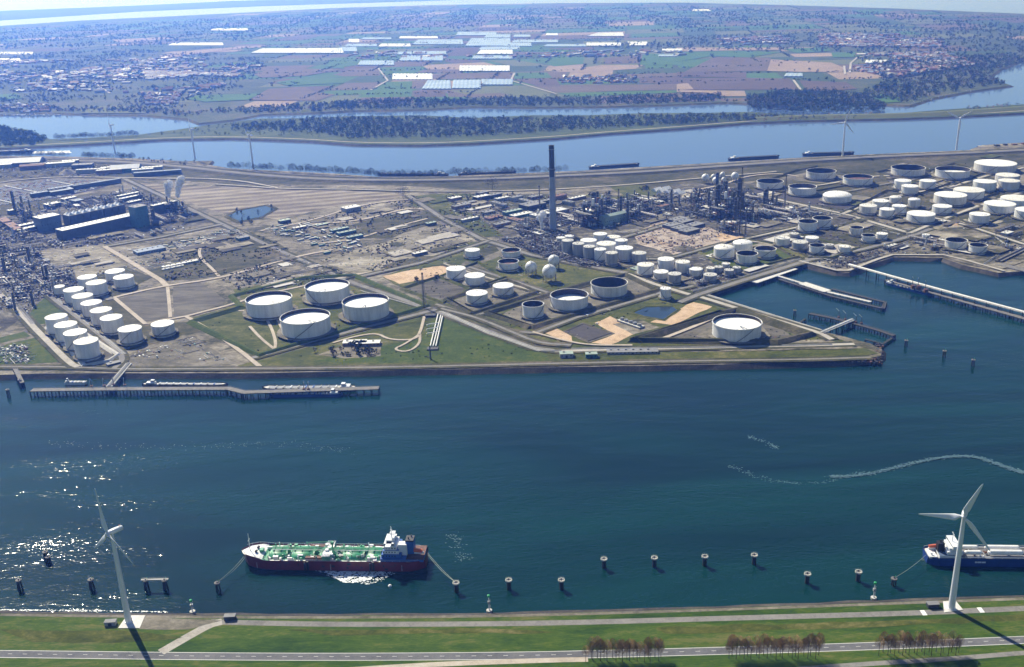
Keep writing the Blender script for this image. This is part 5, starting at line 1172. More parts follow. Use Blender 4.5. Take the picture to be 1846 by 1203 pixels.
tangle([[(1580, 455), (1650, 432), (1700, 422), (1740, 440), (1735, 462), (1610, 458)], [(1770, 430), (1846, 405), (1900, 410), (1860, 440), (1800, 472), (1770, 462)], [(1440, 478), (1500, 468), (1580, 452), (1600, 458), (1540, 478), (1505, 486)], [(1235, 500), (1300, 498), (1330, 494), (1265, 520)]], 380, 3, 'small pipework beside the docks', hmax=2.5)
tangle([[(465, 412), (520, 402), (575, 405), (645, 432), (665, 442), (620, 458), (590, 458)], [(295, 447), (415, 412), (450, 420), (400, 428), (330, 450)], [(410, 505), (520, 465), (640, 497), (500, 520)], [(-10, 625), (50, 622), (55, 655), (-10, 658)]], 330, 4, 'scattered scrap and gear on the bare yards', ks=(('walld', 3), ('wallt', 2), ('roofw', 2), ('rsteel', 1), ('conc', 2), ('dsteel', 2)), hmax=2.0, name='scrap')
tangle([[(1145, 418), (1220, 394), (1262, 405), (1320, 425), (1300, 442), (1232, 462), (1150, 440)]], 700, 5, 'rubble and scrap on the demolition site', ks=(('rsteel', 3), ('conc', 3), ('walld', 3), ('brick', 2)), hmax=2.5, name='rubble')
tangle([[(800, 352), (1000, 350), (1030, 372), (960, 405), (890, 425), (810, 385)], [(240, 372), (330, 372), (345, 390), (250, 396)]], 700, 6, 'cars, bins and small gear among the offices', ks=(('walld', 3), ('roofw', 2), ('roofb', 1), ('roofr', 1), ('conc', 2)), hmax=2.0, name='yard_gear')

def scrub(polys, n, seed, label, hr=(.8, 2.6), ks=('leafd', 'leafd', 'leafm', 'twig')):
    rnd = random.Random(seed); m = MB()
    for poly in polys:
        P = [Vector(p[:2]) for p in px_poly(poly)]; xs = [p.x for p in P]; ys = [p.y for p in P]; c = 0
        while c < n:
            x, y = rnd.uniform(min(xs), max(xs)), rnd.uniform(min(ys), max(ys))
            if not inside((x, y), P): continue
            c += 1
            if math.sin(x * .06 + seed) + math.sin(y * .05) < rnd.uniform(-1, 1.4): continue
            h = rnd.uniform(*hr); k = rnd.choice(ks)
            for q in range(6):
                p = Vector((x + rnd.gauss(0, h * .5), y + rnd.gauss(0, h * .5), LAND + h * rnd.uniform(.2, .8))); a = Vector((rnd.gauss(0, 1), rnd.gauss(0, 1), rnd.gauss(0, .8))).normalized(); b_ = a.orthogonal().normalized(); s = h * rnd.uniform(.35, .7)
                m.add([p + a * s, p + b_ * s, p - a * s, p - b_ * s], [(0, 1, 2, 3)], k)
    return tag(struct(m.obj('scrub'), 'stuff'), label)
scrub([[(292, 440), (440, 413), (522, 448), (395, 498), (300, 507), (262, 489)], [(575, 470), (700, 435), (820, 402), (872, 430), (800, 460), (690, 492)], [(392, 502), (520, 461), (645, 499), (445, 532)], [(470, 416), (640, 372), (740, 360), (800, 395), (700, 430), (620, 424)], [(735, 355), (905, 348), (930, 400), (870, 428), (800, 400)]], 1100, 1, 'low dark scrub on the empty plots')
scrub([[(690, 500), (850, 436), (1000, 470), (1215, 505), (1262, 533), (1000, 628), (800, 562)], [(1140, 615), (1300, 560), (1540, 618)], [(1350, 340), (1600, 290), (1846, 280), (1846, 400), (1700, 420), (1500, 370)], [(1385, 440), (1430, 418), (1560, 448), (1440, 470)]], 700, 2, 'low scrub among the tank parks', hr=(.6, 1.8))
scrub([[(340, 578), (440, 545), (550, 500), (785, 553), (460, 646)], [(480, 655), (780, 570), (800, 562), (985, 640), (700, 655)], [(-10, 362), (110, 358), (210, 350), (300, 374), (60, 395)]], 140, 3, 'low scrub on the grass by the water', hr=(.6, 1.6))
tangle([[(575, 470), (700, 435), (820, 402), (872, 430), (800, 460), (690, 492)], [(92, 460), (165, 441), (187, 447), (262, 492), (145, 510)], [(212, 452), (285, 437), (335, 464), (262, 489)], [(470, 416), (560, 398), (640, 380), (700, 372), (760, 374), (800, 395), (700, 430)], [(228, 642), (345, 608), (420, 655)]], 130, 7, 'scattered stores and gear on the bare lots', ks=(('walld', 3), ('wallt', 1), ('roofw', 2), ('conc', 3), ('roofr', 1)), hmax=1.6, name='scrap')
tangle([[(1500, 400), (1640, 425), (1560, 447), (1440, 470), (1385, 440), (1430, 416)], [(1330, 350), (1500, 370), (1680, 425), (1640, 432), (1480, 392), (1340, 360)], [(1560, 330), (1600, 300), (1846, 290), (1846, 400), (1700, 420), (1560, 385)]], 420, 8, 'small valves and pipe runs among the right tank parks', hmax=1.8, sc=.9)
tangle([[(700, 500), (850, 440), (1000, 470), (1215, 505), (1262, 533), (1000, 622), (800, 562)], [(1130, 470), (1260, 455), (1340, 495), (1260, 530), (1180, 505)]], 300, 9, 'small valves and pipe runs in the central tank park', hmax=1.6, sc=.8)
B(1140, 636, 62, 12, 3, R(-3), 'wall', 'roofg', 'long low grey basin building beside the quay road', 'sheds and halls of the refinery')
rnd = random.Random(77)
m = MB()
for i in range(420):
    x, y = rnd.choice([(rnd.uniform(1560, 1592), rnd.uniform(622, 652)), (rnd.uniform(1500, 1590), rnd.uniform(646, 656))]); q = G(x, y, 2); s = rnd.uniform(1, 3)
    m.box((q.x, q.y, 1.5 + rnd.uniform(-1, 2.2)), (s, s * .8, s * .7), rnd.choice(['pile', 'pile', 'walld', 'rsteel']), rnd.uniform(0, 3))
tag(struct(m.obj('boulders'), 'stuff'), 'dark boulders piled round the tip of the spit')

scatter('in the yard behind the power station', [(60, 378), (120, 360), (230, 345), (300, 362), (200, 360), (100, 392), (60, 400)], 30, LOW, seed=30, srange=(.7, 1.1))
scatter('in the strip below the power station', [(60, 425), (100, 440), (240, 428), (330, 408), (350, 412), (190, 440), (110, 448), (62, 452)], 16, LOW, seed=31, srange=(.5, .8))
tangle([[(50, 372), (120, 360), (240, 345), (330, 370), (345, 400), (200, 372), (100, 395)], [(60, 425), (240, 428), (345, 405), (190, 440), (100, 450)], [(0, 292), (200, 298), (215, 320), (0, 322)]], 900, 12, 'clutter around the power station and warehouses', sc=1.1, hmax=4, name='yard_gear')
# ================================================================ WIND TURBINES
def turbine(bx, by, hub_z, az, blade0, L, label, z0=LAND, group=None, pt=None, sgn=-1, off=3.0, r0=2.4):
    b = pt or G(bx, by, z0); root = empty('wind_turbine', b, 0, label, 'wind turbine', group); h = hub_z - b.z
    MB().lathe([(r0 + .5, 0), (r0 + .5, .6), (r0, .7), (r0 * .86, h * .35), (r0 * .66, h * .75), (r0 * .52, h - 1.4)], 'turb', 24).obj('tower', root)
    MB().box((r0 * .98, 0, .7), (.3, 1.1, 2.4), 'steel').obj('door', root)
    a = R(az); ax = Vector((math.sin(a), math.cos(a), 0)); side = Vector((ax.y, -ax.x, 0)); upv = Vector((0, 0, 1)); c = Vector((0, 0, h))
    m = MB(); pr = [(-8.5, 1.1, 1.2), (-8, 1.6, 1.6), (-2, 1.9, 1.8), (1.4, 1.8, 1.7), (1.9, 1.3, 1.3)]; n = 12; vs = []
    for d, w_, hh in pr:
        for i in range(n):
            t = 2 * math.pi * i / n; sx = math.copysign(abs(math.cos(t)) ** .5, math.cos(t)); sz = math.copysign(abs(math.sin(t)) ** .5, math.sin(t))
            vs.append(c + ax * d + side * (w_ * sx) + upv * (hh * sz))
    m.add(vs, [(j * n + i, j * n + (i + 1) % n, (j + 1) * n + (i + 1) % n, (j + 1) * n + i) for j in range(len(pr) - 1) for i in range(n)] + [tuple(range(n))[::-1], tuple(range((len(pr) - 1) * n, len(pr) * n))], 'turb', True)
    m.obj('nacelle', root)
    MB().cyl(c - ax * 7.4 + upv * 1.6, c - ax * 7.4 + upv * 3.2, .08, .08, 'steel', 5).cyl(c - ax * 6.4 + upv * 1.6, c - ax * 6.4 + upv * 2.8, .2, .2, 'orange', 5).obj('wind_vane', root)
    hc = c + ax * off
    m = MB(); pr = [(-1.2, 1.3), (0, 1.45), (.9, 1.2), (1.6, .6), (1.9, .02)]; vs = []
    for d, r in pr:
        for i in range(n): t = 2 * math.pi * i / n; vs.append(hc + ax * d + side * (r * math.cos(t)) + upv * (r * math.sin(t)))
    m.add(vs, [(j * n + i, j * n + (i + 1) % n, (j + 1) * n + (i + 1) % n, (j + 1) * n + i) for j in range(len(pr) - 1) for i in range(n)], 'turb', True); m.obj('hub', root)
    prof = [(0, .85, .85, 90), (.05, .9, .85, 60), (.16, 1.75, .42, 24), (.3, 1.55, .32, 15), (.55, 1.1, .20, 8), (.8, .72, .12, 4), (.95, .42, .07, 2), (1.0, .1, .03, 1)]
    for k in range(3):
        t = R(blade0) + sgn * k * 2 * math.pi / 3; dr = side * math.sin(t) + upv * math.cos(t); pp = ax.cross(dr); m = MB(); vs = []; n2 = 10
        for f, ch, th, tw in prof:
            tw = R(tw) if f > .04 else 0; e1 = pp * math.cos(tw) + ax * math.sin(tw); e2 = -pp * math.sin(tw) + ax * math.cos(tw)
            for i in range(n2): q = 2 * math.pi * i / n2; vs.append(hc + dr * (1.0 + f * (L - 1)) + e1 * (ch * 1.35 * (math.cos(q)) + (ch * .35 if f > .1 else 0)) + e2 * (th * math.sin(q)))
        m.add(vs, [(j * n2 + i, j * n2 + (i + 1) % n2, (j + 1) * n2 + (i + 1) % n2, (j + 1) * n2 + i) for j in range(len(prof) - 1) for i in range(n2)] + [tuple(range((len(prof) - 1) * n2, len(prof) * n2))], 'turb', True)
        m.obj('blade', root)
    return root
def pad(pts, name='foundation_pad'):
    P = px_poly(pts); return MB().prism([(p.x, p.y) for p in P], LAND - .2, LAND + .35, 'quay').obj(name)
tag(pad([(229, 1110), (262, 1110), (252, 1133), (213, 1133)]), 'pale concrete pad under the left near wind turbine', 'concrete pad')
tag(pad([(1700, 1085), (1722, 1083), (1736, 1100), (1702, 1105)]), 'pale concrete pad under the right near wind turbine', 'concrete pad')
turbine(232, 1121, 81.5, 222.5, 9.9, 35, 'large white wind turbine on the near dyke at the left, its nacelle side on', z0=LAND + .35)
turbine(1715, 1097, 82.5, 212, 101.6, 29.5, 'large wind turbine on the near dyke at the right, before the blue tanker', z0=LAND + .35)
for i, (x, y, hz, az, b0, l) in enumerate(((208, 278, 84, 250, 10, 'faint wind turbine by the far canal, farthest left'), (352, 288, 84, 250, 10, 'wind turbine on the tongue of land in the far canal, blades edge on'), (457, 305, 86, 235, 55, 'wind turbine by the far canal left of the diagonal road, blades in a Y'), (1519, 281, 84, 205, -20, 'wind turbine by the far canal in front of the dark barge'), (1724, 270, 80, 210, 65, 'wind turbine by the far canal, farthest right'))):
    turbine(x, y, hz, az, b0, 33, l, group='wind turbines by the far canal')

# ================================================================ SHIPS
def hull_mesh(L, B_, D, kside, kdeck, bow=.22, stern=.1, sheer=3.0, kboot='black', draft=.5, n=26):
    """x from stern (0) to bow (L); returns hull mesh collector, deck height and half breadth functions"""
    def hb(x, low=False):
        t = x / L; s = 1.0
        if t > 1 - bow: u = (t - (1 - bow)) / bow; s = math.sqrt(max(0, 1 - u ** (2.2 if not low else 1.5)))
        if t < stern: u = (stern - t) / stern; s = 1 - (.28 if not low else .5) * u ** 2
        return max(.03, B_ / 2 * s)
    def dk(x): u = max(0, (x / L - .86) / .14); return D + sheer * (min(1, u * 4) if u > 0 else 0) * (.75 + .25 * u)
    xs = [L * i / n for i in range(n + 1)] + [L * .86 + .02]; xs = sorted(set(xs)); m = MB(); P = []
    for x in xs:
        d = dk(x); fl = -2.4 * max(0, (x / L - .9) / .1) - 0
        P.append([(x + fl * 1.0, hb(x, True) * .96, -1.2), (x + fl * .7, hb(x, True), draft), (x, hb(x), d), (x, hb(x), d + 1.0)])
    k = len(xs)
    for s in (1, -1):
        vs = [(a[0], s * a[1], a[2]) for row in P for a in row]
        for j, kk in ((0, kboot), (1, kside), (2, kside)):
            f = [(4 * i + j, 4 * (i + 1) + j, 4 * (i + 1) + j + 1, 4 * i + j + 1) for i in range(k - 1)]
            if s > 0: f = [q[::-1] for q in f]
            m.add(vs, f, kk)
    r = P[0]; m.add([(r[0][0], -r[0][1], r[0][2]), (r[0][0], r[0][1], r[0][2]), (r[3][0], r[3][1], r[3][2]), (r[3][0], -r[3][1], r[3][2])], [(0, 3, 2, 1)], kside)
    d = MB(); vs = []
    for x in xs: vs += [(x, -hb(x) + .1, dk(x)), (x, hb(x) - .1, dk(x))]
    d.add(vs, [(2 * i, 2 * i + 2, 2 * i + 3, 2 * i + 1) for i in range(k - 1)], kdeck)
    return m, d, dk, hb
def place_between(stern_px, bow_px, z, name, label, cat, L=None, group=None):
    a, b = G(*stern_px, z), G(*bow_px, z); d = b - a; rz = math.atan2(d.y, d.x); Lr = L or d.length
    return empty(name, Vector((a.x, a.y, 0)), rz, label, cat, group), Lr
def rail(root, hb, dk, x0, x1, k='wsteel', step=6):
    m = MB()
    for s in (-1, 1):
        x = x0
        while x < x1:
            x2 = min(x + step, x1); a = Vector((x, s * (hb(x) - .3), dk(x))); b = Vector((x2, s * (hb(x2) - .3), dk(x2)))
            m.cyl(a, a + Vector((0, 0, 1.9)), .09, .09, k, 4); m.cyl(a + Vector((0, 0, 1.9)), b + Vector((0, 0, 1.9)), .09, .09, k, 4); x = x2
    m.obj('railing', root)
# --- green-decked gas tanker, bow to the left
root, L = place_between((769, 1001), (437, 997), 8, 'gas_tanker', 'maroon-hulled gas tanker with green deck moored between the near piles', 'tanker')
W_ = 25.0
hm, dm_, dk, hb = hull_mesh(L, W_, 8.2, 'maroon', 'gdeck', bow=.2, sheer=2.6)
hm.obj('hull', root); dm_.obj('deck', root)
m = MB()
for s in (-1, 1):          # pale waterway along both deck edges
    for i in range(20):
        x0, x1 = L * .03 + L * .80 * i / 20, L * .03 + L * .80 * (i + 1) / 20
        m.add([(x0, s * (hb(x0) - .15), dk(x0) + .04), (x1, s * (hb(x1) - .15), dk(x1) + .04), (x1, s * (hb(x1) - 2.4), dk(x1) + .04), (x0, s * (hb(x0) - 2.4), dk(x0) + .04)], [(0, 1, 2, 3) if s < 0 else (3, 2, 1, 0)], 'tankroof')
m.obj('deck_edge', root)
m = MB(); vs = []
for i in range(9):
    x = L * (.872 + .127 * i / 8); vs += [(x, -hb(x) + .3, dk(x) + .05), (x, hb(x) - .3, dk(x) + .05)]
m.add(vs, [(2 * i, 2 * i + 2, 2 * i + 3, 2 * i + 1) for i in range(8)], 'tankroof'); m.obj('forecastle_deck', root)
D = 8.2
for x0, x1, wd, hh in ((L * .745, L * .845, 8.2, 3.6), (L * .60, L * .725, 9.0, 3.8), (L * .47, L * .575, 9.0, 3.4), (L * .33, L * .45, 9.0, 3.8), (L * .235, L * .32, 9.0, 3.2)):
    n = 14; vs = []
    for x in (x0, x0 + 2, x1 - 2, x1):
        e = .55 if x in (x0, x1) else 1
        for i in range(n + 1): t = math.pi * i / n; vs.append((x, wd * e * math.cos(t), D + .1 + hh * e * math.sin(t)))
    MB().add(vs, [(j * (n + 1) + i, (j + 1) * (n + 1) + i, (j + 1) * (n + 1) + i + 1, j * (n + 1) + i + 1) for j in range(3) for i in range(n)] + [tuple(range(n + 1))[::-1], tuple(range(3 * (n + 1), 4 * (n + 1)))], 'gsteel', True).obj('cargo_tank_dome', root)
m = MB(); rnd = random.Random(3)
for y in (-2.2, -1.2, 0, 1.1, 2.0): m.cyl((L * .22, y, D + 4.6), (L * .83, y, D + 4.6), .22, .22, rnd.choice(['gsteel', 'wsteel', 'gsteel']), 6)
for i in range(16):
    x = L * (.24 + .58 * i / 15); m.box((x, 0, D), (.4, 6, 4.6), 'gsteel')
m.obj('deck_piping', root)
m = MB().box((L * .525, 0, D), (7, 21, 4.2), 'gdeck', 0, 'tankroof')
for i in range(6):
    for s in (-1, 1): m.cyl((L * .525 - 3 + i * 1.2, s * 7, D + 4.6), (L * .525 - 3 + i * 1.2, s * 12, D + 4.6), .28, .28, 'wsteel', 6)
for i in range(9): m.box((L * (.50 + .006 * i), rnd.uniform(-8, 8), D), (2.5, 2.5, rnd.uniform(3, 6)), rnd.choice(['tankroof', 'gsteel', 'wsteel']))
for i in range(14): m.cyl((L * rnd.uniform(.36, .5), rnd.uniform(-9, 9), D), (L * rnd.uniform(.36, .5), rnd.uniform(-9, 9), D + rnd.uniform(2, 5)), .3, .3, rnd.choice(['conc', 'wsteel', 'gsteel']), 6)
m.obj('manifold', root)
MB().cyl((L * .497, 3, D), (L * .497, 3, D + 13), .7, .6, 'gsteel', 10).box((L * .497, 3, D + 11), (2.2, 2.2, 2.2), 'gsteel').cyl((L * .497, 3, D + 13), (L * .497 + 19, 6, D + 14), .45, .3, 'gsteel', 8).obj('deck_crane', root)
m = MB()
for i in range(230):
    x = L * rnd.uniform(.2, .87); y = rnd.choice((-1, 1)) * rnd.uniform(5, 10.5); q = rnd.random()
    if q < .5: m.cyl((x, y, D), (x, y, D + rnd.uniform(1, 4.5)), .4, .4, rnd.choice(['gsteel', 'wsteel', 'steel']), 6)
    elif q < .8: m.box((x, y, D), (rnd.uniform(1.5, 4.5), rnd.uniform(1, 2.5), rnd.uniform(1, 3)), rnd.choice(['gsteel', 'gdeck', 'wsteel', 'tankroof', 'conc']))
    else: m.cyl((x - 2.5, y, D + 1.2), (x + 2.5, y, D + 1.2), .2, .2, 'gsteel', 6)
m.obj('deck_fittings', root)
for s in (-1, 1):
    MB().box((L * .585, s * 8.5, D), (16, 3.5, 2.4), 'rsteel').obj('deck_housing', root)
MB().cyl((L * .955, 0, D + 2.5), (L * .955, 0, D + 18), .45, .2, 'wsteel', 8).box((L * .955, 0, D + 12), (.3, 4, .3), 'wsteel').obj('foremast', root)
m = MB()
for s in (-1, 1): m.cyl((L * .915, s * 3 - 1, dk(L * .915) + 1.3), (L * .915, s * 3 + 1, dk(L * .915) + 1.3), 1.1, 1.1, 'dsteel', 10)
m.box((L * .89, 0, dk(L * .89)), (3, 4, 2.2), 'gsteel'); m.obj('anchor_winch', root)
# house
h0 = D
MB().box((L * .165, 0, h0), (L * .135, 23, 3.0), 'bsteel', 0, 'bsteel').obj('poop_house', root)
a = MB()
for i, (wd, ln) in enumerate(((20, L * .105), (18, L * .085), (16, L * .065))): a.box((L * .175 + i * .4, 0, h0 + 3.2 + i * 2.9), (ln, wd, 2.9), 'bsteel' if i == 0 else 'wsteel', 0, 'bsteel' if i < 2 else 'wsteel')
a.obj('accommodation', root)
MB().box((L * .187, 0, h0 + 11.9), (8, 15, 2.8), 'wsteel').box((L * .187, 0, h0 + 13.2), (4.4, 24.5, 1.5), 'wsteel').box((L * .185, 0, h0 + 14.7), (6, 9, 1.2), 'wsteel').obj('bridge', root)
MB().box((L * .187, 0, h0 + 13.0), (8.1, 15.1, 1.1), 'win').obj('bridge_windows', root)
for f in range(3):
    m = MB()
    for s in (-1, 1):
        wd = (20, 18, 16)[f] / 2
        for j in range(5): m.box((L * .155 + j * 2.3, s * (wd + .03), h0 + 4.3 + f * 2.9), (.9, .08, 1.0), 'win')
    m.obj('window', root)
MB().cyl((L * .18, 0, h0 + 15.5), (L * .18, 0, h0 + 26), .5, .25, 'wsteel', 8).box((L * .18, 0, h0 + 21), (.4, 6, .4), 'wsteel').box((L * .18, 0, h0 + 23.5), (.4, 3.5, .4), 'wsteel').lathe([(.01, 19), (1.1, 20), (1.1, 20.6), (.01, 21.5)], 'wsteel', 12, c=(L * .17, 3.2, h0 - 3.6)).obj('radar_mast', root)
MB().box((L * .118, 3, h0 + 3.2), (7, 6, 9.5), 'wsteel').obj('engine_casing', root)
MB().box((L * .082, 0, h0 + 3.2), (6.5, 8, 11), 'bsteel').box((L * .082, 0, h0 + 14.2), (6.6, 8.1, 1.4), 'black').cyl((L * .082 - 1, -1.5, h0 + 15), (L * .082 - 1, -1.5, h0 + 17.5), .5, .5, 'black', 8).cyl((L * .082 + 1, 1.5, h0 + 15), (L * .082 + 1, 1.5, h0 + 17.5), .5, .5, 'black', 8).obj('funnel', root)
MB().box((L * .055, 0, h0), (15, 21, 2.2), 'bsteel', 0, 'rsteel').obj('aft_house', root)
MB().cyl((L * .018, 3, h0 + 5.6), (L * .062, 3, h0 + 6.4), 1.6, 1.6, 'orange', 12).box((L * .035, 3, h0 + 3.2), (8, 1, 1.6), 'wsteel').obj('lifeboat', root)
m = MB()
for q in range(8): m.box((rnd.uniform(1.5, 7), rnd.uniform(-9, 9), h0 + .05), (1.4, 1.8, 1.6), rnd.choice(['orange', 'rsteel', 'wsteel']))
m.obj('aft_winches', root)
rail(root, hb, dk, L * .01, L * .98)
m = MB()
for x in (L * .62, L * .27):
    m.cyl((x, hb(x) + 1.0, 1.5), (x, hb(x) + 1.0, D + 1.2), .9, .9, 'black', 10)
    m.cyl((x + 2.5, hb(x) + 1.0, 1.5), (x + 2.5, hb(x) + 1.0, D), .7, .7, 'black', 10)
m.obj('fender', root)
m = MB()
for x in (L * .12, L * .5, L * .9):
    for q in range(5): m.box((x, hb(x) + .04, 1.2 + q * 1.1), (.7, .06, .35), 'tankroof')
m.obj('draught_marks', root)
m = MB()
for q in range(26):
    x = L * rnd.uniform(.08, .84); z = rnd.uniform(1.5, 7); m.box((x, hb(x) + .03, z), (rnd.uniform(.4, 4), .04, rnd.uniform(.3, 2.2)), rnd.choice(['rsteel', 'maroon', 'black']))
m.obj('hull_stains', root)
TANK1 = root
# --- blue tanker, stern to the left, running out of the picture
root, _ = place_between((1668, 997), (1846, 999), 6, 'product_tanker', 'blue-hulled tanker with white deck tanks moored at the right edge', 'tanker')
L = 108.0; D = 6.2
hm, dm_, dk, hb = hull_mesh(L, 19, D, 'bhull', 'roofg', bow=.18, sheer=2.5, kboot='bhull'); hm.obj('hull', root); dm_.obj('deck', root)
MB().box((L * .15, 0, D), (L * .15, 17, 2.8), 'wsteel', 0, 'roofb').obj('poop_house', root)
a = MB()
for i, (wd, ln) in enumerate(((15, 12), (13, 9))): a.box((L * .185, 0, D + 2.8 + i * 2.7), (ln, wd, 2.7), 'wsteel')
a.obj('accommodation', root)
MB().box((L * .19, 0, D + 8.2), (6, 17, 2.6), 'wsteel').obj('bridge', root)
MB().box((L * .19, 0, D + 9.1), (6.1, 16.2, 1.0), 'win').obj('bridge_windows', root)
MB().cyl((L * .18, 0, D + 10.8), (L * .18, 0, D + 19), .4, .2, 'wsteel', 8).box((L * .18, 0, D + 17.5), (.3, 5, .3), 'wsteel').obj('radar_mast', root)
MB().box((L * .10, 0, D + 2.8), (5, 5, 7), 'black').cyl((L * .10, 0, D + 9.8), (L * .10, 0, D + 12), .6, .6, 'black', 8).obj('funnel', root)
MB().cyl((L * .03, 3, D + 4), (L * .085, 3, D + 4.8), 1.3, 1.3, 'orange', 12).box((L * .055, 3, D), (6, 1, 3), 'wsteel').obj('lifeboat', root)
MB().box((L * .035, -2, D), (6, 12, 1.4), 'tankroof').cyl((3, -5, D + 1.4), (3, -5, D + 3.4), .9, .9, 'wsteel', 8).obj('aft_deck_house', root)
for x0, x1, y, r in ((.27, .37, -4, 1.7), (.27, .37, 3.6, 1.7), (.44, .66, -3.4, 2.1), (.44, .66, 3.4, 2.1), (.72, .84, 0, 2.0)):
    MB().cyl((L * x0, y, D + 3.2), (L * x1, y, D + 3.2), r, r, 'tankroof', 18, False).cyl((L * x0, y, D + 3.2), (L * x0 - 1.6, y, D + 3.2), r, r * .3, 'tankroof', 18).cyl((L * x1, y, D + 3.2), (L * x1 + 1.6, y, D + 3.2), r, r * .3, 'tankroof', 18).obj('deck_tank', root)
m = MB()
for y in (-8, -7, 7, 8): m.cyl((L * .26, y, D + 1), (L * .86, y, D + 1), .2, .2, 'wsteel', 6)
for i in range(30): m.box((L * rnd.uniform(.25, .85), rnd.uniform(-8, 8), D), (rnd.uniform(.6, 2), rnd.uniform(.6, 2), rnd.uniform(.6, 2)), rnd.choice(['wsteel', 'steel', 'bsteel', 'rsteel']))
m.obj('deck_piping', root)
rail(root, hb, dk, L * .01, L * .98)
m = MB()
for i, (x, w_) in enumerate(((.33, 1.6), (.345, 1.3), (.36, 1.8), (.377, 1.2), (.39, 1.5))): m.box((L * x, -hb(L * x) - .06, 3.4), (w_, .08, 1.3), 'wsteel')
m.obj('side_marking', root)
BOW2 = root
# --- barges
def barge(stern, bow, z, wd, label, khull='black', ktop='roofg', wheel=.1, load='pipes', D=2.6, group='inland barges'):
    root, L = place_between(stern, bow, 1.0, 'barge', label, 'barge', group=group)
    hm, d_, dk, hb = hull_mesh(L, wd, D, khull, ktop, bow=.1, stern=.06, sheer=.8, kboot='black', draft=.2, n=14); hm.obj('hull', root); d_.obj('deck', root)
    MB().box((L * wheel, 0, D), (L * .10, wd * .8, 2.6), 'wsteel').obj('deckhouse', root)
    MB().box((L * (wheel + .02), 0, D + 2.6), (L * .04, wd * .5, 2.6), 'wsteel').box((L * (wheel + .02), 0, D + 3.6), (L * .041, wd * .51, 1.0), 'win').obj('wheelhouse', root)
    if load == 'pipes':
        m = MB()
        for y in (-.2, -.08, .08, .2): m.cyl((L * .2, y * wd, D + .9), (L * .92, y * wd, D + .9), .28, .28, 'wsteel', 6)
        for i in range(9): m.box((L * (.2 + .08 * i), 0, D), (1.2, wd * .6, 1.6), rnd.choice(['wsteel', 'steel', 'bsteel']))
        m.obj('deck_piping', root)
    else:
        MB().box((L * .56, 0, D), (L * .72, wd * .84, 1.5), 'black').obj('hatch_cover', root)
        m = MB()
        for i in range(10): m.box((L * (.23 + .073 * i), 0, D + 1.5), (.6, wd * .84, .25), 'dsteel')
        m.obj('hatch_rib', root)
    return root
barge((640, 700.5), (472, 701.5), 0, 11, 'pale-decked tanker barge behind the left jetty, white wheelhouse to the right', 'psteel', 'tankgr')
barge((617, 711), (483, 712.5), 0, 11, 'blue and white tanker barge in front of the left jetty', 'bhull', 'roofw')
barge((258, 694.5), (412, 696), 0, 7, 'long grey barge behind the left jetty with white cabin at its left end', 'dsteel', 'tankgr')
barge((118, 692), (158, 692), 0, 6, 'small white launch beside the jetty bridge', 'tankw', 'roofw', load='pipes')
barge((1598, 511), (1683, 533), 0, 11, 'blue and white tanker barge moored under the long pier', 'bhull', 'roofw', wheel=.08)
barge((808, 317), (680, 316), 0, 12, 'dark barge behind the highway, left of the pair', load='hatch', D=4.6); barge((826, 316.5), (931, 312), 0, 12, 'dark barge behind the highway, right of the pair', load='hatch', D=4.6)
barge((1062, 304), (1153, 298), 0, 14, 'dark barge by the far canal bank right of the chimney', load='hatch', D=4.6); barge((1313, 289), (1405, 284), 0, 14, 'dark barge by the far canal bank, left of the wind turbine', load='hatch', D=5)
barge((1447, 280.5), (1540, 278), 0, 14, 'dark barge by the far canal bank beside the wind turbine', load='hatch', D=5.4); barge((60, 273.5), (-40, 277), 0, 12, 'dark barge under way at the far left with a pale wake', load='hatch', D=4.6)
# right edge harbour vessel / pontoon of pale deck
def pontoon():
    root, L = place_between((1880, 262), (1766, 267), 1, 'work_pontoon', 'broad pale-decked pontoon with dark gear at the right end of the far canal', 'pontoon')
    MB().box((L / 2, 0, -.8), (L, 26, 5), 'dsteel', 0, 'conc').obj('hull', root)
    for i in range(5): MB().box((L * (.15 + .15 * i), rnd.uniform(-6, 6), 4.2), (rnd.uniform(6, 14), 9, rnd.uniform(2, 6)), rnd.choice(['rsteel', 'dsteel', 'wsteel'])).obj('deck_cargo', root)
pontoon()

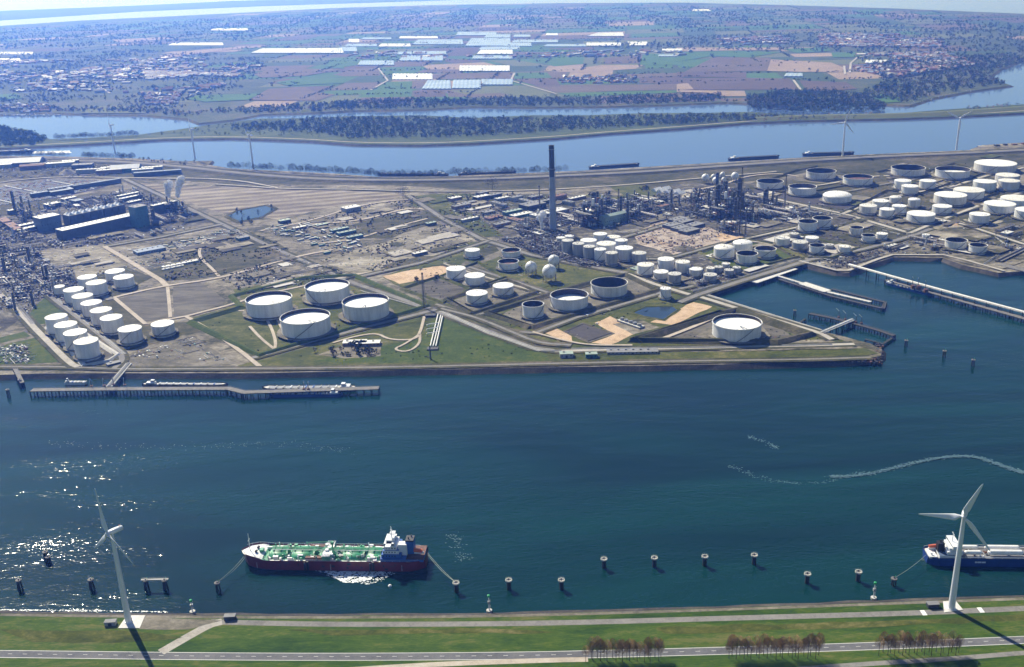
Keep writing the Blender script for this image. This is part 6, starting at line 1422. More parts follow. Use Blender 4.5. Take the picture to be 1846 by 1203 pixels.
# ================================================================ JETTIES
def trestle(P, w_, z, label, kd='deckc', step=9, pipes=0, rail_=True, name='jetty', fender=True, pk='tankroof'):
    """a deck on piles; P are picture points of the deck centre line"""
    Q = [Vector(G(x, y, z)[:2]) for x, y in P]; root = empty(name, (Q[0].x, Q[0].y, 0), 0, label, 'jetty'); o = Q[0]; Q = [q - o for q in Q]
    L_, Rr = strip_pts(Q, w_); n = len(Q); m = MB()
    vs = [(x, y, z) for x, y in L_] + [(x, y, z) for x, y in Rr] + [(x, y, z - 1) for x, y in L_] + [(x, y, z - 1) for x, y in Rr]
    for i in range(n - 1):
        m.add(vs, [(n + i, n + i + 1, i + 1, i), (2 * n + i, 2 * n + i + 1, 3 * n + i + 1, 3 * n + i), (i, i + 1, 2 * n + i + 1, 2 * n + i), (3 * n + i, 3 * n + i + 1, n + i + 1, n + i)], kd)
    m.add(vs, [(0, 2 * n, 3 * n, n), (n - 1, 2 * n - 1, 4 * n - 1, 3 * n - 1)], kd); m.obj('deck', root)
    pl = MB()
    for a, b in zip(Q, Q[1:]):
        d = b - a; c = max(1, int(d.length / step)); nn = Vector((-d.y, d.x)).normalized()
        for i in range(c + 1):
            p = a + d * i / c
            for s in (-.42, .42): q = p + nn * w_ * s; pl.cyl((q.x, q.y, -1.5), (q.x, q.y, z - 1), .45, .45, 'pile', 7, False)
            pl.box((p.x, p.y, z - 1.8), (.7, w_, .8), 'pile', math.atan2(d.y, d.x))
            if fender:
                q = p + nn * (w_ * .5 + .5) * -1; pl.box((q.x, q.y, -1), (.7, .7, z + 1.3), 'pile')
    pl.obj('piles', root)
    for i in range(pipes):
        off = (i - (pipes - 1) / 2) * 1.4; A, _b = strip_pts(Q, 2 * off + 1e-6); pm = MB()
        for a, b in zip(A, A[1:]): pm.cyl((*a, z + .8), (*b, z + .8), .5, .5, pk, 7)
        pm.obj('pipe', root)
    if rail_:
        rm = MB()
        for A in strip_pts(Q, w_ - .4):
            for a, b in zip(A, A[1:]):
                a, b = Vector(a), Vector(b); rm.cyl((*a, z + 1.1), (*b, z + 1.1), .08, .08, 'steel', 4, False); c = max(1, int((b - a).length / 5))
                for i in range(c + 1): p = a.lerp(b, i / c); rm.cyl((*p, z), (*p, z + 1.1), .08, .08, 'steel', 4, False)
        rm.obj('railing', root)
    return root, o
jt, o_ = trestle([(57, 703), (200, 701), (412, 700), (440, 707), (560, 703), (683, 699)], 9, 6, 'long dark piled jetty in front of the left tank rows', 'deckc', 8)
trestle([(232, 655), (196, 697)], 7, 6.5, 'sloping access bridge from the shore to the left jetty', 'quay', 12, pipes=3, name='access_bridge', pk='steel')
for i, (x, y) in enumerate(((188, 696), (205, 694), (225, 695), (165, 697), (548, 702), (556, 702))):
    b = G(x, y, 6); root = empty('loading_arm', b, 0, ORD[i] + ' loading arm on the left jetty' if i < 4 else ['left', 'right'][i - 4] + ' loading arm between the moored barges', 'loading arm', 'loading arms on the left jetty')
    MB().cyl((0, 0, 0), (0, 0, 8), .5, .4, 'psteel', 8).cyl((0, 0, 8), (2, -5, 12), .3, .25, 'wsteel', 6).cyl((2, -5, 12), (2, -8, 5), .25, .2, 'wsteel', 6).obj('arm', root); MB().box((0, 0, 0), (3, 3, 1.2), 'rsteel').obj('pedestal', root)
trestle([(1352, 507), (1425, 482)], 26, 5.2, 'broad pale quay platform at the head of the first basin', 'quay', 14, rail_=False, name='quay_platform')
trestle([(1395, 495), (1448, 511)], 5, 5, 'thin pale link deck of the first pier', 'quay', 14, name='access_bridge')
trestle([(1446, 510), (1492, 525)], 15, 5.5, 'wide pale loading platform in the middle of the first pier', 'quay', 10)
trestle([(1492, 526), (1570, 544)], 6, 5.4, 'pale walkway along the outer part of the first pier', 'quay', 10)
trestle([(1405, 503), (1500, 534), (1592, 556)], 6, 3.6, 'dark fender line along the near side of the first pier', 'pile', 7)
trestle([(1500, 521), (1596, 545), (1592, 556)], 5, 4.2, 'dark fender line along the far side of the first pier', 'pile', 7)
trestle([(1530, 477), (1620, 502), (1700, 524), (1846, 563), (1960, 594)], 6, 10, 'long high pale-topped pier crossing the right basin', 'quay', 16, pipes=3)
trestle([(1600, 504), (1700, 532), (1846, 573), (1960, 605)], 12, 5, 'low dark berth deck under the long pier', 'deckc', 10)
for i, (x, y) in enumerate(((1645, 513), (1655, 514), (1668, 520))):
    b = G(x, y, 10); root = empty('loading_arm', b, 0, ORD[i] + ' loading arm on the long right pier', 'loading arm', 'loading arms on the long pier')
    MB().cyl((0, 0, -5), (0, 0, 9), .5, .4, 'psteel', 8).cyl((0, 0, 9), (-3, -5, 13), .3, .25, 'wsteel', 6).obj('arm', root); MB().box((0, -3, -4.8), (5, 5, 4.8), 'rsteel').obj('pedestal', root)
trestle([(1482, 599), (1537, 576)], 6, 7.5, 'pale sloping bridge to the berth beside the spit', 'quay', 12, pipes=2, name='access_bridge')
trestle([(1460, 565), (1500, 573), (1540, 583), (1580, 594), (1612, 605)], 7, 5, 'dark berth beside the spit with posts along it', 'pile', 7)
trestle([(1452, 575), (1440, 583)], 2, 3, 'thin catwalk at the left end of the spit berth', 'pile', 8, name='catwalk'); trestle([(1612, 607), (1592, 620), (1560, 612)], 2.5, 3, 'thin catwalk round the right end of the spit berth', 'pile', 8, name='catwalk')
for i, (x, y) in enumerate(((1512, 573), (1524, 577), (1543, 582), (1553, 584))):
    b = G(x, y, 5); root = empty('loading_arm', b, 0, ORD[i] + ' loading arm on the spit berth', 'loading arm', 'loading arms on the spit berth'); MB().cyl((0, 0, 0), (0, 0, 9), .45, .35, 'psteel', 8).cyl((0, 0, 9), (-3, 4, 12), .3, .2, 'wsteel', 6).obj('arm', root); MB().box((0, 0, 0), (2.5, 2.5, 2), 'rsteel').obj('pedestal', root)
trestle([(1800, 476), (1846, 487), (1960, 515)], 14, 6, 'dark pier at the right edge above the long pier', 'deckc', 10)
trestle([(1800, 470), (1846, 448), (1900, 425)], 10, 8, 'dark gantry deck at the far right edge', 'deckc', 12, pipes=2, pk='dsteel')
trestle([(25, 660), (40, 690)], 5, 6, 'small landing stage at the far left shore', 'deckc', 6, name='landing_stage')

# ---- piles, dolphins, beacons
def dolphin(x, y, label, style='ring', group='mooring dolphins in the near channel', H=8.5):
    b = G(x, y, H); b.z = 0; root = empty('mooring_dolphin', b, 0, label, 'mooring dolphin', group)
    if style == 'ring':
        MB().lathe([(1.7, -2), (1.7, H - 1.2)], 'pile', 14).obj('pile', root)
        MB().lathe([(1.2, H - 1.4), (2.7, H - 1.1), (2.7, H), (1.9, H), (1.9, H - .9), (.01, H - .9)], 'conc', 16, smooth=False).obj('cap', root)
        m = MB()
        for i in range(8):
            t = i * math.pi / 4; u = t + math.pi / 4; m.cyl((2.5 * math.cos(t), 2.5 * math.sin(t), H), (2.5 * math.cos(t), 2.5 * math.sin(t), H + 1.1), .07, .07, 'green', 4); m.cyl((2.5 * math.cos(t), 2.5 * math.sin(t), H + 1.1), (2.5 * math.cos(u), 2.5 * math.sin(u), H + 1.1), .07, .07, 'steel', 4)
        m.obj('railing', root); MB().cyl((0, 0, H - .45), (0, 0, H + .9), .5, .6, 'black', 8).obj('bollard', root)
    else:
        m = MB()
        for i in range(5 if style == 'cluster' else 3):
            t = i * 2 * math.pi / (5 if style == 'cluster' else 3); m.cyl((1.9 * math.cos(t), 1.9 * math.sin(t), -2), (1.2 * math.cos(t), 1.2 * math.sin(t), H - 1), .6, .55, 'pile', 8)
        m.obj('pile', root); MB().lathe([(.01, H - 1.2), (2.4, H - 1.2), (2.4, H - .2), (.01, H - .2)], 'deckc', 10, smooth=False).obj('cap', root)
        MB().cyl((0, 0, H - .2), (0, 0, H + .9), .45, .55, 'black', 8).box((1.2, .6, H - .2), (.25, .25, 2.0), 'green').obj('bollard', root)
    return root
for i, (x, y) in enumerate(((1088.8, 1007), (1179.8, 1005), (1270.8, 1002.5), (1360, 1000))): dolphin(x, y, f'ring-topped mooring dolphin in the open row of four of four, {ORD[i]}')
for i, (x, y, l) in enumerate(((917, 1045, 'ring-topped dolphin right of the small white beacon, left of the pair'), (1012, 1045, 'ring-topped dolphin right of the small white beacon, right of the pair'), (1456, 1034, 'ring-topped dolphin left of the right beacon, left of the pair'), (1548, 1030, 'ring-topped dolphin left of the right beacon, right of the pair'), (822, 1050, 'dolphin holding the stern lines of the green tanker'))): dolphin(x, y, l)
dolphin(1612, 1042, 'slim dolphin holding the stern line of the blue tanker', 'tri', H=7); dolphin(391, 1050, 'slim dolphin holding the bow lines of the green tanker', 'tri', H=7)
for x, y, l in ((33, 1045, 'dark pile cluster at the lower left edge'), (163, 1044, 'dark pile cluster left of the near left turbine'), (81, 994, 'dark double pile cluster in the glittering water'), (262, 1045, 'dark pile cluster under the left end of the footbridge'), (296, 1045, 'dark pile cluster under the right end of the footbridge')): dolphin(x, y, l, 'cluster')
dolphin(86, 1003, 'dark lower pile cluster in the glittering water', 'cluster', H=6)
a, b = G(258, 1046, 8), G(300, 1045, 8); c = (a + b) / 2
root = empty('footbridge', (c.x, c.y, 0), math.atan2((b - a).y, (b - a).x), 'short footbridge joining two pile clusters right of the left turbine', 'footbridge'); MB().box((0, 0, 7.9), ((b - a).length + 3, 1.8, .7), 'conc').obj('deck', root)
m = MB()
for s in (-.8, .8): m.box((0, s, 9.5), ((b - a).length + 3, .08, .1), 'steel')
m.obj('railing', root)
for x, y, l in ((1634, 613, 'lone mooring pile right of the spit, nearest'), (1703, 632, 'lone mooring pile right of the spit, in the middle'), (1755, 648, 'lone mooring pile right of the spit, farthest right'), (1433, 559, 'lone mooring pile in the first basin'), (13, 702, 'lone mooring pile left of the long jetty'), (35, 684, 'dark pile by the landing stage')): dolphin(x, y, l, 'tri', 'lone mooring piles', H=8)
def beacon(x, y, label, H=13):
    b = G(x, y, 1.0); b.z = 0; root = empty('navigation_beacon', b, 0, label, 'beacon')
    MB().lathe([(2.2, -1), (2.2, 1.6), (.01, 1.6)], 'conc', 10, smooth=False).obj('base', root); MB().cyl((0, 0, 1.6), (0, 0, H), .45, .35, 'wsteel', 10).obj('post', root)
    MB().box((0, 0, H * .55), (1.9, 1.9, 2.0), 'tankg').obj('cabinet', root); MB().lathe([(.01, H), (1.0, H), (1.0, H + 1.6), (.01, H + 2)], 'green', 10).obj('lantern', root)
    m = MB()
    for i in range(8): m.box((.9, 0, 1.6 + i * 1.3), (.3, .7, .08), 'steel')
    m.obj('ladder', root)
beacon(882, 1101, 'small white beacon with green lantern on the near shore'); beacon(1575, 1078, 'white beacon with green lantern in front of the right dolphins'); beacon(347, 1103, 'leaning-looking pale beacon on the near shore at the left', 10)
for x, y, l in ((200, 1126, 'grey transformer cabin left of the left turbine pad'), (415, 1116, 'small dark cabin where the near track begins'), (1681, 1094, 'dark cabin beside the right turbine pad')):
    building(x, y, 8, 4, 3, R(2), 'walld' if x != 200 else 'wall', 'roofg', l, 'cabins on the near dyke', name='cabin', cat='cabin')
for i, (x, y) in enumerate(((1665, 1105), (1768, 1100))):
    b = G(x, y); ZN[0] += .012; struct(MB().box((b.x, b.y, LAND + .02), (3.2, 6, .08), 'whitep').obj('road_marking'))
def line(p0, p1, sag, label):
    m = MB(); b = Vector(p0); n = 10; pts = []
    for i in range(n + 1): t = i / n; q = Vector(p0).lerp(Vector(p1), t) - b; q.z -= sag * 4 * t * (1 - t); pts.append(q)
    for a, c in zip(pts, pts[1:]): m.cyl(a, c, .16, .16, 'rope', 5, False)
    tag(m.obj('mooring_line', loc=b), label, 'rope', 'mooring lines')
for z, l in ((0, 'upper'), (1, 'lower')):
    line(G(440 + z * 3, 1003 + z, 9), G(391, 1050, 7.5), 1.5 + z, l + ' bow mooring line of the green tanker'); line(G(771, 997 + z * 3, 9), G(822, 1050, 8.8), 1.5 + z, l + ' stern mooring line of the green tanker')
line(G(1669, 1001, 7), G(1612, 1042, 7.3), 1.5, 'stern mooring line of the blue tanker')
b = G(703, 1057, 0); tag(MB().lathe([(.01, -.5), (1.4, -.2), (1.5, .5), (.8, 1.3), (.01, 1.5)], 'tankroof', 12).obj('buoy', loc=b), 'small white buoy below the stern of the green tanker', 'buoy')
# foam: churned water beside the tanker, lines of foam, ripples of spray
def foam(name, pts, n, smin, smax, label=None, seed=1, z=.05):
    rnd = random.Random(seed); P = [Vector(p[:2]) for p in px_poly(pts, 0)]; m = MB(); xs = [p.x for p in P]; ys = [p.y for p in P]; c = 0
    while c < n:
        x, y = rnd.uniform(min(xs), max(xs)), rnd.uniform(min(ys), max(ys))
        if not inside((x, y), P): continue
        r = rnd.uniform(smin, smax); k = 7; t0 = rnd.random() * 6
        m.add([(x + r * rnd.uniform(.6, 1.3) * math.cos(t0 + q * 2 * math.pi / k), y + r * rnd.uniform(.35, .8) * math.sin(t0 + q * 2 * math.pi / k), z) for q in range(k)], [tuple(range(k))], 'foam'); c += 1; z += .0004
    return struct(m.obj(name), 'stuff')
foam('foam', [(585, 1029), (640, 1027), (694, 1028), (690, 1037), (672, 1041), (664, 1047), (640, 1051), (618, 1050), (604, 1042)], 620, .4, 1.4)
foam('foam', [(566, 1028), (600, 1028), (628, 1040), (612, 1046), (592, 1040)], 90, .3, .8, seed=31, z=.3)
foam('foam', [(640, 1050), (668, 1038), (705, 1030), (716, 1034), (690, 1048), (660, 1056)], 110, .3, .8, seed=32, z=.5)
def foam_line(pts, n, w_, s, seed=2):
    rnd = random.Random(seed); P = smooth_line([Vector(G(x, y, 0)[:2]) for x, y in pts], 3); m = MB(); z = .05
    for i in range(n):
        t = rnd.random() * (len(P) - 1); j = int(t); p = P[j].lerp(P[min(j + 1, len(P) - 1)], t - j); u = math.sin(math.pi * t / (len(P) - 1)); r = rnd.uniform(.3, 1) * s
        x, y = p.x + rnd.gauss(0, w_), p.y + rnd.gauss(0, w_ * .6)
        m.add([(x + r * math.cos(q) * rnd.uniform(.5, 1.6), y + r * .5 * math.sin(q), z) for q in (0, 1, 2, 3, 4, 5, 5.8)], [tuple(range(7))], 'foamd'); z += .0003
    struct(m.obj('foam'), 'stuff')
M['foamd'] = mat('thin_foam', (0.10, 0.18, 0.21), .4)
foam_line([(1500, 860), (1560, 858), (1620, 842), (1680, 828), (1730, 822), (1770, 826), (1810, 842), (1846, 853)], 2600, 1.9, 1.0)
foam_line([(1320, 842), (1370, 862), (1430, 873), (1500, 868), (1560, 850)], 260, 2.5, .8, 3)
foam_line([(1350, 788), (1380, 796), (1400, 808)], 120, 2, .9, 4); foam_line([(100, 800), (250, 806), (400, 804), (500, 798), (620, 812)], 260, 7, .6, 5)
foam_line([(815, 965), (822, 975), (826, 1000), (840, 1008)], 110, 4, .8, 6)
foam('foam', [(60, 273.3), (125, 272), (128, 276), (60, 277)], 500, 1.5, 4, seed=9)
foam('foam', [(0, 1099), (300, 1103), (300, 1105), (0, 1101)], 260, .3, .8, seed=10, z=.3)

# ================================================================ TREES
def clump_tree(h, k1, k2, n, seed, spread=.42, low=.25, leaf=.9, trunk=True, name='tree'):
    rnd = random.Random(seed); root = empty(name, (0, 0, 0)); c = []
    if trunk:
        m = MB().cyl((0, 0, -.3), (0, 0, h * .5), h * .03, h * .015, 'bark', 6)
        for i in range(4): t = i * 1.6 + rnd.random(); m.cyl((0, 0, h * .3), (h * .2 * math.cos(t), h * .2 * math.sin(t), h * .62), h * .013, h * .006, 'bark', 4)
        c.append(m.obj('trunk', root))
    m = MB(); cl = [(rnd.gauss(0, spread * .42) * h, rnd.gauss(0, spread * .42) * h, h * rnd.uniform(low + .12, .88), h * rnd.uniform(.1, .2)) for _ in range(9)]
    for i in range(n):
        cx_, cy_, cz, r = rnd.choice(cl); v = Vector((rnd.gauss(0, 1), rnd.gauss(0, 1), rnd.gauss(0, 1))); v = v.normalized() * r * rnd.uniform(.5, 1.1); p = Vector((cx_, cy_, cz)) + v; p.z = max(h * low * .6, p.z)
        a = Vector((rnd.gauss(0, 1), rnd.gauss(0, 1), rnd.gauss(0, 1))).normalized(); b_ = a.orthogonal().normalized(); s = leaf * rnd.uniform(.6, 1.3)
        m.add([p + a * s, p + b_ * s, p - a * s * .8, p - b_ * s * .7], [(0, 1, 2, 3)], k1 if rnd.random() < .6 else k2)
    c.append(m.obj('crown', root)); kids(root, c); return root
def bare_tree(h, seed, n, k1='twig', k2='bud', rad=.17, tw=.10, crown0=.42, name='tree'):
    rnd = random.Random(seed); root = empty(name, (0, 0, 0)); m = MB().cyl((0, 0, -.3), (rnd.uniform(-.3, .3), rnd.uniform(-.3, .3), h * .8), h * .014, h * .004, 'bark', 6)
    tips = []
    for i in range(16):
        z = h * rnd.uniform(crown0 - .08, .75); t = rnd.uniform(0, 6.28); l = h * rnd.uniform(.12, .26); e = Vector((l * .6 * math.cos(t), l * .6 * math.sin(t), z + l)); m.cyl((0, 0, z), e, h * .006, h * .002, 'bark', 4, False); tips.append(e)
    c = [m.obj('trunk', root)]; m = MB()
    for i in range(n):
        z = h * (crown0 + (1 - crown0) * rnd.betavariate(2, 2)); u = (z / h - crown0) / (1 - crown0); r = h * rad * math.sqrt(max(.05, 1 - (2 * u - .85) ** 2)) * math.sqrt(rnd.random()); t = rnd.uniform(0, 6.28); p = Vector((r * math.cos(t), r * math.sin(t), z))
        d = Vector((math.cos(t) * rnd.uniform(.1, .9), math.sin(t) * rnd.uniform(.1, .9), rnd.uniform(.3, 1.2))).normalized() * h * rnd.uniform(.04, .08); s = d.orthogonal().normalized() * tw
        m.add([p - s, p + s, p + d], [(0, 1, 2)], k1 if rnd.random() < .5 else k2)
    c.append(m.obj('crown', root)); kids(root, c); return root
for i in range(4): proto('near%d' % i, bare_tree, 16.5, i, 1500, 'twig', 'bud', .20, .05, .38)
rnd = random.Random(31)
for g, (x0, x1, y, gl) in enumerate(((1058, 1192, 1187, 'left'), (1312, 1476, 1182, 'middle'), (1585, 1728, 1176, 'right'))):
    n = 22 if g != 1 else 24
    for i in range(n):
        t = i / (n - 1); x = x0 + (x1 - x0) * t + rnd.uniform(-2, 2)
        put('near%d' % rnd.randrange(4), x, y + rnd.uniform(-1.5, 1.5) + (6 if i % 2 == 0 else 0), rnd.uniform(0, 6), rnd.uniform(.82, 1.1), f'bare reddish tree in the {gl} clump by the near road', 'tree', 'budding trees by the near road')
for i in range(3): proto('fbare%d' % i, bare_tree, 21, 10 + i, 520, 'twiga', 'leafd', .48, .42, .16)
k = 0
for (x0, y0), (x1, y1), n in (((418, 306), (560, 312.5), 15), ((565, 313), (690, 320.5), 14), ((695, 320.8), (840, 319.3), 15), ((850, 319), (1018, 312), 15)):
    for i in range(n):
        t = i / (n - 1); put('fbare%d' % rnd.randrange(3), x0 + (x1 - x0) * t + rnd.uniform(-2, 2), y0 + (y1 - y0) * t, rnd.uniform(0, 6), rnd.uniform(.75, 1.1), 'bare tree in the long row along the far canal', 'tree', 'bare trees along the far canal')
for (x0, y0), (x1, y1), n, l in (((-20, 284), (122, 284), 18, 'bare tree between barge and highway at the far left'), ((152, 286), (240, 288.5), 14, 'bare tree in the row left of the tongue of land'), ((102, 253), (245, 246), 24, 'bare tree in the row on the island at the left')):
    for i in range(n):
        t = i / (n - 1); put('fbare%d' % rnd.randrange(3), x0 + (x1 - x0) * t + rnd.uniform(-2, 2), y0 + (y1 - y0) * t, rnd.uniform(0, 6), rnd.uniform(.7, 1.0), l, 'tree', l.replace('bare tree', 'bare trees'))
for i, (h, a, b_) in enumerate(((14, 'leafd', 'leafm'), (12, 'leafm', 'leafd'), (13, 'twig', 'leafd'), (11, 'leafy', 'leafm'), (15, 'leafd', 'twig'))): proto('ft%d' % i, clump_tree, h, a, b_, 110, 40 + i, .42, .15, 1.1)
def wood(name, polys, dens, hr, label, nf=26, leaf=1.6, ks=(('leafd', 4), ('leafm', 2), ('twig', 3)), seed=1, cap=6000, indiv=0, ilab=None, igrp=None, thin=0.0, rowy=None):
    """woodland: the nearest trees stand as trees of their own, the rest is one uncountable mass"""
    rnd = random.Random(seed); m = MB(); pts = []; kk = [k for k, n in ks for _ in range(n)]
    for poly in polys:
        P = [Vector(p[:2]) for p in px_poly(poly)]; xs = [p.x for p in P]; ys = [p.y for p in P]
        A = abs(sum(P[i].x * P[(i + 1) % len(P)].y - P[(i + 1) % len(P)].x * P[i].y for i in range(len(P)))) / 2
        n = int(min(cap, A / dens ** 2)); c = 0; tr = 0
        while c < n and tr < n * 30:
            tr += 1; x, y = rnd.uniform(min(xs), max(xs)), rnd.uniform(min(ys), max(ys))
            if not inside((x, y), P): continue
            if thin and math.sin(x * .011 + seed) + math.sin(y * .017 + x * .004) + rnd.uniform(-.6, .6) < thin: c += .5; continue
            pts.append((x, y)); c += 1
    pts.sort(key=lambda q: q[1]); near = [q for q in pts if -60 < to_px(*q)[0] < 1906][:indiv] if indiv else []; ns = set(near)
    for x, y in near: put('ft%d' % rnd.choices(range(5), [4, 2, 3, 1, 2])[0], 0, 0, rnd.uniform(0, 6), rnd.uniform(*hr) / 13, ilab, 'tree', igrp, pt=Vector((x, y, LAND)))
    for x, y in pts:
        if (x, y) in ns: continue
        h = rnd.uniform(*hr); k1 = rnd.choice(kk); c = Vector((x, y, LAND + h * .5)); rr = h * rnd.uniform(.32, .5)
        for i in range(nf):
            v = Vector((rnd.gauss(0, .6), rnd.gauss(0, .6), rnd.gauss(0, .6))); 
            if v.length > 1.2: v.normalize()
            p = c + Vector((v.x * rr, v.y * rr, v.z * h * .42)); a = Vector((rnd.gauss(0, 1), rnd.gauss(0, 1), rnd.gauss(0, .7))).normalized(); b_ = a.orthogonal().normalized(); s = leaf * rnd.uniform(.6, 1.4) * h / 12
            m.add([p + a * s, p + b_ * s, p - a * s * .8, p - b_ * s * .8], [(0, 1, 2, 3)], k1)
    o = m.obj(name); struct(o, 'stuff'); tag(o, label); return o
wood('island_woodland', [[(420, 228), (560, 216), (760, 214), (900, 216), (1060, 213), (1300, 208), (1440, 212), (1350, 218), (1100, 232), (900, 244), (760, 250), (620, 250), (560, 240), (440, 236)]], 15, (8, 16), 'dense mixed woodland on the island', 22, 1.6, ks=(('leafd', 3), ('leaff', 3), ('leafm', 2), ('leafg', 3)), indiv=12, ilab='woodland tree standing along the canal side of the island', igrp='trees on the island', seed=2)
wood('island_woodland', [[(250, 246), (420, 226), (560, 214), (700, 212), (700, 240), (640, 254), (560, 248), (420, 244)]], 34, (6, 12), 'scattered bushes on the island meadow', 18, 1.5, ks=(('leafm', 3), ('leafd', 2), ('leafy', 3)), seed=3)
wood('island_woodland', [[(-60, 232), (0, 232), (50, 238), (88, 252), (60, 262), (0, 264), (-60, 268)]], 13, (9, 17), 'green wood at the left end of the island', 24, 1.6, ks=(('leafm', 4), ('leafd', 3), ('leafy', 1)), seed=4)
wood('island_woodland', [[(1350, 211), (1440, 209), (1560, 213), (1500, 216), (1380, 219)], [(1480, 206), (1600, 207), (1590, 209), (1480, 210)], [(1740, 196), (1846, 188), (1846, 191), (1740, 199)]], 17, (6, 12), 'low scrub on the grassy bank of the island', 18, 1.5, seed=5)
wood('lakeside_woodland', [[(560, 203), (640, 199), (760, 196), (850, 191), (960, 192), (1060, 191), (1160, 189), (1310, 182), (1300, 172), (1180, 174), (1000, 180), (930, 176), (850, 182), (740, 180), (640, 184), (560, 190)]], 17, (9, 17), 'dark woodland along the far lake shore', 18, 1.8, ks=(('leafd', 3), ('leaff', 4), ('leafm', 1), ('leafg', 3)), seed=6)
wood('lakeside_woodland', [[(1352, 184), (1440, 184), (1500, 178), (1600, 188), (1596, 200), (1480, 204), (1400, 200), (1352, 196), (1345, 176), (1400, 166), (1500, 166), (1560, 172), (1600, 180)]], 14, (9, 17), 'dark wood on the right lake shore', 20, 1.8, ks=(('leafd', 4), ('leaff', 3), ('leafm', 1), ('leafg', 3)), seed=7)
wood('lakeside_woodland', [[(1540, 170), (1600, 150), (1560, 118), (1640, 108), (1846, 100), (1930, 100), (1800, 124), (1780, 138), (1815, 152), (1750, 161), (1680, 174), (1630, 186)]], 24, (10, 20), 'wide spring woodland on the right shore', 16, 2.2, ks=(('leafd', 3), ('leaff', 4), ('leafg', 5), ('leafy', 1)), seed=8)
wood('lakeside_woodland', [[(-60, 196), (60, 192), (170, 195), (260, 195), (340, 204), (430, 196), (560, 188), (560, 202), (470, 205), (420, 214), (360, 220), (340, 212), (260, 205), (170, 204), (90, 201), (-60, 206)]], 20, (8, 15), 'trees along the left lake shore', 18, 1.9, ks=(('leafd', 4), ('leafm', 3), ('twig', 3), ('leafy', 1)), seed=9, thin=-.4)
wood('distant_woodland', [[(-150, 95), (80, 98), (200, 88), (330, 96), (450, 100), (480, 120), (440, 158), (360, 196), (-150, 194)]], 36, (8, 16), 'trees scattered through the far left town', 10, 2.4, ks=(('leaff', 6), ('leafd', 2), ('leafg', 4)), seed=10, thin=-.3, cap=5200)
wood('distant_woodland', [[(1050, 88), (1250, 68), (1500, 58), (1846, 50), (2000, 60), (2000, 98), (1700, 104), (1560, 118), (1520, 95), (1300, 92)]], 52, (9, 18), 'trees scattered through the far right town', 10, 3.0, ks=(('leaff', 6), ('leafd', 1), ('leafg', 4)), seed=11, cap=5000)
wood('distant_woodland', [[(-200, 62), (300, 40), (620, 22), (1230, 12), (1600, 24), (1900, 40), (1900, 56), (1500, 52), (1200, 58), (900, 50), (600, 60), (300, 84), (-200, 92)]], 70, (8, 15), 'distant woods and hedges towards the horizon', 8, 5.0, ks=(('leaff', 6), ('leafg', 4)), seed=12, cap=8000, thin=-.1)
wood('distant_woodland', [[(450, 92), (620, 60), (1250, 60), (1050, 88), (1540, 95), (1500, 165), (480, 175)]], 120, (8, 15), 'clumps of trees among the far fields', 12, 2.6, ks=(('leaff', 5), ('leafm', 2), ('leafg', 2)), seed=13, thin=1.05)
m = MB(); rnd = random.Random(17)
for a, b_ in HEDGE:
    L_ = math.dist(a, b_); n = int(L_ / 22)
    for i in range(n):
        t = (i + rnd.random()) / n; h = rnd.uniform(4, 10); c = Vector((a[0] + (b_[0] - a[0]) * t + rnd.uniform(-4, 4), a[1] + (b_[1] - a[1]) * t + rnd.uniform(-4, 4), LAND + h * .45))
        for j in range(5):
            p = c + Vector((rnd.gauss(0, 4), rnd.gauss(0, 3), rnd.gauss(0, h * .2))); q = Vector((rnd.gauss(0, 1), rnd.gauss(0, 1), rnd.gauss(0, .7))).normalized(); w2 = q.orthogonal().normalized(); s = rnd.uniform(2, 4); m.add([p + q * s, p + w2 * s, p - q * s, p - w2 * s], [(0, 1, 2, 3)], 'leaff')
struct(m.obj('hedgerows'), 'stuff')
# trees inside the refinery
for l, P, n in (('tree among the offices left of the chimney', [(805, 350), (1000, 352), (1020, 372), (960, 395), (840, 400), (800, 380)], 44), ('tree on the green corner behind the central process area', [(1060, 352), (1110, 350), (1150, 360), (1120, 368), (1070, 364)], 14), ('tree beside the waterside yard', [(565, 636), (640, 626), (684, 634), (680, 643), (570, 645)], 20),
                ('tree beside the pond and contractor yard', [(410, 384), (460, 372), (500, 376), (470, 404), (430, 408)], 9), ('bush along the road through the middle yard', [(600, 400), (690, 388), (720, 396), (640, 420), (600, 412)], 9), ('tree near the top left warehouses', [(60, 292), (100, 290), (110, 296), (70, 300)], 10), ('tree on the tongue of land in the far canal', [(240, 287), (350, 291), (380, 290), (330, 300), (300, 297)], 18), ('bush by the sand lot', [(735, 505), (790, 500), (790, 510), (740, 512)], 6), ('tree by the dyke path right of the chimney', [(1150, 340), (1165, 338), (1172, 345), (1155, 348)], 8)):
    Q = [Vector(p[:2]) for p in px_poly(P)]; xs = [p.x for p in Q]; ys = [p.y for p in Q]; c = 0
    while c < n:
        x, y = rnd.uniform(min(xs), max(xs)), rnd.uniform(min(ys), max(ys))
        if inside((x, y), Q): put('ft%d' % rnd.choices(range(5), [4, 3, 2, 1, 2])[0], 0, 0, rnd.uniform(0, 6), rnd.uniform(.45, .8), l, 'tree', l.replace('tree', 'trees', 1).replace('bush', 'bushes', 1), pt=Vector((x, y, LAND))); c += 1
for x, y, s, l in ((727, 360, 1.5, 'large reddish bare tree above the sandy lot'), (888, 345, 1.5, 'large reddish bare tree left of the chimney')):
    put('fbare1', x, y, 1, s, l, 'tree')

